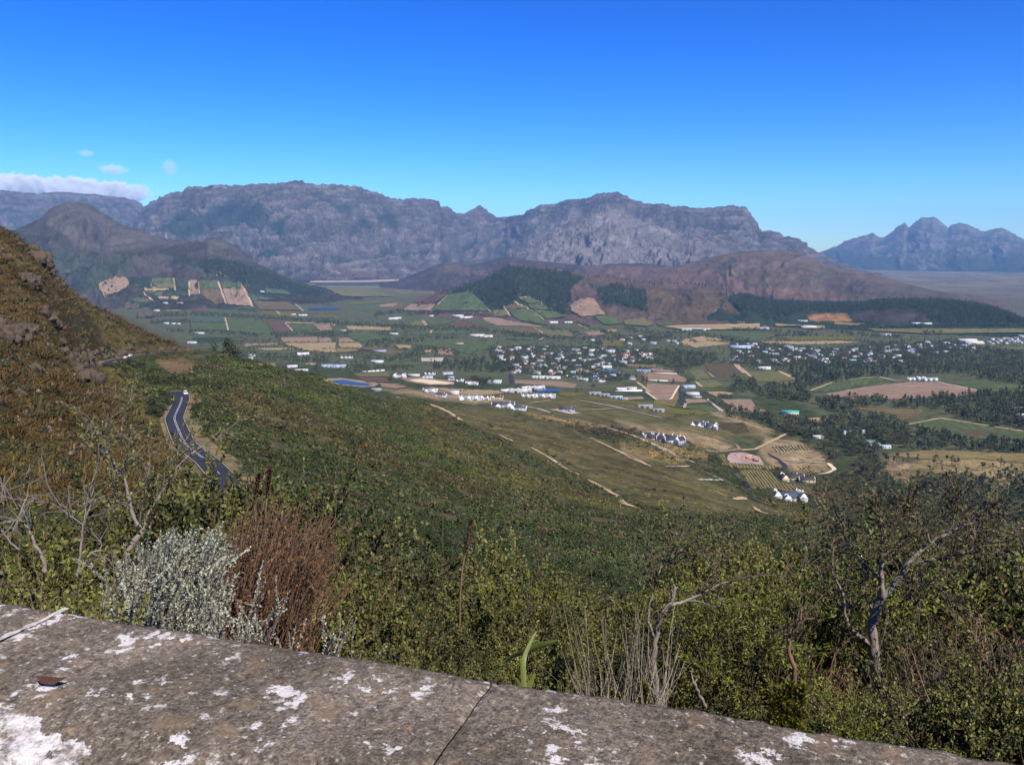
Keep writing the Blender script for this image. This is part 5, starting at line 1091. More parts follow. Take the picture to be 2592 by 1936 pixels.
def make_tree_meshes(kind, n, size, mat, seed, link=False):
    r = np.random.default_rng(seed)
    V, F = quads(crown_pts(kind, n, r), size, r)
    crown = mesh_obj('crown', V, F, mat, link=False)
    h = .9 if kind in ('thin', 'pine') else .6
    parts = [tube([(0, 0, -.06), (r.normal(0, .01), r.normal(0, .01), h * .5), (r.normal(0, .02), 0, h)], [.028, .02, .006])]
    for _ in range(4):
        z = r.uniform(.3, .55); a = r.uniform(0, 6.28)
        parts.append(tube([(0, 0, z), (.09 * math.cos(a), .09 * math.sin(a), z + .1), (.16 * math.cos(a), .16 * math.sin(a), z + .16)], [.012, .008, .003], 4))
    V, F = cat_mesh(parts)
    trunk = mesh_obj('trunk', V, F, M_bark, link=False)
    return crown, trunk
TK = {}
for kind, mat, sd in (('broad', M_leafdark, 1), ('gum', M_leafgum, 2), ('column', M_leafpine, 3), ('pine', M_leafpine, 4), ('thin', M_leafpine, 5)):
    TK[kind] = [make_tree_meshes(kind, 230 if kind != 'thin' else 130, .05 if kind != 'column' else .035, mat, sd * 10 + i) for i in range(3)]
TK['pale'] = [make_tree_meshes('broad', 230, .05, M_leafpale, 70 + i) for i in range(2)]
# far trees: fewer, larger leaf faces
FAR = {}
def far_tree(kind, mat, seed, n, size):
    r = np.random.default_rng(seed); V, F = quads(crown_pts(kind, n, r), size, r)
    T, TF = tube([(0, 0, -.05), (0, 0, .5)], [.03, .012], 4)
    V, F = cat_mesh([(V, F), (T, TF)])
    o = mesh_obj('far_tree_shape', V, F, mat, link=False); return o
for kind, mat in (('broad', M_leafdark), ('pine', M_leafpine), ('gum', M_leafgum), ('column', M_leafpine), ('thin', M_leafpine)):
    FAR[kind] = [far_tree(kind, mat, 90 + i, 70, .095 if kind != 'column' else .05) for i in range(3)]
FAR['pale'] = [far_tree('broad', M_leafpale, 190 + i, 70, .095) for i in range(2)]

def scatter(name, meshes, P, S, label, cat, tilt=None, sz=None):
    """stuff: copies of a few shapes on points (geometry nodes)"""
    n = len(P)
    pts = bpy.data.meshes.new(name); pts.vertices.add(n); pts.vertices.foreach_set('co', np.asarray(P, np.float32).ravel())
    r = np.random.default_rng(n + 3)
    a = pts.attributes.new('scl', 'FLOAT_VECTOR', 'POINT')
    S = np.asarray(S, float); sv = np.column_stack([S * r.uniform(.85, 1.2, n), S * r.uniform(.85, 1.2, n), S if sz is None else sz])
    a.data.foreach_set('vector', sv.astype(np.float32).ravel())
    a = pts.attributes.new('rot', 'FLOAT_VECTOR', 'POINT')
    rv = np.column_stack([r.normal(0, .06, n), r.normal(0, .06, n), r.uniform(0, 6.28, n)])
    a.data.foreach_set('vector', rv.astype(np.float32).ravel())
    a = pts.attributes.new('vid', 'INT', 'POINT'); a.data.foreach_set('value', r.integers(0, len(meshes), n).astype(np.int32))
    o = bpy.data.objects.new(name, pts); COL.objects.link(o)
    ng = bpy.data.node_groups.new(name + '_scatter', 'GeometryNodeTree')
    ng.interface.new_socket('Geometry', in_out='INPUT', socket_type='NodeSocketGeometry')
    ng.interface.new_socket('Geometry', in_out='OUTPUT', socket_type='NodeSocketGeometry')
    gi = ng.nodes.new('NodeGroupInput'); go = ng.nodes.new('NodeGroupOutput')
    ip = ng.nodes.new('GeometryNodeInstanceOnPoints'); jn = ng.nodes.new('GeometryNodeJoinGeometry')
    for me in meshes:
        src = bpy.data.objects.new('shape_' + me.name, me)
        oi = ng.nodes.new('GeometryNodeObjectInfo'); oi.inputs['Object'].default_value = src
        oi.inputs['As Instance'].default_value = True
        ng.links.new(oi.outputs['Geometry'], jn.inputs[0])
    def attr(nm, t):
        q = ng.nodes.new('GeometryNodeInputNamedAttribute'); q.data_type = t; q.inputs['Name'].default_value = nm
        return next(x for x in q.outputs if x.enabled and x.name == 'Attribute')
    ng.links.new(gi.outputs[0], ip.inputs['Points']); ng.links.new(jn.outputs[0], ip.inputs['Instance'])
    ip.inputs['Pick Instance'].default_value = True
    ng.links.new(attr('vid', 'INT'), ip.inputs['Instance Index'])
    ng.links.new(attr('rot', 'FLOAT_VECTOR'), ip.inputs['Rotation'])
    ng.links.new(attr('scl', 'FLOAT_VECTOR'), ip.inputs['Scale'])
    ng.links.new(ip.outputs[0], go.inputs[0])
    md_ = o.modifiers.new('scatter', 'NODES'); md_.node_group = ng
    tag(o, label, cat, kind='stuff'); return o

TREES = []   # (x, y, z, height, kind, group)
def put_tree(u, v, h, kind, grp):
    x, y = G(u, v); TREES.append([x, y, 0, h, kind, grp])
def belt(vw, pts, half, h, kind, grp, gap=.55, seed=0):
    a, b, s = VIEW[vw]; line = px(vw, pts); half *= s
    r = np.random.default_rng(int(line[0][0] * 7 + line[0][1]))
    for i in range(len(line) - 1):
        (xa, ya), (xb, yb) = line[i], line[i + 1]
        x, y = G((xa + xb) / 2, (ya + yb) / 2); D = math.hypot(x, y); m = FPX / D
        L = math.hypot(xb - xa, yb - ya); rows = max(1, int(round(half * 2 / (h * m * .5))))
        n = max(1, int(L / (h * m * gap)) * rows)
        for _ in range(n):
            t = r.uniform(); k = kind if isinstance(kind, str) else kind[r.integers(len(kind))]
            put_tree(xa + (xb - xa) * t + r.normal(0, 1), ya + (yb - ya) * t + r.uniform(-half, half) * .8 + h * m * .35, h * r.uniform(.65, 1.25), k, grp)
def wood(vw, poly, h, kind, grp, dens=1.0, avoid=False):
    p = px(vw, poly); q = np.array(p); x0, y0 = q.min(0); x1, y1 = q.max(0)
    r = np.random.default_rng(int(x0 * 3 + y1))
    x, y = G((x0 + x1) / 2, (y0 + y1) / 2); m = FPX / math.hypot(x, y)
    n = int((x1 - x0) * (y1 - y0) / (h * m * .55) ** 2 * 2.2 * dens)
    for _ in range(n):
        c = (r.uniform(x0, x1), r.uniform(y0, y1))
        if in_poly(c, p) and not (avoid and on_field(c)):
            k = kind if isinstance(kind, str) else kind[r.integers(len(kind))]
            put_tree(c[0], c[1], h * r.uniform(.6, 1.25), k, grp)
BP = ('broad', 'broad', 'broad', 'pine', 'gum')
# plantations on the hills
wood('S', [(1110,742),(1204,715),(1260,690),(1290,675),(1345,679),(1440,691),(1480,704),(1442,735),(1447,760),(1427,775),(1440,800),(1400,790),(1345,755),(1310,752),(1275,785),(1240,780),(1200,742),(1130,747)], 17, 'pine', 'hill_wood', .9)
wood('S', [(1502,737),(1560,718),(1600,727),(1635,737),(1640,790),(1600,780),(1530,767)], 16, 'pine', 'hill_wood', .8)
belt('S', [(1480,699),(1560,702),(1600,713),(1661,718),(1720,717),(1800,724),(1860,745)], 2, 13, 'pine', 'hill_wood', .8)
wood('S', [(1862,745),(1900,750),(1960,764),(2082,768),(2177,768),(2240,759),(2303,759),(2398,761),(2462,768),(2525,782),(2572,802),(2600,817),(2400,822),(2350,812),(2330,785),(2230,783),(2150,795),(2060,790),(1990,800),(1940,790)], 15, 'pine', 'hill_wood', .8)
wood('S', [(490,667),(560,658),(640,676),(720,712),(830,742),(800,752),(700,735),(600,712),(520,690)], 17, 'pine', 'hill_wood', .7)
wood('S', [(320,702),(385,707),(375,725),(330,725)], 14, 'pine', 'hill_wood', .8)
wood('S', [(1800,742),(1862,750),(1950,800),(1990,815),(1960,818)], 15, 'pine', 'hill_wood', .6)
# valley tree belts
for vw, pts, w, h, k in [
 ('Z5', [(860,420),(1200,435),(1500,450),(1800,470),(2212,495)], 20, 12, BP), ('Z5', [(850,580),(1100,585),(1350,610),(1500,625)], 14, 11, BP), ('Z5', [(1600,620),(1900,610),(2212,600)], 16, 11, BP),
 ('Z5', [(380,350),(480,330),(600,300),(800,320),(900,310)], 20, 13, BP), ('Z5', [(900,290),(985,310)], 30, 15, 'broad'), ('Z5', [(440,440),(600,430),(830,420)], 24, 12, BP), ('Z5', [(480,500),(850,490)], 20, 11, BP),
 ('Z5', [(640,580),(800,575)], 12, 11, BP), ('Z5', [(855,470),(850,620)], 8, 11, 'pine'), ('Z5', [(1260,670),(1350,680)], 14, 11, BP), ('Z5', [(1430,675),(1590,675)], 10, 8, 'broad'),
 ('Z5', [(1200,790),(1400,810),(1700,830),(1900,850),(2120,850)], 32, 12, BP), ('Z5', [(1010,350),(1200,370),(1480,390)], 20, 10, BP), ('Z5', [(180,240),(240,220)], 30, 14, 'pine'), ('Z5', [(1680,640),(1690,700)], 20, 13, 'broad'),
 ('Z5', [(1400,210),(1560,200)], 28, 14, BP), ('Z5', [(1840,280),(2170,330)], 28, 12, BP), ('Z5', [(1390,250),(1700,280),(1850,300)], 10, 10, BP), ('Z5', [(1720,705),(1900,755)], 5, 7, 'broad'),
 ('Z5', [(1840,930),(1930,925)], 18, 11, 'broad'), ('Z5', [(1990,915),(2050,925)], 28, 12, 'broad'), ('Z5', [(1720,686),(1900,688),(2040,688)], 2, 5, 'broad'), ('Z5', [(900,655),(1240,648)], 3, 6, 'broad'), ('Z5', [(900,672),(1240,668)], 3, 6, 'broad'),
 ('Z5', [(900,688),(1240,686)], 3, 6, 'broad'), ('Z5', [(1950,995),(2080,1005)], 8, 6, 'broad'), ('Z5', [(830,300),(1000,330)], 12, 9, BP), ('Z5', [(2130,870),(2170,840)], 20, 12, 'broad'),
 ('Z6', [(0,130),(300,150),(600,160),(800,170)], 18, 12, BP), ('Z6', [(760,175),(1000,185),(1300,190),(1600,200),(1800,230),(2000,250),(2150,262)], 22, 12, BP), ('Z6', [(470,330),(700,300),(1000,300)], 26, 12, BP),
 ('Z6', [(1050,275),(1330,270)], 14, 11, BP), ('Z6', [(700,470),(860,440),(980,430)], 34, 13, BP), ('Z6', [(350,440),(700,480)], 22, 12, BP), ('Z6', [(250,540),(700,560),(860,570)], 20, 11, BP),
 ('Z6', [(920,380),(1080,370),(1300,410)], 22, 10, BP), ('Z6', [(640,350),(860,395)], 4, 9, 'pine'), ('Z6', [(0,480),(70,510)], 30, 13, 'broad'), ('Z6', [(550,60),(750,30),(900,50)], 25, 12, BP), ('Z6', [(900,50),(1200,40),(1640,70)], 14, 11, BP),
 ('Z6', [(400,395),(540,405)], 14, 10, 'gum'), ('Z6', [(0,250),(200,250),(330,215)], 18, 11, BP), ('Z6', [(560,235),(760,225)], 12, 11, BP), ('Z6', [(1240,420),(1330,420)], 16, 11, 'broad'),
 ('Z7', [(0,250),(250,265),(640,285),(900,275),(1300,295)], 18, 11, BP), ('Z7', [(350,185),(470,205)], 20, 12, BP), ('Z7', [(520,220),(650,240)], 16, 11, 'broad'), ('Z7', [(810,205),(960,255),(1300,285),(1500,270)], 20, 12, BP), ('Z7', [(1040,185),(1280,235),(1500,245)], 22, 12, BP),
 ('Z7', [(1500,225),(1700,245),(2000,285),(2212,310)], 18, 12, BP), ('Z7', [(590,130),(720,180)], 14, 10, BP), ('Z7', [(1640,300),(1730,315)], 12, 11, 'broad'), ('Z7', [(1320,100),(1400,100)], 14, 12, 'broad'),
 ('Z7', [(1060,175),(1090,190)], 14, 13, 'broad'), ('Z7', [(1530,590),(1600,630),(1700,700)], 26, 12, 'broad'), ('Z7', [(1380,500),(1480,560),(1560,600)], 26, 12, 'broad'), ('Z7', [(700,330),(830,330)], 18, 15, 'gum'), ('Z7', [(910,300),(950,350)], 8, 12, 'gum'), ('Z7', [(1030,310),(1070,360)], 8, 12, 'gum'),
 ('Z8', [(0,160),(300,170),(560,190),(700,150),(900,150),(1500,130),(2212,120)], 12, 12, BP), ('Z8', [(340,205),(650,200)], 12, 11, BP), ('Z8', [(800,180),(1050,205),(1300,220)], 12, 11, BP), ('Z8', [(1420,190),(1600,190)], 12, 12, BP),
 ('Z8', [(900,100),(1000,105),(1150,110)], 14, 12, BP), ('Z8', [(1900,310),(2100,330),(2212,350)], 16, 13, BP), ('Z8', [(1000,250),(1100,270),(1300,255)], 12, 11, BP), ('Z8', [(710,60),(740,100)], 6, 14, 'gum'),
 ('Z7', [(1450,1015),(1700,980)], 4, 4, 'broad'), ('Z7', [(560,765),(640,770)], 8, 8, 'broad'), ('Z7', [(1820,860),(1950,890),(2060,950)], 22, 10, 'broad'), ('Z7', [(1910,815),(2050,825)], 12, 8, 'broad'),
 ('Z6', [(1100,820),(1400,760),(1680,760)], 4, 4, 'broad'), ('Z6', [(600,690),(850,730),(1300,720),(1400,735)], 4, 3.5, 'broad'),
]:
    belt(vw, pts, w, h, k, 'valley_wood')
rh = np.random.default_rng(44)
for vw, k, p in FIELDS:      # hedges along field edges
    q = px(vw, p)
    if vw in ('Z2', 'Z3') or k in ('sand', 'grav') or np.mean([b for a, b in q]) > 945: continue
    for i in range(len(q)):
        a, b = q[i], q[(i + 1) % len(q)]
        if rh.uniform() < .42 and math.hypot(a[0] - b[0], a[1] - b[1]) > 12:
            belt('S', [a, b], .6, rh.uniform(4.5, 8), 'broad', 'valley_wood', rh.uniform(.6, 1.1))
# town gardens and the loose trees of the valley
wood('Z7', [(-250,365),(300,355),(560,370),(1250,390),(1330,470),(1420,520),(1000,560),(700,570),(1150,650),(1000,690),(700,690),(440,640),(0,615),(-170,570)], 8.5, BP, 'town_wood', 1.1, True)
wood('Z7', [(1250,400),(1450,400),(1900,430),(1900,500),(1750,540),(1560,590),(1400,540),(1330,470)], 10, BP, 'town_wood', .9, True)
wood('Z8', [(0,255),(350,275),(700,310),(1000,285),(1300,275),(1700,235),(1900,300),(1650,350),(1250,425),(900,425),(600,430),(300,450),(0,425)], 8.5, BP, 'town_wood', .9, True)
wood('Z8', [(1250,340),(1900,310),(2250,350),(2250,470),(1650,480),(1250,430)], 11, BP, 'valley_wood', .75, True)
wood('S', [(480,790),(800,790),(1300,850),(2592,850),(2592,930),(1900,940),(1400,890),(900,950),(560,880)], 8, BP, 'valley_wood', .10, True)
wood('Z6', [(1080,525),(1200,505),(1700,490),(1760,600),(1450,600),(1100,575)], 14, 'pine', 'valley_wood', .8)
wood('Z7', [(-160,500),(0,480),(50,560),(0,620),(-120,600)], 15, ('gum','pine','broad'), 'valley_wood', .7)
wood('Z8', [(450,480),(700,425),(1200,435),(1640,445),(1660,500),(1000,525),(740,575),(520,625),(470,560)], 15, 'pine', 'pine_wood', 1.0)
wood('Z8', [(1640,440),(2250,430),(2250,580),(2000,560),(1700,500)], 12, BP, 'valley_wood', .8)
wood('Z8', [(180,650),(340,700),(600,710),(590,640),(520,600),(300,590),(20,520),(0,640)], 13, BP, 'stream_wood', 1.08)
wood('Z8', [(640,695),(850,690),(1180,690),(1180,745),(960,750),(830,800),(650,760)], 15, BP, 'stream_wood', 1.08)
wood('Z8', [(1210,705),(1650,665),(2250,640),(2250,780),(1600,765),(1220,755)], 13, ('pine', 'pine', 'broad'), 'pine_wood', .9)
wood('Z8', [(1560,795),(2250,745),(2250,925),(1900,885)], 13, ('pine', 'gum', 'broad'), 'pine_wood', .8)
wood('Z8', [(590,900),(820,790),(940,800),(1300,860),(1370,1060),(1100,1095),(930,1130),(700,1010),(600,950)], 15, ('broad', 'broad', 'pine', 'gum'), 'stream_wood', 1.15)
wood('Z8', [(170,800),(400,850),(600,870),(640,960),(450,960),(250,880)], 13, ('broad', 'broad', 'gum'), 'stream_wood', 1.08)
wood('Z8', [(1360,910),(1800,1000),(2250,1010),(2250,1100),(1700,1085),(1370,1065)], 12, ('thin', 'pine', 'thin'), 'pine_row', .9)
belt('Z8', [(1130,1140),(1500,1160),(1900,1190),(2250,1200)], 22, 12, 'thin', 'pine_row', .7)
wood('Y2', [(2080,590),(2212,580),(2360,640),(2300,740),(2150,700)], 15, ('broad', 'gum'), 'stream_wood', 1.22)
wood('Y2', [(2190,700),(2330,740),(2560,880),(2560,960),(2300,880)], 14, ('broad', 'pine'), 'stream_wood', 1.22)
wood('Y7' if 'Y7' in VIEW else 'S', [(2330,1230),(2592,1215),(2640,1330),(2500,1330),(2350,1270)], 12, ('pine', 'thin'), 'pine_row', .8)
belt('S', [(2300,1215),(2420,1212),(2592,1205)], 14, 12, 'thin', 'pine_row', .6)
belt('Y2', [(1060,190),(1180,200),(1300,240),(1500,320),(1700,380),(1800,440),(1900,530),(2000,570)], 40, 13, ('broad', 'broad', 'gum'), 'stream_wood', .45)
belt('Y2', [(1010,70),(1130,75)], 12, 7, 'broad', 'valley_wood')
for u, v, h, k in [(1628,968,24,'column'), (1637,969,22,'column'), (1668,972,11,'broad'), (1704,972,13,'pine'), (1500,986,15,'broad'), (1205,978,24,'gum'), (1215,984,27,'gum'), (1228,982,26,'gum'), (1240,978,23,'gum'), (1198,972,20,'gum'),
                   (985,971,17,'gum'), (1028,848,22,'column'), (1258,930,17,'broad')]:
    put_tree(u, v, h, k, 'landmark')
_hx = np.array([(a, b, w) for a, b, w in HOUSES_XY])
def clear_of_houses(t):
    dx = np.abs(_hx[:, 0] - t[0]); dy = _hx[:, 1] - t[1]      # keep trees off the houses and out of the gardens before them
    return not np.any((dx < _hx[:, 2] + 1) & (dy < _hx[:, 2] + 7) & (dy > -_hx[:, 2]))
TREES = [t for t in TREES if t[5] == 'landmark' or clear_of_houses(t)]
TX = np.array([t[0] for t in TREES]); TY = np.array([t[1] for t in TREES])
TZ, _ = ground_z(TX, TY)
TH = np.array([t[3] for t in TREES]); Tsize = TH / np.hypot(TX, TY)
order = np.argsort(-Tsize); single = set()
cnt = {}
for i in order:
    if TREES[i][5] in ('landmark',) or (TREES[i][5] in ('stream_wood', 'pine_row', 'pine_wood', 'valley_wood') and len(single) < 290):
        single.add(int(i))
TREE_TXT = {'stream_wood': ('dark round tree in the thick belt along the stream below the estate', 'trees of the stream belt'),
            'pine_row': ('slender pine in the rows beside the straw field at lower right', 'pines beside the straw field'),
            'pine_wood': ('pine in the plantation around the bare dome field', 'plantation pines'),
            'valley_wood': ('tree in the hedgerows of the valley farms', 'hedgerow trees')}
LAND_TXT = ['left one of the two tall dark cypresses beside the building site', 'right one of the two tall dark cypresses beside the building site', 'round tree at the end of the walled site', 'dark conifer by the bare plots',
            'round dark tree before the white house row', 'front left gum of the tall brown clump above the estate', 'tallest gum of the brown clump above the estate', 'broad gum in the middle of the brown clump', 'right gum of the tall brown clump', 'rear gum of the tall brown clump',
            'pale dead gum beside the white double house', 'thin dark cypress standing alone among the vineyards', 'round tree beside the tall gum clump']
li = 0
for i in sorted(single):
    x, y, _, h, kind, grp = TREES[i]
    cr, tr = TK[kind][i % len(TK[kind])]
    name = {'broad': 'broadleaf_tree', 'gum': 'gum_tree', 'column': 'cypress_tree', 'pine': 'pine_tree', 'thin': 'pine_tree', 'pale': 'pale_tree'}[kind]
    e = empty(name, (x, y, TZ[i] - .2), rng.uniform(0, 6.28)); w = h * rng.uniform(.9, 1.15); e.scale = (w, w, h)
    a = bpy.data.objects.new('crown', cr); a.parent = e; COL.objects.link(a)
    b = bpy.data.objects.new('trunk', tr); b.parent = e; COL.objects.link(b)
    if grp == 'landmark':
        tag(e, LAND_TXT[li], 'tree'); li += 1
    else:
        lab, gr = TREE_TXT[grp]
        kindword = {'broad': 'round', 'gum': 'brownish', 'pine': 'conical', 'thin': 'slender', 'column': 'narrow', 'pale': 'pale'}[kind]
        if grp == 'stream_wood': lab = f'{kindword} dark tree in the thick belt along the stream below the estate'
        elif grp == 'pine_row': lab = ('slender open pine' if kind == 'thin' else 'dense pine') + ' in the rows beside the straw field at lower right'
        elif grp == 'pine_wood': lab = f'{kindword} tree in the dark plantation around the bare dome field'
        else: lab = f'{kindword} tree in the hedgerows of the valley farms'
        tag(e, lab, 'tree', gr + ' ' + kindword)
STUFF_TXT = {'hill_wood': ('pine_plantation', 'dark pine plantation covering the low hills', 'pine forest'), 'valley_wood': ('hedgerow_trees', 'dark tree belts between the valley fields', 'trees'),
             'town_wood': ('garden_trees', 'garden trees filling the gaps between the town houses', 'trees'), 'pine_wood': ('pine_plantation', 'dark pine plantation above the dome field', 'pine forest'),
             'stream_wood': ('stream_woodland', 'woodland along the stream below the estate', 'trees'), 'pine_row': ('pine_rows', 'rows of thin pines beside the straw field', 'trees')}
for grp, (nm, lab, cat) in STUFF_TXT.items():
    idx = [i for i in range(len(TREES)) if TREES[i][5] == grp and i not in single]
    if not idx: continue
    kinds = sorted(set(TREES[i][4] for i in idx))
    meshes, P, S, pick = [], [], [], []
    for k in kinds:
        kk = [i for i in idx if TREES[i][4] == k]
        scatter(nm if k == kinds[0] else nm, FAR[k], [(TX[i], TY[i], TZ[i] - .2) for i in kk], [TREES[i][3] for i in kk], lab + {'broad': ', round crowns', 'pine': ', conical crowns', 'gum': ', brownish crowns', 'thin': ', thin crowns', 'column': ', narrow crowns', 'pale': ', pale crowns'}[k], cat)
print('TREES', len(TREES), 'single', len(single))
# ------------------------------------------------------------------ scrub on the slopes
def tint_mat(name, base=1.0, rough=.8, brown=.0):
    """colour carried by each plant, varied leaf by leaf"""
    m, nt, b = new_mat(name)
    at = N(nt, 'ShaderNodeAttribute'); at.attribute_type = 'INSTANCER'; at.attribute_name = 'tint'
    geo = N(nt, 'ShaderNodeNewGeometry')
    ri = ramp(nt, geo.outputs['Random Per Island'], [(0, (.6, .6, .6)), (.7, (1.15, 1.15, 1.1)), (1, (1.7, 1.6, 1.4))])
    c = mix(nt, 1.0, at.outputs['Color'], ri.outputs[0], 'MULTIPLY')
    nt.links.new(c, b.inputs['Base Color']); b.inputs['Roughness'].default_value = rough; b.inputs['Specular IOR Level'].default_value = .15
    return m
M_tint = tint_mat('scrub_leaves')
def dome_bush(n, size, seed, tall=.75, lobes=6):
    r = np.random.default_rng(seed)
    cs = np.column_stack([r.normal(0, .42, lobes), r.normal(0, .42, lobes), r.uniform(.1, .45, lobes)]); rs = r.uniform(.3, .55, lobes)
    i = r.integers(0, lobes, n); d = r.normal(size=(n, 3)); d[:, 2] = np.abs(d[:, 2]) * .9 - .1; d /= np.linalg.norm(d, axis=1)[:, None]
    P = cs[i] + d * (rs[i] * r.uniform(.55, 1.05, n))[:, None]; P[:, 2] = np.maximum(P[:, 2], -.1) * tall / .75
    V, F = quads(P, size, r)
    return mesh_obj('bush_shape', V, F, M_tint, link=False)
def tuft(n, seed):
    """low clump of upright stems"""
    r = np.random.default_rng(seed); a = r.uniform(0, 6.28, n); rr = r.uniform(0, .8, n) ** .7
    b = np.column_stack([rr * np.cos(a), rr * np.sin(a), np.zeros(n)]); lean = r.normal(0, .22, (n, 2)) + b[:, :2] * .35
    h = r.uniform(.45, 1, n) * (1.1 - rr * .5); t = b + np.column_stack([lean, h])
    w = np.column_stack([-np.sin(a), np.cos(a), np.zeros(n)]) * .07
    V = np.stack([b - w, b + w, t + w * .3, t - w * .3], 1).reshape(-1, 3)
    return mesh_obj('tuft_shape', V, np.arange(4 * n).reshape(n, 4), M_tint, link=False)
SHAPES = {'mid': [dome_bush(420, .085, 300 + i, r_) for i, r_ in enumerate((.7, .9, .6, 1.0))], 'far': [dome_bush(90, .17, 320 + i, r_) for i, r_ in enumerate((.6, .8, .7))],
          'tuft': [tuft(60, 340 + i) for i in range(4)], 'tuftfar': [tuft(26, 350 + i) for i in range(3)]}
def scatter_tinted(name, meshes, P, S, sz, T, label, cat):
    o = scatter(name, meshes, P, S, label, cat, sz=sz)
    a = o.data.attributes.new('tint', 'FLOAT_COLOR', 'POINT'); c = np.ones((len(P), 4), np.float32); c[:, :3] = T
    a.data.foreach_set('color', c.ravel())
    return o
TRACK_PTS = []
for vw, p, w, k in TRACKS:
    if vw in ('Y1', 'Y2'): TRACK_PTS += [(*G(a, b), w) for a, b in densify(px(vw, p), 3, False)]
TRACK_PTS = np.array(TRACK_PTS)
KEEPOUT = [[(402,917),(468,907),(498,926),(470,948),(424,944)]] + [px(vw, p) for vw, k, p in FIELDS if vw in ('Z6', 'Z7') and k not in ('ol', 'redbr')] + [px('A1', q) for q in ([(530,520),(1100,520),(1260,745),(2000,850),(1880,960),(1300,890),(740,850)], [(100,240),(330,190),(950,200),(1260,450),(1180,510),(380,480),(240,420)], [(1890,970),(2212,1060),(2220,1240),(2000,1230)])]
rs = np.random.default_rng(77)
def gcol_at(x, y):
    az = np.arctan2(x, y); d = np.hypot(x, y)
    fr = np.interp(d, GD, np.arange(len(GD))); fc = np.interp(az, GA, np.arange(len(GA)))
    return np.stack([bil(gcol[..., k], fr, fc) for k in range(3)], -1)
def spread(d0, d1, sfun, a0=-36, a1=36):
    out = []; d = d0
    while d < d1:
        s = sfun(d); n = int((math.radians(a1 - a0)) * d / s)
        az = math.radians(a0) + (np.arange(n) + rs.uniform(-.5, .5, n)) * math.radians(a1 - a0) / n
        dd = d + rs.uniform(-.5, .5, n) * s
        out.append(np.column_stack([dd * np.sin(az), dd * np.cos(az)])); d += s
    return np.concatenate(out)
P = spread(40, 1150, lambda d: .85 + .0068 * d if d < 260 else 2.62 + .0038 * (d - 260))
D = np.hypot(P[:, 0], P[:, 1]); z, _ = ground_z(P[:, 0], P[:, 1]); u, v = proj(P[:, 0], P[:, 1], z)
keep = (near_road(P[:, 0], P[:, 1]) > 5.6) & (v > 560)
for pl in KEEPOUT: keep &= poly_mask(u, v, pl, 0) < .5
if len(TRACK_PTS):
    for k in range(0, len(TRACK_PTS)):
        keep &= (np.abs(P[:, 0] - TRACK_PTS[k, 0]) > TRACK_PTS[k, 2] * .5 + .8) | (np.abs(P[:, 1] - TRACK_PTS[k, 1]) > TRACK_PTS[k, 2] * .5 + 2.5)
for hx, hy, hw in HOUSES_XY:
    if hy < 1500: keep &= np.hypot(P[:, 0] - hx, P[:, 1] - hy) > hw + 2
P, D, z, u, v = P[keep], D[keep], z[keep], u[keep], v[keep]
T = gcol_at(P[:, 0], P[:, 1])
LEFT = [(-500,480),(0,560),(140,680),(300,795),(470,872),(480,886),(300,893),(225,905),(330,985),(420,1045),(400,1120),(480,1210),(480,1300),(-500,1300)]
left = poly_mask(u, v, LEFT, 0) > .5
patch = fbm(P[:, 0] / 22, P[:, 1] / 22, 3); T = T * (1 + rs.normal(0, .11, len(T)))[:, None].clip(.5, 1.6)
# stray darker bushes among the low growth, and grey-green ones in the scrub
hue = fbm(P[:, 0] / 28 + 60, P[:, 1] / 28, 3)[:, None]; T = T * (1 + np.array((.55, .30, .15)) * hue.clip(-.5, .6) * np.where(left, .4, 1.0)[:, None])
odd = rs.uniform(size=len(T)); T[odd < .09] = np.array(C['bush']) * 1.25; T[(odd > .90) & ~left] = np.array((.075, .080, .045)); T[(odd > .95)] = np.array((.105, .078, .05))
T = T * np.where(left[:, None], np.array((1.0, .95, .85)), np.array((1.16, 1.13, 1.0))); bright = sstep(.1, .35, fbm(P[:, 0] / 60 + 7, P[:, 1] / 60, 2)); T *= (1 + .25 * bright)[:, None]
S = (.62 + .0048 * D.clip(0, 260) + .0018 * (D - 260).clip(0)) * np.exp(rs.normal(0, .33, len(P))).clip(.45, 2.1)
dens = rs.uniform(size=len(P))
near_ = (1 - sstep(120, 320, D))[:, None] * (~left)[:, None]; T = T * (1 - near_ * np.array((.34, .22, .12))); S = S * (1 - .18 * near_[:, 0])
upper = poly_mask(u, v, [(200,880),(520,860),(530,925),(420,935),(250,935)], 0) > .5; S = np.where(upper, S * .55, S)
olive = (poly_mask(u, v, [(1080,1030),(1250,1035),(1400,1070),(1800,1210),(2000,1310),(1640,1285),(1300,1130)], 0) > .5)
gap = fbm(P[:, 0] / 17 + 3, P[:, 1] / 17, 3) + rs.normal(0, .12, len(P))
T = np.where(olive[:, None], T * 1.4, T)
keepb = ~left & (~(olive & (dens > .45))) & (gap > -.16)
m1 = keepb & (D < 190); m2 = keepb & (D >= 190)
scatter_tinted('fynbos_scrub', SHAPES['mid'], np.column_stack([P, z - .1])[m1], S[m1], S[m1] * rs.uniform(.8, 1.25, m1.sum()), T[m1], 'dense green fynbos scrub on the slope below the wall', 'scrub')
scatter_tinted('fynbos_scrub', SHAPES['far'], np.column_stack([P, z - .15])[m2], S[m2] * np.where(olive[m2], .65, .88), S[m2] * np.where(olive[m2], .35, .85) * rs.uniform(.7, 1.2, m2.sum()), T[m2], 'olive and green fynbos scrub on the slope above the estate', 'scrub')
lt = left & (odd >= .06) ; lb = left & (odd < .06)
scatter_tinted('heath_tufts', SHAPES['tuftfar'], np.column_stack([P, z - .1])[lt], S[lt] * 1.15, S[lt] * rs.uniform(.4, .8, lt.sum()), T[lt], 'low brown heath covering the left hillside', 'heath')
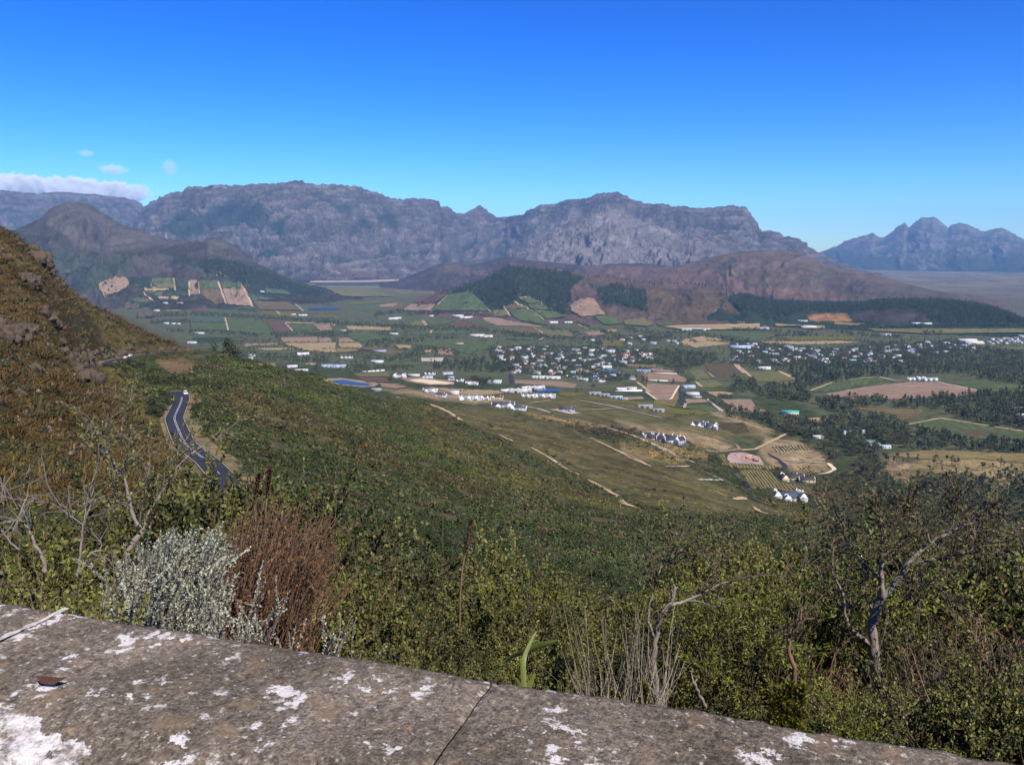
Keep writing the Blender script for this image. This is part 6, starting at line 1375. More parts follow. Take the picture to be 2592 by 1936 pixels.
scatter_tinted('heath_bushes', SHAPES['far'], np.column_stack([P, z - .1])[lb], S[lb] * .9, S[lb] * .7, np.broadcast_to(np.array((.040, .048, .018)), (lb.sum(), 3)), 'dark low bushes dotted over the left hillside', 'scrub')
print('SCRUB', len(P))
# scattered bigger bushes standing out of the scrub
bp = spread(60, 700, lambda d: 5 + .030 * d); bz_, _ = ground_z(bp[:, 0], bp[:, 1]); bu, bv = proj(bp[:, 0], bp[:, 1], bz_)
kb = (near_road(bp[:, 0], bp[:, 1]) > 7) & (poly_mask(bu, bv, LEFT, 0) < .5) & (rs.uniform(size=len(bp)) < .5) & (fbm(bp[:, 0] / 40, bp[:, 1] / 40 + 5, 2) > -.05)
bp, bz_ = bp[kb], bz_[kb]; bs = rs.uniform(1.2, 2.6, len(bp)); bt = np.where(rs.uniform(size=(len(bp), 1)) < .6, np.array((.030, .040, .018)), np.array((.062, .066, .036))) * rs.uniform(.75, 1.3, (len(bp), 1))
scatter_tinted('tall_bushes', SHAPES['mid'], np.column_stack([bp, bz_ - .2]), bs, bs * rs.uniform(.7, 1.1, len(bp)), bt, 'taller dark bushes standing out of the slope scrub', 'scrub')
# dark bushes packed along the road
BUSHES = []
def bush_px(n, line, spread_px, size, seed):
    r = np.random.default_rng(seed); l = densify(line, 6, False)
    for _ in range(n):
        a, b = l[r.integers(len(l))]; x, y = G(a + r.normal(0, spread_px), b + r.normal(0, spread_px * .6))
        if float(near_road(np.array([x]), np.array([y]))[0]) > 5.8: BUSHES.append((x, y, size * r.uniform(.6, 1.3)))
bush_px(46, px('Y3', [(700,955),(800,938),(900,918),(1000,905),(1150,892),(1280,872)]), 3, 1.3, 1)
bush_px(70, px('Y3', [(740,950),(900,960),(1050,1010),(1200,1040),(1400,1100)]), 12, 2.3, 2)
bush_px(40, px('Y4', [(780,480),(850,560),(950,640),(1050,700),(1200,800)]), 9, 2.0, 3)
bush_px(60, px('Y4', [(200,440),(280,380),(340,330),(390,290),(300,450),(240,560)]), 7, 3.0, 4)
bush_px(26, px('Y3', [(620,850),(680,830),(740,850),(660,890)]), 6, 2.2, 5)
bush_px(24, px('Y3', [(800,790),(900,800),(1000,795),(1100,785),(1185,800)]), 4, 2.0, 6)
bush_px(20, px('Y1', [(640,545),(760,580),(1080,450),(1250,520),(1320,560)]), 5, 2.4, 7)
bush_px(14, px('Y1', [(1180,760),(1290,810),(1320,840),(1430,890)]), 4, 2.4, 8)
B = np.array(BUSHES); bz, _ = ground_z(B[:, 0], B[:, 1])
scatter_tinted('roadside_bushes', SHAPES['mid'], np.column_stack([B[:, :2], bz - .2]), B[:, 2], B[:, 2] * .9, np.array((.036, .044, .020)) * rs.uniform(.7, 1.35, (len(B), 1)), 'dark rounded bushes crowding along the pass road', 'scrub')
# ------------------------------------------------------------------ rock outcrops on the left hillside
M_rock, nt, b = new_mat('hill_rock')
tc = N(nt, 'ShaderNodeNewGeometry'); n1 = noise_node(nt, tc.outputs['Position'], .35, 5, .65); n2 = noise_node(nt, tc.outputs['Position'], 1.8, 5, .7)
c = mix(nt, .5, ramp(nt, n1.outputs[0], [(.3, (.050, .034, .021)), (.55, (.105, .080, .058)), (.75, (.17, .085, .038))]).outputs[0], ramp(nt, n2.outputs[0], [(.3, (.020, .015, .011)), (.5, (.075, .056, .038)), (.72, (.155, .118, .082))]).outputs[0])
nt.links.new(c, b.inputs['Base Color']); b.inputs['Roughness'].default_value = .9; bump(nt, b, n2.outputs[0], .8, .5)
def ico(sub):
    bm = bmesh.new(); bmesh.ops.create_icosphere(bm, subdivisions=sub, radius=1); V = np.array([v.co for v in bm.verts]); F = np.array([[v.index for v in f.verts] for f in bm.faces]); bm.free(); return V, F
IV, IF = ico(3)
ROCKM = []
for s in range(6):
    r = np.random.default_rng(400 + s); V = IV.copy()
    for _ in range(14):                      # planes cut the ball to an angular block
        n = r.normal(size=3); n /= np.linalg.norm(n); d = r.uniform(.45, .85); k = V @ n; V -= np.maximum(k - d, 0)[:, None] * n
    V *= 1 + .30 * (ridged(V[:, 0] * 2.2 + s, V[:, 1] * 2.2 + V[:, 2] * 1.7, 4, .6) - .6)[:, None] + .14 * np.sign(perlin(V[:, 2] * 5 + s, V[:, 0] * 2))[:, None]
    ROCKM.append(mesh_obj('rock', V, IF, M_rock, link=False))
OUT = [ # Y3 pixel, radius in pixels, pieces, label
 ((290,280), 46, 8, 'grey crag on the skyline of the left hillside'), ((345,345), 22, 4, 'small grey crag just below the skyline crag'), ((175,190), 24, 4, 'dark broken rock high on the left skyline'), ((440,345), 20, 3, 'lone grey boulder standing on the skyline'),
 ((245,430), 44, 7, 'dark overhanging rock below the skyline crag'), ((340,640), 44, 7, 'reddish crag in the middle of the brown hillside'), ((235,720), 36, 5, 'orange rock face below the reddish crag'), ((60,740), 62, 8, 'dark shadowed rock wall at the left picture edge'),
 ((255,965), 34, 5, 'dark rock beside the reddish bare patch'), ((370,1010), 22, 4, 'small upright rock left of the tan crag'), ((590,1010), 48, 9, 'tan crag above the bend of the near road'), ((575,1150), 16, 3, 'small boulder below the tan crag'), ((130,1120), 30, 5, 'low purplish rocks on the near left slope'),
 ((520,975), 26, 4, 'grey rocks at the upper left of the tan crag'), ((860,560), 26, 5, 'pale rocks on the right part of the skyline'), ((945,620), 24, 5, 'pale rock rib where the skyline meets the valley'), ((560,720), 14, 3, 'small rocks in the brown heath'), ((680,690), 16, 4, 'grey rocks amid the heath above the road'), ((540,500), 14, 3, 'light boulders on the upper heath')]
for (p, rp, n, lab) in OUT:
    u_, v_ = px('Y3', [p])[0]; x, y = G(u_, v_ + rp * .2); D_ = math.hypot(x, y); R_ = rp * 1.55 * .38732 * D_ / FPX
    z_ = float(ground_z(x, y)[0][0]); e = empty('rock_outcrop', (x, y, z_)); r = np.random.default_rng(p[0])
    for k in range(int(n * 1.5)):
        o = bpy.data.objects.new('rock', ROCKM[r.integers(6)]); COL.objects.link(o); o.parent = e
        q = r.normal(0, .45, 2) * R_; s = R_ * r.uniform(.35, .85); gz = float(ground_z(x + q[0], y + q[1])[0][0]) - z_
        o.location = (q[0], q[1], gz + s * .42); o.rotation_euler = tuple(r.uniform(0, 6.28, 3)); o.scale = (s, s * r.uniform(.6, 1), s * r.uniform(.6, 1.1))
    tag(e, lab, 'rock')
# cut rock bank above the upper road
R = ROADS[1]; e = empty('rock_cutting', tuple(R[len(R) // 2, :3])); r = np.random.default_rng(9)
for k in range(18, len(R) - 40, 1):
    if r.uniform() < .35: continue
    t = R[k + 1, :2] - R[k - 1, :2]; t /= np.hypot(*t); n = np.array([-t[1], t[0]]); p = R[k, :2] + n * (7.5 + r.uniform(0, 5))
    o = bpy.data.objects.new('rock', ROCKM[r.integers(6)]); COL.objects.link(o); o.parent = e; s = r.uniform(1.2, 3.4)
    gz = float(ground_z(p[0], p[1])[0][0])
    o.location = Vector((p[0], p[1], gz + s * .2)) - e.location; o.rotation_euler = tuple(r.uniform(0, 6.28, 3)); o.scale = (s, s * .8, s)
tag(e, 'orange brown rock cutting above the upper road', 'rock')
# loose pale stones
r = np.random.default_rng(91); SP = []
while len(SP) < 260:
    u_, v_ = r.uniform(0, 420), r.uniform(600, 1180)
    if in_poly((u_, v_), [(0,600),(140,700),(380,850),(300,890),(240,900),(400,1060),(300,1180),(0,1180)]) and r.uniform() < .2 + .8 * (fbm(np.array([u_ / 50]), np.array([v_ / 50]), 2)[0] > 0):
        x, y = G(u_, v_)
        if near_road(np.array([x]), np.array([y]))[0] > 6: SP.append((x, y))
SP = np.array(SP); sz_, _ = ground_z(SP[:, 0], SP[:, 1])
ROCKF = []
V2, F2 = ico(1)
M_stone = simple('pale_stone', (.15, .128, .095), .4, .6)
for s in range(3):
    rr = np.random.default_rng(500 + s); ROCKF.append(mesh_obj('stone_shape', V2 * rr.uniform(.6, 1.1, (len(V2), 1)), F2, M_stone, link=False))
scatter('loose_stones', ROCKF, np.column_stack([SP, sz_ + .15]), np.random.default_rng(8).uniform(.2, .85, len(SP)) ** 1.8, 'pale loose stones scattered over the brown hillside', 'stones')
# ------------------------------------------------------------------ vine rows near the estate
M_vine = leaf_mat('vine_leaves', (.060, .072, .020), (.105, .085, .026), (.13, .07, .03), 1.0)
def vine_block(vw, poly, d0, d1, gap, label, h=1.4, w=1.5, fill=.95):
    P = [G(*q) for q in densify(px(vw, poly), 4)]; W = np.array(P)
    a, b = [np.array(G(*q)) for q in px(vw, [d0, d1])]; t = (b - a) / np.linalg.norm(b - a); n = np.array([-t[1], t[0]]); r = np.random.default_rng(int(W[0, 0] * 10) % 9999)
    c = W.mean(0); s = (W - c) @ t; k = (W - c) @ n; parts = []
    for q in np.arange(k.min(), k.max(), gap):
        L = np.arange(s.min(), s.max(), 1.6); pts = c + n * q + t * L[:, None]
        ins = np.array([in_poly(p, P) for p in pts]) & (r.uniform(size=len(pts)) < fill)
        if not ins.any(): continue
        pts = pts[ins]; z, _ = ground_z(pts[:, 0], pts[:, 1])
        for p, zz in zip(pts, z):
            hh = h * r.uniform(.7, 1.2); ww = w * r.uniform(.35, .65); x = np.array([[-.85, -ww], [.85, -ww], [.85, ww], [-.85, ww]]) @ np.stack([t, n]) + p
            top = np.array([[-.8, -ww * .6], [.8, -ww * .6], [.8, ww * .6], [-.8, ww * .6]]) @ np.stack([t, n]) + p + r.normal(0, .1, (4, 2))
            V = np.concatenate([np.column_stack([x, np.full(4, zz - .2)]), np.column_stack([top, zz + hh * r.uniform(.8, 1.1, 4)])])
            parts.append((V, np.array([[0, 1, 5, 4], [1, 2, 6, 5], [2, 3, 7, 6], [3, 0, 4, 7], [4, 5, 6, 7]])))
    if parts:
        o = mesh_obj('vine_rows', *cat_mesh(parts), M_vine); tag(o, label, 'vineyard', kind='stuff')
for vw, poly, base_ in (('A1', [(520,520),(1095,520),(1260,745),(2000,850),(1880,960),(1300,890),(740,850),(630,680)], 'soilrow'), ('A1', [(320,380),(1260,448),(1160,505),(375,475)], 'soilrow'), ('A1', [(95,245),(235,220),(330,425),(235,435)], 'soilrow'), ('A1', [(1890,970),(2200,1060),(2230,1235),(2000,1230),(1930,1080)], 'soilrow')):
    drape('vineyard_field', [G(*q) for q in densify(px(vw, poly), 4)], FM['straw'], .35)
vine_block('A1', [(540,530),(1090,530),(1250,750),(1990,850),(1880,950),(1300,880),(740,840),(640,680)], (560,540), (790,830), 4.6, 'rust and green vine rows between the two nearest estate houses')
vine_block('A1', [(330,385),(1250,450),(1150,500),(380,470)], (500,400), (540,490), 4.6, 'vine rows along the front of the rubble yard')
vine_block('A1', [(100,250),(230,225),(320,420),(240,430)], (120,250), (220,400), 4.6, 'short vine rows left of the rubble yard')
vine_block('A1', [(1900,980),(2200,1070),(2212,1230),(2000,1220),(1940,1080)], (1920,990), (2040,1210), 4.6, 'vine rows right of the slate roofed house')
vine_block('A2', [(1130,180),(1560,195),(1900,290),(1500,340),(1250,240)], (1300,200), (1200,260), 4.4, 'green vine rows below the blue slate house')
vine_block('A2', [(1600,70),(2100,80),(2200,250),(1950,290),(1650,170)], (1700,100), (1900,230), 4.2, 'green vine rows right of the blue slate house')
vine_block('Y2', [(1630,640),(1740,630),(1890,790),(1800,800)], (1650,640), (1840,800), 5, 'sparse olive rows right of the cream house', fill=.5)
vine_block('Y2', [(1420,480),(1740,460),(1760,500),(1450,520)], (1600,470), (1640,510), 5, 'sparse young rows on the bare knoll', fill=.6)
vine_block('Z7', [(1320,853),(1480,853),(1540,742),(1545,830),(1500,920),(1310,890)], (1330,855), (1345,890), 4, 'vine rows beside the straight drive')
vine_block('Z8', [(945,760),(1070,750),(1250,765),(1450,770),(1400,810),(1290,850),(1200,800)], (1000,755), (1060,800), 5.5, 'striped vine rows among the stream trees', 1.6, 1.8)
vine_block('Z8', [(345,567),(580,535),(580,570),(430,590)], (450,560), (470,590), 6, 'striped vine rows below the olive field', 1.6, 2.0)
vine_block('Z7', [(1790,522),(2050,522),(2130,620),(1895,632),(1800,580)], (1850,530), (1950,620), 6, 'red brown vine rows at the edge of the suburb', 1.4, 2.4)
# ------------------------------------------------------------------ foreground: stone parapet
WZ = CAMZ - .75
def on_plane(u, v, z):
    az, q = ray(u, v); d = (z - CAMZ) / q; return np.array([d * np.sin(az), d * np.cos(az)])
a0, a1 = on_plane(0, 1508, WZ), on_plane(2592, 1908, WZ)
wt = (a1 - a0) / np.linalg.norm(a1 - a0); wnrm = np.array([wt[1], -wt[0]])          # along the wall (left to right); towards the camera
wang = math.atan2(wt[1], wt[0])
def wall_t(u, v): return float((on_plane(u, v, WZ) - a0) @ wt)
J1, J2 = wall_t(150, 1542), wall_t(1240, 1728)
WIDE = .44
M_cope, nt, b = new_mat('lichened_coping')
tc = N(nt, 'ShaderNodeTexCoord'); O = tc.outputs['Object']
nA = noise_node(nt, O, 3.0, 5, .6); nB = noise_node(nt, O, 55, 6, .75); nC = noise_node(nt, O, 170, 4, .7); nD = noise_node(nt, O, 6.5, 6, .68); nE = noise_node(nt, O, 26, 5, .7); nF = noise_node(nt, O, 12, 4, .6)
base = ramp(nt, nA.outputs[0], [(.3, (.088, .070, .050)), (.5, (.130, .105, .077)), (.7, (.190, .155, .118))]).outputs[0]
base = mix(nt, 1.0, base, ramp(nt, nB.outputs[0], [(.32, (.42, .40, .38)), (.5, (.95, .95, .95)), (.66, (1.65, 1.62, 1.6))]).outputs[0], 'MULTIPLY')
base = mix(nt, 1.0, base, ramp(nt, nC.outputs[0], [(.36, (.55, .55, .55)), (.62, (1.5, 1.5, 1.5))]).outputs[0], 'MULTIPLY')
br = N(nt, 'ShaderNodeMath', operation='MULTIPLY'); nt.links.new(ramp(nt, nF.outputs[0], [(.55, (0, 0, 0)), (.66, (1, 1, 1))]).outputs[0], br.inputs[0]); br.inputs[1].default_value = .55
base = mix(nt, br.outputs[0], base, (.20, .135, .075))
def mulv(x, y):
    q = N(nt, 'ShaderNodeMath', operation='MULTIPLY'); nt.links.new(x, q.inputs[0]); nt.links.new(y, q.inputs[1]); return q.outputs[0]
lich = mulv(ramp(nt, nD.outputs[0], [(.565, (0, 0, 0)), (.60, (1, 1, 1))]).outputs[0], ramp(nt, nE.outputs[0], [(.525, (0, 0, 0)), (.55, (1, 1, 1))]).outputs[0])
lich = mulv(lich, ramp(nt, nB.outputs[0], [(.38, (.2, .2, .2)), (.47, (1, 1, 1))]).outputs[0])
base = mix(nt, lich, base, (.60, .56, .51))
nG = noise_node(nt, O, 62, 3, .6); spk = ramp(nt, nG.outputs[0], [(.635, (0, 0, 0)), (.67, (1, 1, 1))]).outputs[0]
base = mix(nt, spk, base, (.40, .36, .30))
nH = noise_node(nt, O, 20, 3, .6); org = ramp(nt, nH.outputs[0], [(.70, (0, 0, 0)), (.73, (.7, .7, .7))]).outputs[0]
base = mix(nt, org, base, (.36, .20, .07))
# flaking limewash along the roadside edge at the left end
sx = N(nt, 'ShaderNodeSeparateXYZ'); nt.links.new(O, sx.inputs[0])
def mr(x, a, b_):
    q = N(nt, 'ShaderNodeMapRange'); nt.links.new(x, q.inputs[0]); q.inputs[1].default_value = a; q.inputs[2].default_value = b_; return q.outputs[0]
pm = mulv(mr(sx.outputs[1], -.30, -.40), mr(sx.outputs[0], .78, .35))
nI = noise_node(nt, O, 9, 6, .7); ad = N(nt, 'ShaderNodeMath', operation='ADD'); nt.links.new(pm, ad.inputs[0]); nt.links.new(nI.outputs[0], ad.inputs[1])
pnt = ramp(nt, ad.outputs[0], [(.98, (0, 0, 0)), (1.12, (1, 1, 1))]).outputs[0]
pnt = mulv(mulv(pnt, ramp(nt, nE.outputs[0], [(.38, (.1, .1, .1)), (.52, (1, 1, 1))]).outputs[0]), ramp(nt, nB.outputs[0], [(.36, (.35, .35, .35)), (.52, (1, 1, 1))]).outputs[0])
base = mix(nt, pnt, base, (.66, .61, .56))
nt.links.new(base, b.inputs['Base Color']); b.inputs['Roughness'].default_value = .95; b.inputs['Specular IOR Level'].default_value = .1
hh = N(nt, 'ShaderNodeMath', operation='ADD'); nt.links.new(nB.outputs[0], hh.inputs[0]); nt.links.new(nC.outputs[0], hh.inputs[1])
bump(nt, b, hh.outputs[0], .7, .006)
M_crack = simple('joint_dirt', (.045, .036, .028), .3, 60); M_mortar = simple('white_mortar', (.42, .385, .34), .35, 60); M_body = simple('wall_mortar', (.42, .38, .33), .3, 12)
M_wstone, nt, b = new_mat('yellow_brown_stone'); tc = N(nt, 'ShaderNodeTexCoord'); n1 = noise_node(nt, tc.outputs['Object'], 9, 5, .65); n2 = noise_node(nt, tc.outputs['Object'], 60, 4, .7)
c = mix(nt, 1.0, ramp(nt, n1.outputs[0], [(.3, (.16, .085, .035)), (.5, (.34, .19, .06)), (.7, (.42, .27, .11))]).outputs[0], ramp(nt, n2.outputs[0], [(.3, (.6,) * 3), (.7, (1.3,) * 3)]).outputs[0], 'MULTIPLY')
nt.links.new(c, b.inputs['Base Color']); bump(nt, b, n2.outputs[0], .6, .01)
wall = empty('parapet_wall', (a0[0], a0[1], WZ), wang)
tag(wall, 'lichen spotted stone parapet wall running across the bottom of the view', 'wall')
def coping(t0, t1):
    nx = int((t1 - t0) / .008); ns = 70
    X = np.linspace(t0 + (.004 if t0 == J1 else .0012), t1 - (.004 if t1 == J1 else .0012), nx); Sx = np.concatenate([[-.012, -.008], np.linspace(-.002, WIDE, ns), [WIDE + .012, WIDE + .014]])
    XX, SS = np.meshgrid(X, Sx, indexing='ij')
    Z = np.zeros_like(XX)
    Z -= .030 * sstep(.30, .47, SS) + .018 * sstep(.04, 0, SS)
    Z -= .12 * (SS < -.007) + .10 * (SS > WIDE + .005)
    n = fbm(XX * 14, SS * 14, 5, .6) * .006 + fbm(XX * 3 + 5, SS * 3, 2) * .008
    Z += n
    Y = -SS - fbm(XX * 22, SS * 4 + 9, 4, .6) * .012 * (SS < .02) + fbm(XX * 9, SS * 3 + 2, 3) * .014 * (SS > WIDE - .02)
    xe = XX + .012 * np.sin(SS * 21 + t0) * 0
    for e, sg in ((t0, 1), (t1, -1)):
        Z -= (.014 if e == J1 else .005) * np.exp(-((XX - e) / .008) ** 2)
    return mesh_obj('coping_slab', np.stack([xe, Y, Z], -1).reshape(-1, 3), grid_faces(nx, len(Sx))[:, ::-1], M_cope, wall, smooth=True)
for t0, t1 in ((-1.6, J1), (J1, J2), (J2, J2 + 1.9)): coping(t0, t1)
for tj, mt, w in ((J1, M_mortar, .014), (J2, M_crack, .003)):
    s = np.linspace(0, WIDE, 60); X = tj + fbm(s * 9, s * 0 + tj, 3) * .012
    ww = w * (1 + .5 * fbm(s * 20, s * 0 + 3, 3))
    V = np.concatenate([np.column_stack([X + q * ww * .5, -s, -.006 - .030 * sstep(.30, .47, s) + fbm(s * 30, s * 0 + q, 3) * .004 + (.003 if mt is M_mortar else -.004)]) for q in (-1, 1)])
    mesh_obj('mortar_joint', V, np.array([[i, i + 1, 61 + i, 60 + i] for i in range(59)])[:, ::-1], mt, wall)
V, F = boxm((J2 + .3) / 2, -WIDE / 2, -.58, J2 + 4.0, WIDE - .05, 1.0); mesh_obj('core', V, F, M_body, wall)
r = np.random.default_rng(3); x = -1.6
while x < J2 + 1.8:
    w = r.uniform(.14, .30)
    for row, zc in ((0, -.20), (1, -.42), (2, -.64)):
        o = mesh_obj('wall_stone', IV * np.array([w * .52, .10, .115]) * (1 + .10 * fbm(IV[:, 0] * 2 + x, IV[:, 2] * 2 + row, 3))[:, None], IF, M_wstone, wall, smooth=True)
        o.location = (x + w / 2 + row * .07, -WIDE + .035, zc + r.normal(0, .012)); o.rotation_euler = (0, r.normal(0, .12), 0)
    x += w
# a dry leaf lying on the coping
lp = on_plane(130, 1735, WZ); lf = np.array([(-.03, 0, .012), (-.012, -.010, .004), (.012, -.009, .004), (.032, .004, .014), (.010, .008, .008), (-.012, .009, .008)])
o = mesh_obj('dry_leaf', lf, [[0, 1, 5], [1, 2, 4, 5], [2, 3, 4]], simple('dry_leaf_brown', (.075, .035, .018), .3, 60)); o.location = (lp[0], lp[1], WZ + .004); o.rotation_euler = (0, 0, -.2)
tag(o, 'curled brown dry leaf lying on the coping', 'leaf')

# ------------------------------------------------------------------ foreground plants
def foliage_mat(name, c1, c2, dead=(.12, .075, .035), deadf=.12, trans=.25, rough=.55):
    m, nt, b = new_mat(name)
    geo = N(nt, 'ShaderNodeNewGeometry'); oi = N(nt, 'ShaderNodeObjectInfo'); tc = N(nt, 'ShaderNodeTexCoord')
    c = ramp(nt, oi.outputs['Random'], [(0, c1), (1, c2)]).outputs[0]
    n = noise_node(nt, tc.outputs['Object'], 2.2, 3)
    c = mix(nt, 1.0, c, ramp(nt, n.outputs[0], [(.3, (.65, .62, .6)), (.7, (1.3, 1.3, 1.15))]).outputs[0], 'MULTIPLY')
    c = mix(nt, 1.0, c, ramp(nt, geo.outputs['Random Per Island'], [(0, (.6,) * 3), (1, (1.5, 1.45, 1.3))]).outputs[0], 'MULTIPLY')
    dm = N(nt, 'ShaderNodeMath', operation='FRACT'); mm = N(nt, 'ShaderNodeMath', operation='MULTIPLY'); nt.links.new(geo.outputs['Random Per Island'], mm.inputs[0]); mm.inputs[1].default_value = 37.7; nt.links.new(mm.outputs[0], dm.inputs[0])
    lt_ = N(nt, 'ShaderNodeMath', operation='LESS_THAN'); nt.links.new(dm.outputs[0], lt_.inputs[0]); lt_.inputs[1].default_value = deadf
    c = mix(nt, lt_.outputs[0], c, dead)
    nt.links.new(c, b.inputs['Base Color']); b.inputs['Roughness'].default_value = rough; b.inputs['Specular IOR Level'].default_value = .3
    tr = N(nt, 'ShaderNodeBsdfTranslucent'); nt.links.new(c, tr.inputs[0]); mx = N(nt, 'ShaderNodeMixShader'); mx.inputs[0].default_value = trans
    nt.links.new(b.outputs[0], mx.inputs[1]); nt.links.new(tr.outputs[0], mx.inputs[2]); nt.links.new(mx.outputs[0], nt.nodes['Material Output'].inputs['Surface'])
    return m
M_f1 = foliage_mat('olive_leaves', (.066, .084, .023), (.165, .168, .044), trans=.18); M_f2 = foliage_mat('dark_leaves', (.040, .056, .018), (.095, .104, .031), trans=.18)
M_f3 = foliage_mat('bright_leaves', (.15, .175, .028), (.19, .20, .038), deadf=.05); M_fs = foliage_mat('silver_leaves', (.34, .37, .31), (.40, .42, .36), (.24, .20, .16), .08, .12, .8)
M_fb = foliage_mat('rust_leaves', (.13, .070, .034), (.17, .095, .045), (.09, .05, .03), .3, .15, .8)
M_stem = simple('dark_stem', (.062, .046, .034), .35, 8); M_twig = simple('brown_twig', (.115, .080, .058), .35, 8); M_gtwig = simple('grey_twig', (.17, .142, .118), .3, 8); M_straw = simple('straw_stalk', (.235, .19, .135), .4, 9); M_wood = simple('weathered_wood', (.215, .178, .145), .2, 14); M_rtwig = simple('rust_twig', (.20, .115, .072), .35, 8)

def leaves_on(P, Dn, length, width, r, spread_=.8):
    """small pointed leaves at P, growing along Dn with some spread"""
    n = len(P); d = Dn + r.normal(0, spread_, (n, 3)); d /= np.linalg.norm(d, axis=1)[:, None]
    s = np.cross(d, r.normal(size=(n, 3))); s /= np.maximum(np.linalg.norm(s, axis=1), 1e-6)[:, None]
    L = (length * r.uniform(.6, 1.3, n))[:, None]; W = (width * r.uniform(.7, 1.3, n))[:, None]
    V = np.stack([P, P + d * L * .5 + s * W, P + d * L, P + d * L * .5 - s * W], 1).reshape(-1, 3)
    return V, np.arange(4 * n).reshape(n, 4)
def curve3(p0, d0, L, n, r, bend=.15, up=.0):
    pts = [np.array(p0, float)]; d = np.array(d0, float); d /= np.linalg.norm(d)
    for _ in range(n):
        pts.append(pts[-1] + d * L / n); d = d + r.normal(0, bend, 3) + np.array([0, 0, up]); d /= np.linalg.norm(d)
    return np.array(pts)
def shrub_meshes(seed, nstem=16, nsub=9, nleaf=11, h=1.0, spread_=.55, leaf=(.030, .006), lmat=None, tmat=None, bare=.14, sub_len=.28):
    """one shrub about h tall: stems, side twigs, leaves near the twig ends"""
    r = np.random.default_rng(seed); tubes, LP, LD = [], [], []
    for s in range(nstem):
        a = r.uniform(0, 6.28); sp_ = r.uniform(.05, spread_)
        c = curve3((r.normal(0, .05), r.normal(0, .05), 0), (math.cos(a) * sp_, math.sin(a) * sp_, 1), h * r.uniform(.65, 1.05), 7, r, .13, .05)
        tubes.append(tube(c, np.linspace(.011, .003, 8) * h, 4))
        for q in range(nsub):
            k = r.uniform(bare, 1) * 6.99; i = int(k); p = c[i] + (c[i + 1] - c[i]) * (k - i)
            dd = (c[i + 1] - c[i]); dd = dd / np.linalg.norm(dd) + r.normal(0, .65, 3) + np.array([0, 0, .25])
            t_ = curve3(p, dd, h * sub_len * r.uniform(.5, 1.2), 4, r, .2, .08)
            tubes.append(tube(t_, np.linspace(.0035, .0012, 5) * h ** .5, 3))
            f = r.uniform(.15, 1, nleaf) * 3.99; j = f.astype(int); LP.append(t_[j] + (t_[j + 1] - t_[j]) * (f - j)[:, None]); LD.append(np.repeat((t_[-1] - t_[0])[None] / np.linalg.norm(t_[-1] - t_[0]), nleaf, 0))
            for _ in range(2):   # third order sprigs
                jj = r.integers(1, 4); dd2 = (t_[jj + 1] - t_[jj]); dd2 = dd2 / np.linalg.norm(dd2) + r.normal(0, .7, 3)
                t2 = curve3(t_[jj], dd2, h * sub_len * .5 * r.uniform(.5, 1.1), 3, r, .2, .05)
                m_ = nleaf; f = r.uniform(0, 1, m_) * 2.99; j = f.astype(int); LP.append(t2[j] + (t2[j + 1] - t2[j]) * (f - j)[:, None]); LD.append(np.repeat((t2[-1] - t2[0])[None] / np.linalg.norm(t2[-1] - t2[0]), m_, 0))
    st = mesh_obj('stems', *cat_mesh(tubes), tmat or M_twig, link=False)
    lf = mesh_obj('leaves', *leaves_on(np.concatenate(LP), np.concatenate(LD), leaf[0], leaf[1], r), lmat, link=False)
    return st, lf
SHRUB = {'olive': [shrub_meshes(600 + i, 30, 13, 25, 1.0, .48, (.019, .0062), M_f1, M_stem, .28) for i in range(4)],
         'dark': [shrub_meshes(620 + i, 30, 13, 25, 1.0, .5, (.0185, .0058), M_f2, M_stem, .26) for i in range(3)],
         'bright': [shrub_meshes(640 + i, 34, 12, 24, 1.0, .5, (.020, .0030), M_f3, M_stem) for i in range(2)],
         'twiggy': [shrub_meshes(660 + i, 24, 12, 3, 1.0, .8, (.022, .005), M_f2, M_twig, .15, .34) for i in range(3)],
         'grey': [shrub_meshes(680 + i, 22, 12, 3, 1.0, .8, (.022, .005), M_fb, M_gtwig, .15, .34) for i in range(2)],
         'rust': [shrub_meshes(700 + i, 40, 8, 5, 1.0, .5, (.022, .004), M_fb, M_rtwig, .2, .22) for i in range(2)]}
SKY = np.array([(-200,1240),(0,1250),(200,1265),(350,1240),(480,1240),(560,1215),(700,1200),(830,1215),(950,1275),(1050,1340),(1200,1375),(1350,1395),(1500,1440),(1600,1465),(1700,1390),(1800,1345),(1900,1330),(2050,1330),(2150,1300),(2300,1310),(2450,1290),(2592,1330),(2800,1330)], float)
NCAP = np.array([(-200,1330),(0,1345),(240,1400),(900,1500),(1100,1560),(1300,1570),(1480,1620),(1600,1740),(1740,1740),(1850,1690),(2000,1700),(2100,1690),(2290,1690),(2400,1630),(2592,1590),(2800,1590)], float)
KIND = {'olive': ('olive_shrub', 'olive green small leaved shrub'), 'dark': ('dark_shrub', 'dark green small leaved shrub'), 'bright': ('bright_shrub', 'bright green feathery shrub'), 'twiggy': ('twiggy_shrub', 'brown twiggy half bare shrub'),
        'grey': ('grey_shrub', 'grey brown leafless shrub'), 'rust': ('rust_shrub', 'rust brown dried shrub')}
NSH = {}
def plant_shrub(kind, x, y, h, label=None, lean=(0, 0), group=None, wide=1.0):
    z_ = float(ground_z(x, y)[0][0]); nm, lab = KIND[kind]; v = SHRUB[kind]; NSH[kind] = NSH.get(kind, 0) + 1
    st, lf = v[NSH[kind] % len(v)]
    e = empty(nm, (x, y, z_ - .05), rng.uniform(0, 6.28)); e.rotation_euler = (lean[0], lean[1], rng.uniform(0, 6.28)); e.scale = (h * wide, h * wide, h)
    for n_, me in (('stems', st), ('leaves', lf)):
        o = bpy.data.objects.new(n_, me); o.parent = e; COL.objects.link(o)
    tag(e, label or lab, 'shrub', group); return e
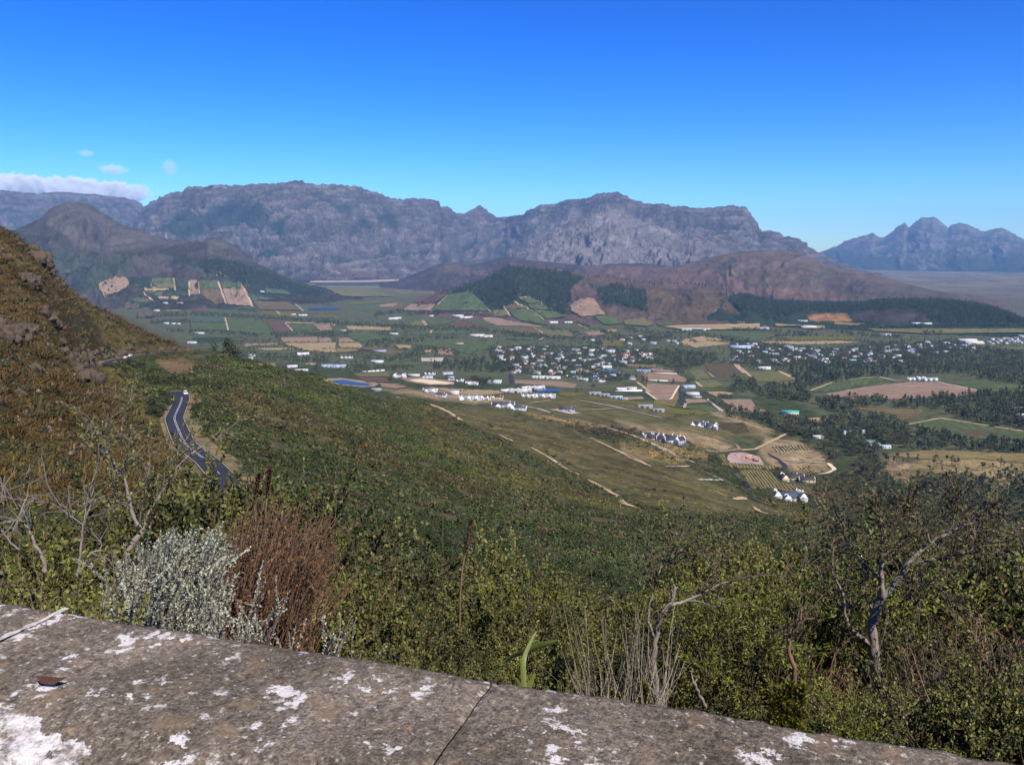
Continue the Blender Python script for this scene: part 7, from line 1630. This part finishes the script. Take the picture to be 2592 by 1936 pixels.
WL0 = a0; 
def beyond_wall(x, y): return -((np.array([x, y]) - a0) @ wnrm)      # metres past the outer face
def at(u, v, D):
    az, q = ray(u, v); return np.array([D * math.sin(az), D * math.cos(az), CAMZ + D * q])
def gbase(u, v, D):
    p = at(u, v, D); return np.array([p[0], p[1], float(ground_z(p[0], p[1])[0][0])])
rf = np.random.default_rng(21)
fg_list = []
def consider(x, y, vc, kind=None, hmin=.22, hmax=9):
    if beyond_wall(x, y) < .3: return
    D_ = math.hypot(x, y); z_ = float(ground_z(x, y)[0][0]) - CAMZ; u_ = float(proj(x, y, z_ + CAMZ)[0])
    if 250 < u_ < 900 and D_ < 4.9: return          # kept for the silver and the rust shrub
    h = min((D_ * float(ray(u_, vc)[1]) - z_) * .86, hmax)
    if h < hmin: return
    k = kind or rf.choice(['olive', 'dark', 'twiggy', 'bright', 'rust'], p=[.45, .29, .13, .07, .06])
    if kind is None and u_ > 2200 and rf.uniform() < .45: k = 'twiggy'
    if kind is None and u_ < 250 and D_ < 6.5 and rf.uniform() < .45: k = rf.choice(['grey', 'twiggy'])
    fg_list.append((k, x, y, h, D_, u_))
def sky_v(u_): return float(np.interp(u_, SKY[:, 0], SKY[:, 1]))
def ncap(u_): return float(np.interp(u_, NCAP[:, 0], NCAP[:, 1]))
for d0, d1, step, lo, hi in ((7.6, 9.6, 62, 0, 70), (6.2, 7.8, 70, 40, 170)):        # the tall rows that make the upper edge of the thicket
    u_ = -260.0
    while u_ < 2860:
        D_ = rf.uniform(d0, d1); p = at(u_, 1500, D_); consider(p[0], p[1], sky_v(u_) + rf.uniform(lo, hi)); u_ += step * rf.uniform(.6, 1.4)
u_ = -260.0
while u_ < 2860:                                        # lower row in the middle
    D_ = rf.uniform(4.9, 6.1); p = at(u_, 1500, D_); vc = max(sky_v(u_) + 130, .5 * sky_v(u_) + .5 * ncap(u_)) + rf.uniform(0, 130); consider(p[0], p[1], vc); u_ += 85 * rf.uniform(.6, 1.4)
u_ = -260.0
while u_ < 2860:                                        # low growth right behind the wall
    D_ = rf.uniform(2.6, 4.6); p = at(u_, 1500, D_); consider(p[0], p[1], ncap(u_) + rf.uniform(10, 150), rf.choice(['olive', 'dark', 'twiggy', 'rust'], p=[.42, .30, .18, .10]), .15, .9); u_ += 62 * rf.uniform(.6, 1.4)
for u_, vv in ((490, 1225), (530, 1200), (565, 1190), (600, 1192), (640, 1195), (690, 1190), (740, 1200)):
    p = at(u_, 1500, rf.uniform(6.6, 8.0)); consider(p[0], p[1], vv - 25, rf.choice(['olive', 'dark']))
for x, y in spread(10, 46, lambda d: .55 + .055 * d, -38, 38):
    u_ = float(proj(x, y, CAMZ - .42 * math.hypot(x, y))[0]); consider(x, y, sky_v(u_) + rf.uniform(10, 260), None, .3, rf.uniform(1.2, 2.4))
for k, x, y, h, D_, u_ in fg_list:
    where = 'behind the left wall end' if u_ < 900 else 'behind the wall middle' if u_ < 1700 else 'behind the right wall end'
    near = 'close' if D_ < 6 else 'a little downhill' if D_ < 14 else 'further downhill'
    plant_shrub(k, x, y, h, f'{KIND[k][1]} {near} {where}', group=f'{KIND[k][0]} {near} {where}', wide=rng.uniform(.75, 1.05))
print('FG', len(fg_list))
# --- silver shrub
def wand_shrub(name, label, base, tips_px, Dn, nst, lmat, tmat, leaf, nleaf, seed, dj=.25, lean_=.16):
    r = np.random.default_rng(seed); tb, LP, LD = [], [], []
    for i in range(nst):
        a, b_ = tips_px[r.integers(len(tips_px))] ; tip = at(a + r.normal(0, 26), b_ + abs(r.normal(0, 55)), Dn + r.normal(0, dj))
        p0 = base + np.array([r.normal(0, .10), r.normal(0, .08), 0]); mid = p0 * .45 + tip * .55 + np.array([-lean_ + r.normal(0, .05), r.normal(0, .05), r.normal(0, .05)])
        t = np.linspace(0, 1, 12)[:, None]; c = (1 - t) ** 2 * p0 + 2 * t * (1 - t) * mid + t ** 2 * tip; c[1:] += np.cumsum(r.normal(0, .006, (11, 3)), 0)
        tb.append(tube(c, np.linspace(.005, .0016, 12), 4))
        f = r.uniform(.38, 1, nleaf) * 10.99; j = f.astype(int); LP.append(c[j] + (c[j + 1] - c[j]) * (f - j)[:, None]); dd = c[j + 1] - c[j]; LD.append(dd / np.linalg.norm(dd, axis=1)[:, None])
        for _ in range(5):
            k = r.integers(5, 11); d = c[k] - c[k - 1]; d = d / np.linalg.norm(d) + r.normal(0, .5, 3); c2 = curve3(c[k], d, r.uniform(.06, .16), 4, r, .15, .1); tb.append(tube(c2, .0012, 3))
            m_ = nleaf // 4; f = r.uniform(0, 1, m_) * 3.99; j = f.astype(int); LP.append(c2[j] + (c2[j + 1] - c2[j]) * (f - j)[:, None]); dd = c2[j + 1] - c2[j]; LD.append(dd / np.linalg.norm(dd, axis=1)[:, None])
    e = empty(name, tuple(base)); off = np.array(base)
    V, F = cat_mesh(tb); mesh_obj('stems', V - off, F, tmat, e)
    V, F = leaves_on(np.concatenate(LP), np.concatenate(LD), leaf[0], leaf[1], r, .5); mesh_obj('leaves', V - off, F, lmat, e)
    tag(e, label, 'shrub'); return e
TIP = lambda z: [(0 + x * .40687, 1080 + y * .40687) for x, y in z]
wand_shrub('silver_shrub', 'silver white woolly shrub leaning over the wall', gbase(430, 1480, 3.5), TIP([(900,700),(960,650),(1030,620),(1100,580),(1200,610),(1290,620),(1350,650),(1400,710),(820,770),(760,840),(700,950),(660,1050),(1000,760),(1150,760),(1250,800),(900,900),(1050,950)]), 3.35, 130, M_fs, M_gtwig, (.0125, .0025), 260, 51)
wand_shrub('silver_shrub', 'low silver sprigs in front of the rust brown shrub', gbase(560, 1570, 2.9), TIP([(1200,1050),(1300,1020),(1420,1060),(1500,1100),(1580,1040),(1680,1000),(1760,960),(1600,1180),(1400,1180),(1250,1180),(1700,1200)]), 2.75, 34, M_fs, M_gtwig, (.0105, .0022), 180, 52, .15)
wand_shrub('silver_shrub', 'few silver sprigs at the wall edge right of the rust shrub', gbase(830, 1640, 2.3), TIP([(1850,1270),(1950,1260),(2020,1250),(2110,1200),(2180,1190),(2170,1250)]), 2.2, 11, M_fs, M_gtwig, (.0085, .0019), 130, 53, .06)
# --- rust brown wand shrub
wand_shrub('rust_shrub', 'big rust brown dried shrub of thin leaning stems beside the silver one', gbase(640, 1500, 4.4), TIP([(1480,480),(1560,430),(1640,420),(1720,440),(1800,480),(1880,500),(1960,540),(2040,520),(2100,600),(1500,620),(1650,600),(1800,640),(1950,700),(2080,760),(1420,700),(1700,800),(1900,850)]), 4.2, 260, M_fb, M_rtwig, (.020, .0032), 45, 54, .3, .22)
# --- dark flower spikes
def spike(label, pts, D, rad, mat, seed):
    r = np.random.default_rng(seed); c = np.array([at(a, b_, D) for a, b_ in pts]); c = chaikin(c, 2); n = len(c); off = c[-1].copy()
    e = empty('flower_spike', tuple(off)); mesh_obj('stalk', *(lambda v, f: (v - off, f))(*tube(c, .006)), M_rtwig, e)
    k = 520; f = r.uniform(0, .5, k) * (n - 1.01); j = f.astype(int); P_ = c[j] + (c[j + 1] - c[j]) * (f - j)[:, None]; Dn = r.normal(size=(k, 3)); Dn[:, 2] = abs(Dn[:, 2]) * .8
    V, F = leaves_on(P_, Dn / np.linalg.norm(Dn, axis=1)[:, None], rad, rad * .35, r, .3); mesh_obj('flower_head', V - off, F, mat, e); tag(e, label, 'flower')
M_spk = simple('dark_red_flower', (.075, .036, .024), .3, 20)
Y6 = lambda z: [(700 + x * .44554, 1200 + y * .44554) for x, y in z]
Y7 = lambda z: [(1500 + x * .49367, 1150 + y * .49367) for x, y in z]
spike('tall dark red dried flower spike above the middle shrubs', Y6([(1108,262),(1092,330),(1085,420),(1060,500),(1045,640),(1040,900)]), 6, .017, M_spk, 1)
spike('left of the two dark red spikes above the rust shrub', TIP([(1610,300),(1600,360),(1590,450),(1590,600),(1600,800)]), 5.2, .018, M_spk, 2)
spike('right of the two dark red spikes above the rust shrub', TIP([(1680,270),(1670,340),(1660,420),(1650,600),(1650,800)]), 5.2, .018, M_spk, 3)
# --- bare trees
def branches(name, label, lines, seed, mat, twigs=0, twig_len=.4, twig_mat=None, leaf=None, nleaf=0, cat='tree'):
    """lines: (pixel line, metres away at start and end, start and end radius)"""
    r = np.random.default_rng(seed); tb, tw, LP, LD = [], [], [], []; allc = []
    for pts, d0, d1, r0, r1, tws in lines:
        n = len(pts); c = np.array([at(a, b_, d0 + (d1 - d0) * i / (n - 1)) for i, (a, b_) in enumerate(pts)]); c = chaikin(c, 2)
        c[1:-1] += r.normal(0, .0025, (len(c) - 2, 3)); rad = .72 * np.linspace(r0, r1, len(c)) * (1 + .05 * r.normal(size=len(c)))
        tb.append(tube(c, rad, 7)); allc.append((c, tws))
    for c, tws in allc:
        for _ in range(int(twigs * tws)):
            k = r.integers(int(len(c) * .35), len(c) - 1); d = c[k] - c[k - 1]; d = d / np.linalg.norm(d) + r.normal(0, .55, 3) + np.array([0, 0, .3])
            t1 = curve3(c[k], d, twig_len * r.uniform(.4, 1.3), 6, r, .22, .03); tw.append(tube(t1, np.linspace(.0045, .0015, 7), 3))
            for _ in range(7):
                q = r.integers(1, 6); d2 = t1[q] - t1[q - 1]; d2 = d2 / np.linalg.norm(d2) + r.normal(0, .7, 3)
                t2 = curve3(t1[q], d2, twig_len * .45 * r.uniform(.4, 1.2), 4, r, .25, .02); tw.append(tube(t2, np.linspace(.0022, .001, 5), 3))
                if nleaf:
                    f = r.uniform(.2, 1, nleaf) * 3.99; j = f.astype(int); LP.append(t2[j]); LD.append(t2[j + 1] - t2[j])
    off = allc[0][0][0].copy(); off[2] = float(ground_z(off[0], off[1])[0][0]); e = empty(name, tuple(off))
    V, F = cat_mesh(tb); mesh_obj('trunk', V - off, F, mat, e, smooth=True)
    if tw: V, F = cat_mesh(tw); mesh_obj('twigs', V - off, F, twig_mat or M_twig, e)
    if LP:
        LD = np.concatenate(LD); LD /= np.maximum(np.linalg.norm(LD, axis=1), 1e-6)[:, None]
        V, F = leaves_on(np.concatenate(LP), LD, .03, .006, r); mesh_obj('leaves', V - off, F, leaf, e)
    tag(e, label, cat)
YL = TIP
YC = lambda z: [(1600 + x * .2421, 1400 + y * .2421) for x, y in z]
YR = lambda z: [(2100 + x * .2421, 1300 + y * .2421) for x, y in z]
branches('bare_tree', 'grey bare tree forking above the silver shrub', [
  (YL([(740,1000),(760,850),(840,700),(890,650)]), 6.8, 6.8, .035, .028, 0), (YL([(880,650),(850,600),(820,540),(800,440),(770,300),(700,220),(645,130),(640,20),(670,-40)]), 6.8, 6.9, .024, .007, 1),
  (YL([(895,640),(905,580),(960,480),(1030,370),(1100,250),(1180,170),(1280,110)]), 6.8, 7.0, .018, .004, 1.6), (YL([(870,590),(880,500),(905,420)]), 6.8, 6.7, .010, .003, .4), (YL([(770,300),(790,200),(800,130)]), 6.85, 6.7, .008, .003, .5),
  (YL([(810,500),(760,460),(700,400)]), 6.8, 6.6, .007, .002, .6), (YL([(660,170),(620,150),(600,140)]), 6.9, 6.8, .006, .002, .3)], 61, M_wood, 11, .34, M_gtwig, M_f1, 7)
branches('bare_tree', 'slim pale trunk forking in front of the middle right bushes', [
  (YC([(275,1640),(270,1540),(255,1350),(215,1150),(240,950),(265,800),(300,650),(390,540),(420,480),(460,340)]), 4.6, 4.6, .028, .012, .3), (YC([(385,545),(480,520),(580,490),(720,430),(880,340),(1000,290)]), 4.6, 4.7, .014, .005, .8),
  (YC([(570,495),(720,505),(800,545),(920,548)]), 4.6, 4.5, .008, .003, .1), (YC([(240,885),(180,740),(165,650),(200,450),(250,320),(290,150),(320,30),(330,-60)]), 4.6, 4.6, .010, .005, .7), (YC([(285,160),(360,100),(430,30)]), 4.6, 4.6, .005, .002, .8), (YC([(430,470),(410,400),(415,330)]), 4.6, 4.55, .007, .003, 0)], 62, M_wood, 9, .3, M_twig, M_f1, 3)
branches('bare_tree', 'big pale bare tree spreading its twiggy crown at the right', [
  (YR([(500,1750),(480,1580),(460,1400),(440,1150),(480,1000),(540,880)]), 5.6, 5.6, .045, .036, 0), (YR([(545,880),(550,740),(530,600),(560,480),(520,380),(540,290),(570,150),(540,20)]), 5.6, 5.5, .024, .006, 1.6), (YR([(550,875),(700,720),(800,540),(900,430),(1050,300),(1250,190),(1500,90),(1650,20)]), 5.6, 5.8, .034, .006, 2.2),
  (YR([(800,545),(880,520),(1000,490),(1200,470),(1330,430),(1480,350),(1650,330)]), 5.6, 5.5, .016, .004, 1.6), (YR([(735,715),(850,730),(920,680),(960,640)]), 5.6, 5.4, .010, .003, .6), (YR([(860,725),(940,745),(1080,735),(1180,800)]), 5.5, 5.3, .008, .003, .5),
  (YR([(425,1360),(300,1270),(200,1180),(155,1050),(155,850),(90,740),(20,600),(30,450)]), 5.6, 5.4, .020, .005, 1.3), (YR([(455,1020),(390,900),(355,740)]), 5.6, 5.5, .011, .003, .6), (YR([(525,690),(400,560),(220,370),(190,180),(120,60)]), 5.6, 5.6, .013, .004, 1.6), (YR([(560,470),(650,440),(740,370)]), 5.6, 5.5, .007, .002, .8),
  (YR([(462,1080),(490,1070),(560,1060),(650,1010),(760,930),(880,860)]), 5.6, 5.4, .009, .003, .6), (YR([(1050,300),(1000,150),(900,60),(820,-60)]), 5.7, 5.7, .008, .003, 1.4), (YR([(1250,190),(1300,60),(1280,-80)]), 5.8, 5.8, .007, .003, 1.2)], 63, M_wood, 9, .34, M_twig, M_f2, 4)
branches('bare_tree', 'small crooked stump branch low before the right bushes', [(Y7([(1030,1180),(1040,1100),(1010,1030),(1000,960),(1020,920),(1070,850),(1140,840)]), 4.4, 4.3, .020, .006, .5), (Y7([(1010,930),(970,920),(965,880)]), 4.4, 4.4, .008, .003, 0), (Y7([(1065,850),(1075,790)]), 4.3, 4.3, .006, .002, 0)], 64, M_rtwig, 6, .25, M_twig)
branches('bare_tree', 'small forked dead stem low behind the wall, right of the slim trunk', [(Y7([(580,1290),(550,1240),(520,1170)]), 3.6, 3.5, .012, .008, 0), (Y7([(522,1175),(505,1130),(510,1100)]), 3.5, 3.5, .006, .003, 0), (Y7([(522,1175),(545,1130)]), 3.5, 3.5, .006, .003, 0)], 65, M_wood, 0)
branches('bare_tree', 'thin grey dead branches at the far left of the shrubs', [(TIP([(280,900),(270,820),(220,740),(180,640),(160,560),(120,480)]), 4.4, 4.4, .016, .004, 1.2), (TIP([(170,600),(140,580),(60,590),(0,600)]), 4.4, 4.3, .007, .002, .8), (TIP([(480,920),(500,850),(510,700),(520,600),(540,470)]), 4.2, 4.2, .010, .003, .8), (TIP([(480,930),(540,830),(570,770),(640,770)]), 4.2, 4.2, .010, .004, .5), (TIP([(515,660),(460,620),(440,560)]), 4.2, 4.1, .005, .002, .6), (TIP([(110,760),(40,690),(0,640)]), 4.0, 4.0, .006, .002, .8)], 66, M_wood, 4, .26, M_gtwig)
# --- straw stalks
r = np.random.default_rng(71); e0 = gbase(1590, 1700, 3.0); e = empty('dry_grass_clump', tuple(e0)); tb = []
for _ in range(110):
    a = r.uniform(1480, 1700); b0 = at(a, 1800 + r.normal(0, 10), 3.0 + r.normal(0, .25)); tp = at(a + (a - 1560) * .3 + r.normal(0, 38), r.uniform(1520, 1740), 3.0 + r.normal(0, .2)); c = np.array([b0, (b0 + tp) / 2 + r.normal(0, .012, 3), tp])
    tb.append(tube(chaikin(c, 1), np.linspace(.0019, .0008, 6), 4))
V, F = cat_mesh(tb); mesh_obj('stalks', V - e0, F, M_straw, e); tag(e, 'clump of pale dry stalks behind the middle of the wall', 'grass clump')
# --- green sword leaves
M_blade = simple('sword_leaf', (.115, .135, .03), .25, 6, .5, .3)
e0 = gbase(1325, 1700, 2.45); e = empty('sword_leaf_plant', tuple(e0))
for pts, w, d0, d1 in ((Y6([(1412,1260),(1405,1180),(1400,1100),(1405,1040),(1440,960),(1478,890)]), .0085, 2.4, 2.5), (Y6([(1285,1062),(1330,1030),(1380,1012),(1450,985),(1520,965),(1600,945)]), .026, 2.4, 2.6), (Y6([(1420,1260),(1440,1190),(1470,1130)]), .008, 2.45, 2.45), (Y6([(1395,1250),(1380,1190),(1340,1140)]), .008, 2.4, 2.4)):
    c = chaikin(np.array([at(a, b_, d0 + (d1 - d0) * i / (len(pts) - 1)) for i, (a, b_) in enumerate(pts)]), 2); n = len(c); t = np.gradient(c, axis=0); t /= np.linalg.norm(t, axis=1)[:, None]; sd = np.cross(t, np.array([.2, 1, .3])); sd /= np.linalg.norm(sd, axis=1)[:, None]
    ww = w * np.sin(np.linspace(.9, math.pi, n)) ** .7
    up = np.cross(sd, t) * .15
    V = np.concatenate([c - sd * ww[:, None], c - up * ww[:, None] * 2, c + sd * ww[:, None]]); F = [[i, i + 1, n + i + 1, n + i] for i in range(n - 1)] + [[n + i, n + i + 1, 2 * n + i + 1, 2 * n + i] for i in range(n - 1)]
    mesh_obj('blade', V - e0, F, M_blade, e)
tag(e, 'plant with broad yellow green sword leaves poking up behind the wall', 'plant')
# --- yellow green upright spikes and bright bushes
M_yg = foliage_mat('yellow_green_leaves', (.17, .17, .032), (.20, .19, .038), deadf=.05)
def bottle(label, pts, D, seed):
    r = np.random.default_rng(seed); tb, LP, LD = [], [], []; e0 = gbase(pts[0][0], 1780, D); e = empty('upright_heath', tuple(e0))
    for a, top, bot in pts:
        c = np.array([at(a + r.normal(0, 4), bot, D), at(a, (top + bot) / 2, D), at(a + r.normal(0, 4), top, D)]); c = chaikin(c, 2); tb.append(tube(c, .003, 4)); f = r.uniform(0, 1, 420) * (len(c) - 1.01); j = f.astype(int)
        LP.append(c[j] + (c[j + 1] - c[j]) * (f - j)[:, None]); d = r.normal(0, .6, (420, 3)); d[:, 2] = 1; LD.append(d / np.linalg.norm(d, axis=1)[:, None])
    V, F = cat_mesh(tb); mesh_obj('stems', V - e0, F, M_twig, e); V, F = leaves_on(np.concatenate(LP), np.concatenate(LD), .026, .004, r, .35); mesh_obj('leaves', V - e0, F, M_yg, e); tag(e, label, 'heath')
bottle('cluster of yellow green upright heath spikes behind the right wall edge', [(1955,1765,1860),(1975,1770,1860),(1995,1745,1860),(2010,1735,1860),(2028,1742,1860),(1985,1760,1860)], 2.6, 81)
bottle('single yellow green heath spike left of the slim trunk', [(1625,1735,1790),(1632,1745,1790)], 2.9, 82)
for u_, D_, h, lab in ((1915, 5.2, 1.35, 'bright yellow green feathery bush in the middle of the right shrubs'), (2240, 3.0, .62, 'bright green low bush behind the right wall edge'), (2330, 2.7, .5, 'small bright green bush nearest the right wall edge'), (930, 2.9, .5, 'low bright green bush right of the rust brown shrub')):
    p = at(u_, 1600, D_); plant_shrub('bright', p[0], p[1], h, lab)
# ------------------------------------------------------------------ the hazy air
def build_haze():
    m = bpy.data.materials.new('haze_air'); m.use_nodes = True
    nt = m.node_tree; nt.nodes.remove(nt.nodes['Principled BSDF'])
    v = N(nt, 'ShaderNodeVolumePrincipled')
    v.inputs['Color'].default_value = (.32, .60, 1.0, 1)
    v.inputs['Density'].default_value = HAZE
    v.inputs['Anisotropy'].default_value = 0.0
    nt.links.new(v.outputs[0], nt.nodes['Material Output'].inputs['Volume'])
    m.cycles.homogeneous_volume = True
    x, y0, y1, z0, z1 = 25000, -2000, 27500, -90, 1600
    V = [(a, b, c) for a in (-x, x) for b in (y0, y1) for c in (z0, z1)]
    F = [(0, 1, 3, 2), (4, 6, 7, 5), (0, 4, 5, 1), (2, 3, 7, 6), (0, 2, 6, 4), (1, 5, 7, 3)]
    o = mesh_obj('haze', V, F, m); tag(o, 'thin blue haze lying over the valley', 'haze', kind='stuff')
HAZE = 2.9e-5
build_haze()
# ------------------------------------------------------------------ clouds (beyond and above the haze)
def cloud(name, label, px_c, px_r, D, dens, seed, depth=.5, tall=1.0):
    m = bpy.data.materials.new('cloud_vapour'); m.use_nodes = True; nt = m.node_tree; nt.nodes.remove(nt.nodes['Principled BSDF'])
    v = N(nt, 'ShaderNodeVolumePrincipled'); v.inputs['Color'].default_value = (1, 1, 1, 1); v.inputs['Anisotropy'].default_value = -.5
    tc = N(nt, 'ShaderNodeTexCoord'); ln = N(nt, 'ShaderNodeVectorMath', operation='LENGTH'); nt.links.new(tc.outputs['Object'], ln.inputs[0])
    mp = N(nt, 'ShaderNodeMapping'); mp.inputs['Scale'].default_value = (px_r[0] / px_r[1] * 1.3, 1.3, 1.3); mp.inputs['Location'].default_value = (seed, seed * 2, 0); nt.links.new(tc.outputs['Object'], mp.inputs[0])
    n = noise_node(nt, mp.outputs[0], 1.2, 6, .62)
    def M(op, a, b):
        q = N(nt, 'ShaderNodeMath', operation=op)
        for i, x in enumerate((a, b)):
            if isinstance(x, (int, float)): q.inputs[i].default_value = x
            else: nt.links.new(x, q.inputs[i])
        return q.outputs[0]
    f = M('SUBTRACT', 1.0, ln.outputs['Value'])
    d = M('ADD', M('MULTIPLY', f, 1.5), M('MULTIPLY', M('SUBTRACT', n.outputs[0], .5), 1.7))
    d = M('MAXIMUM', M('SUBTRACT', d, .30), 0.0); d = M('MULTIPLY', M('MINIMUM', d, .6), dens)
    nt.links.new(d, v.inputs['Density']); nt.links.new(v.outputs[0], nt.nodes['Material Output'].inputs['Volume'])
    az, q = ray(*px_c); az = float(az); q = float(q); k = D / FPX / math.cos(az) ** .5
    V2_, F2_ = ico(3); o = mesh_obj(name, V2_, F2_, m); o.location = (D * math.sin(az), D * math.cos(az), CAMZ + D * q)
    o.scale = (px_r[0] * k, px_r[0] * k * depth, px_r[1] * k * tall); o.rotation_euler = (0, 0, -az)
    tag(o, label, 'cloud')
cloud('cloud', 'white cloud bank lying along the left mountain skyline', (110, 486), (270, 40), 32000, .03, 1.0, .3)
cloud('cloud', 'white left end of the cloud bank at the picture edge', (-60, 480), (200, 42), 32500, .03, 4.0, .3)
cloud('cloud', 'small grey cloud puff above the cloud bank, left one', (285, 430), (40, 16), 33000, .004, 2.2, .6)
cloud('cloud', 'small upright grey cloud puff right of the others', (430, 424), (22, 26), 33000, .004, 3.1, .6)
cloud('cloud', 'faintest tiny cloud wisp above the others', (218, 388), (24, 10), 33000, .003, 5.3, .6)
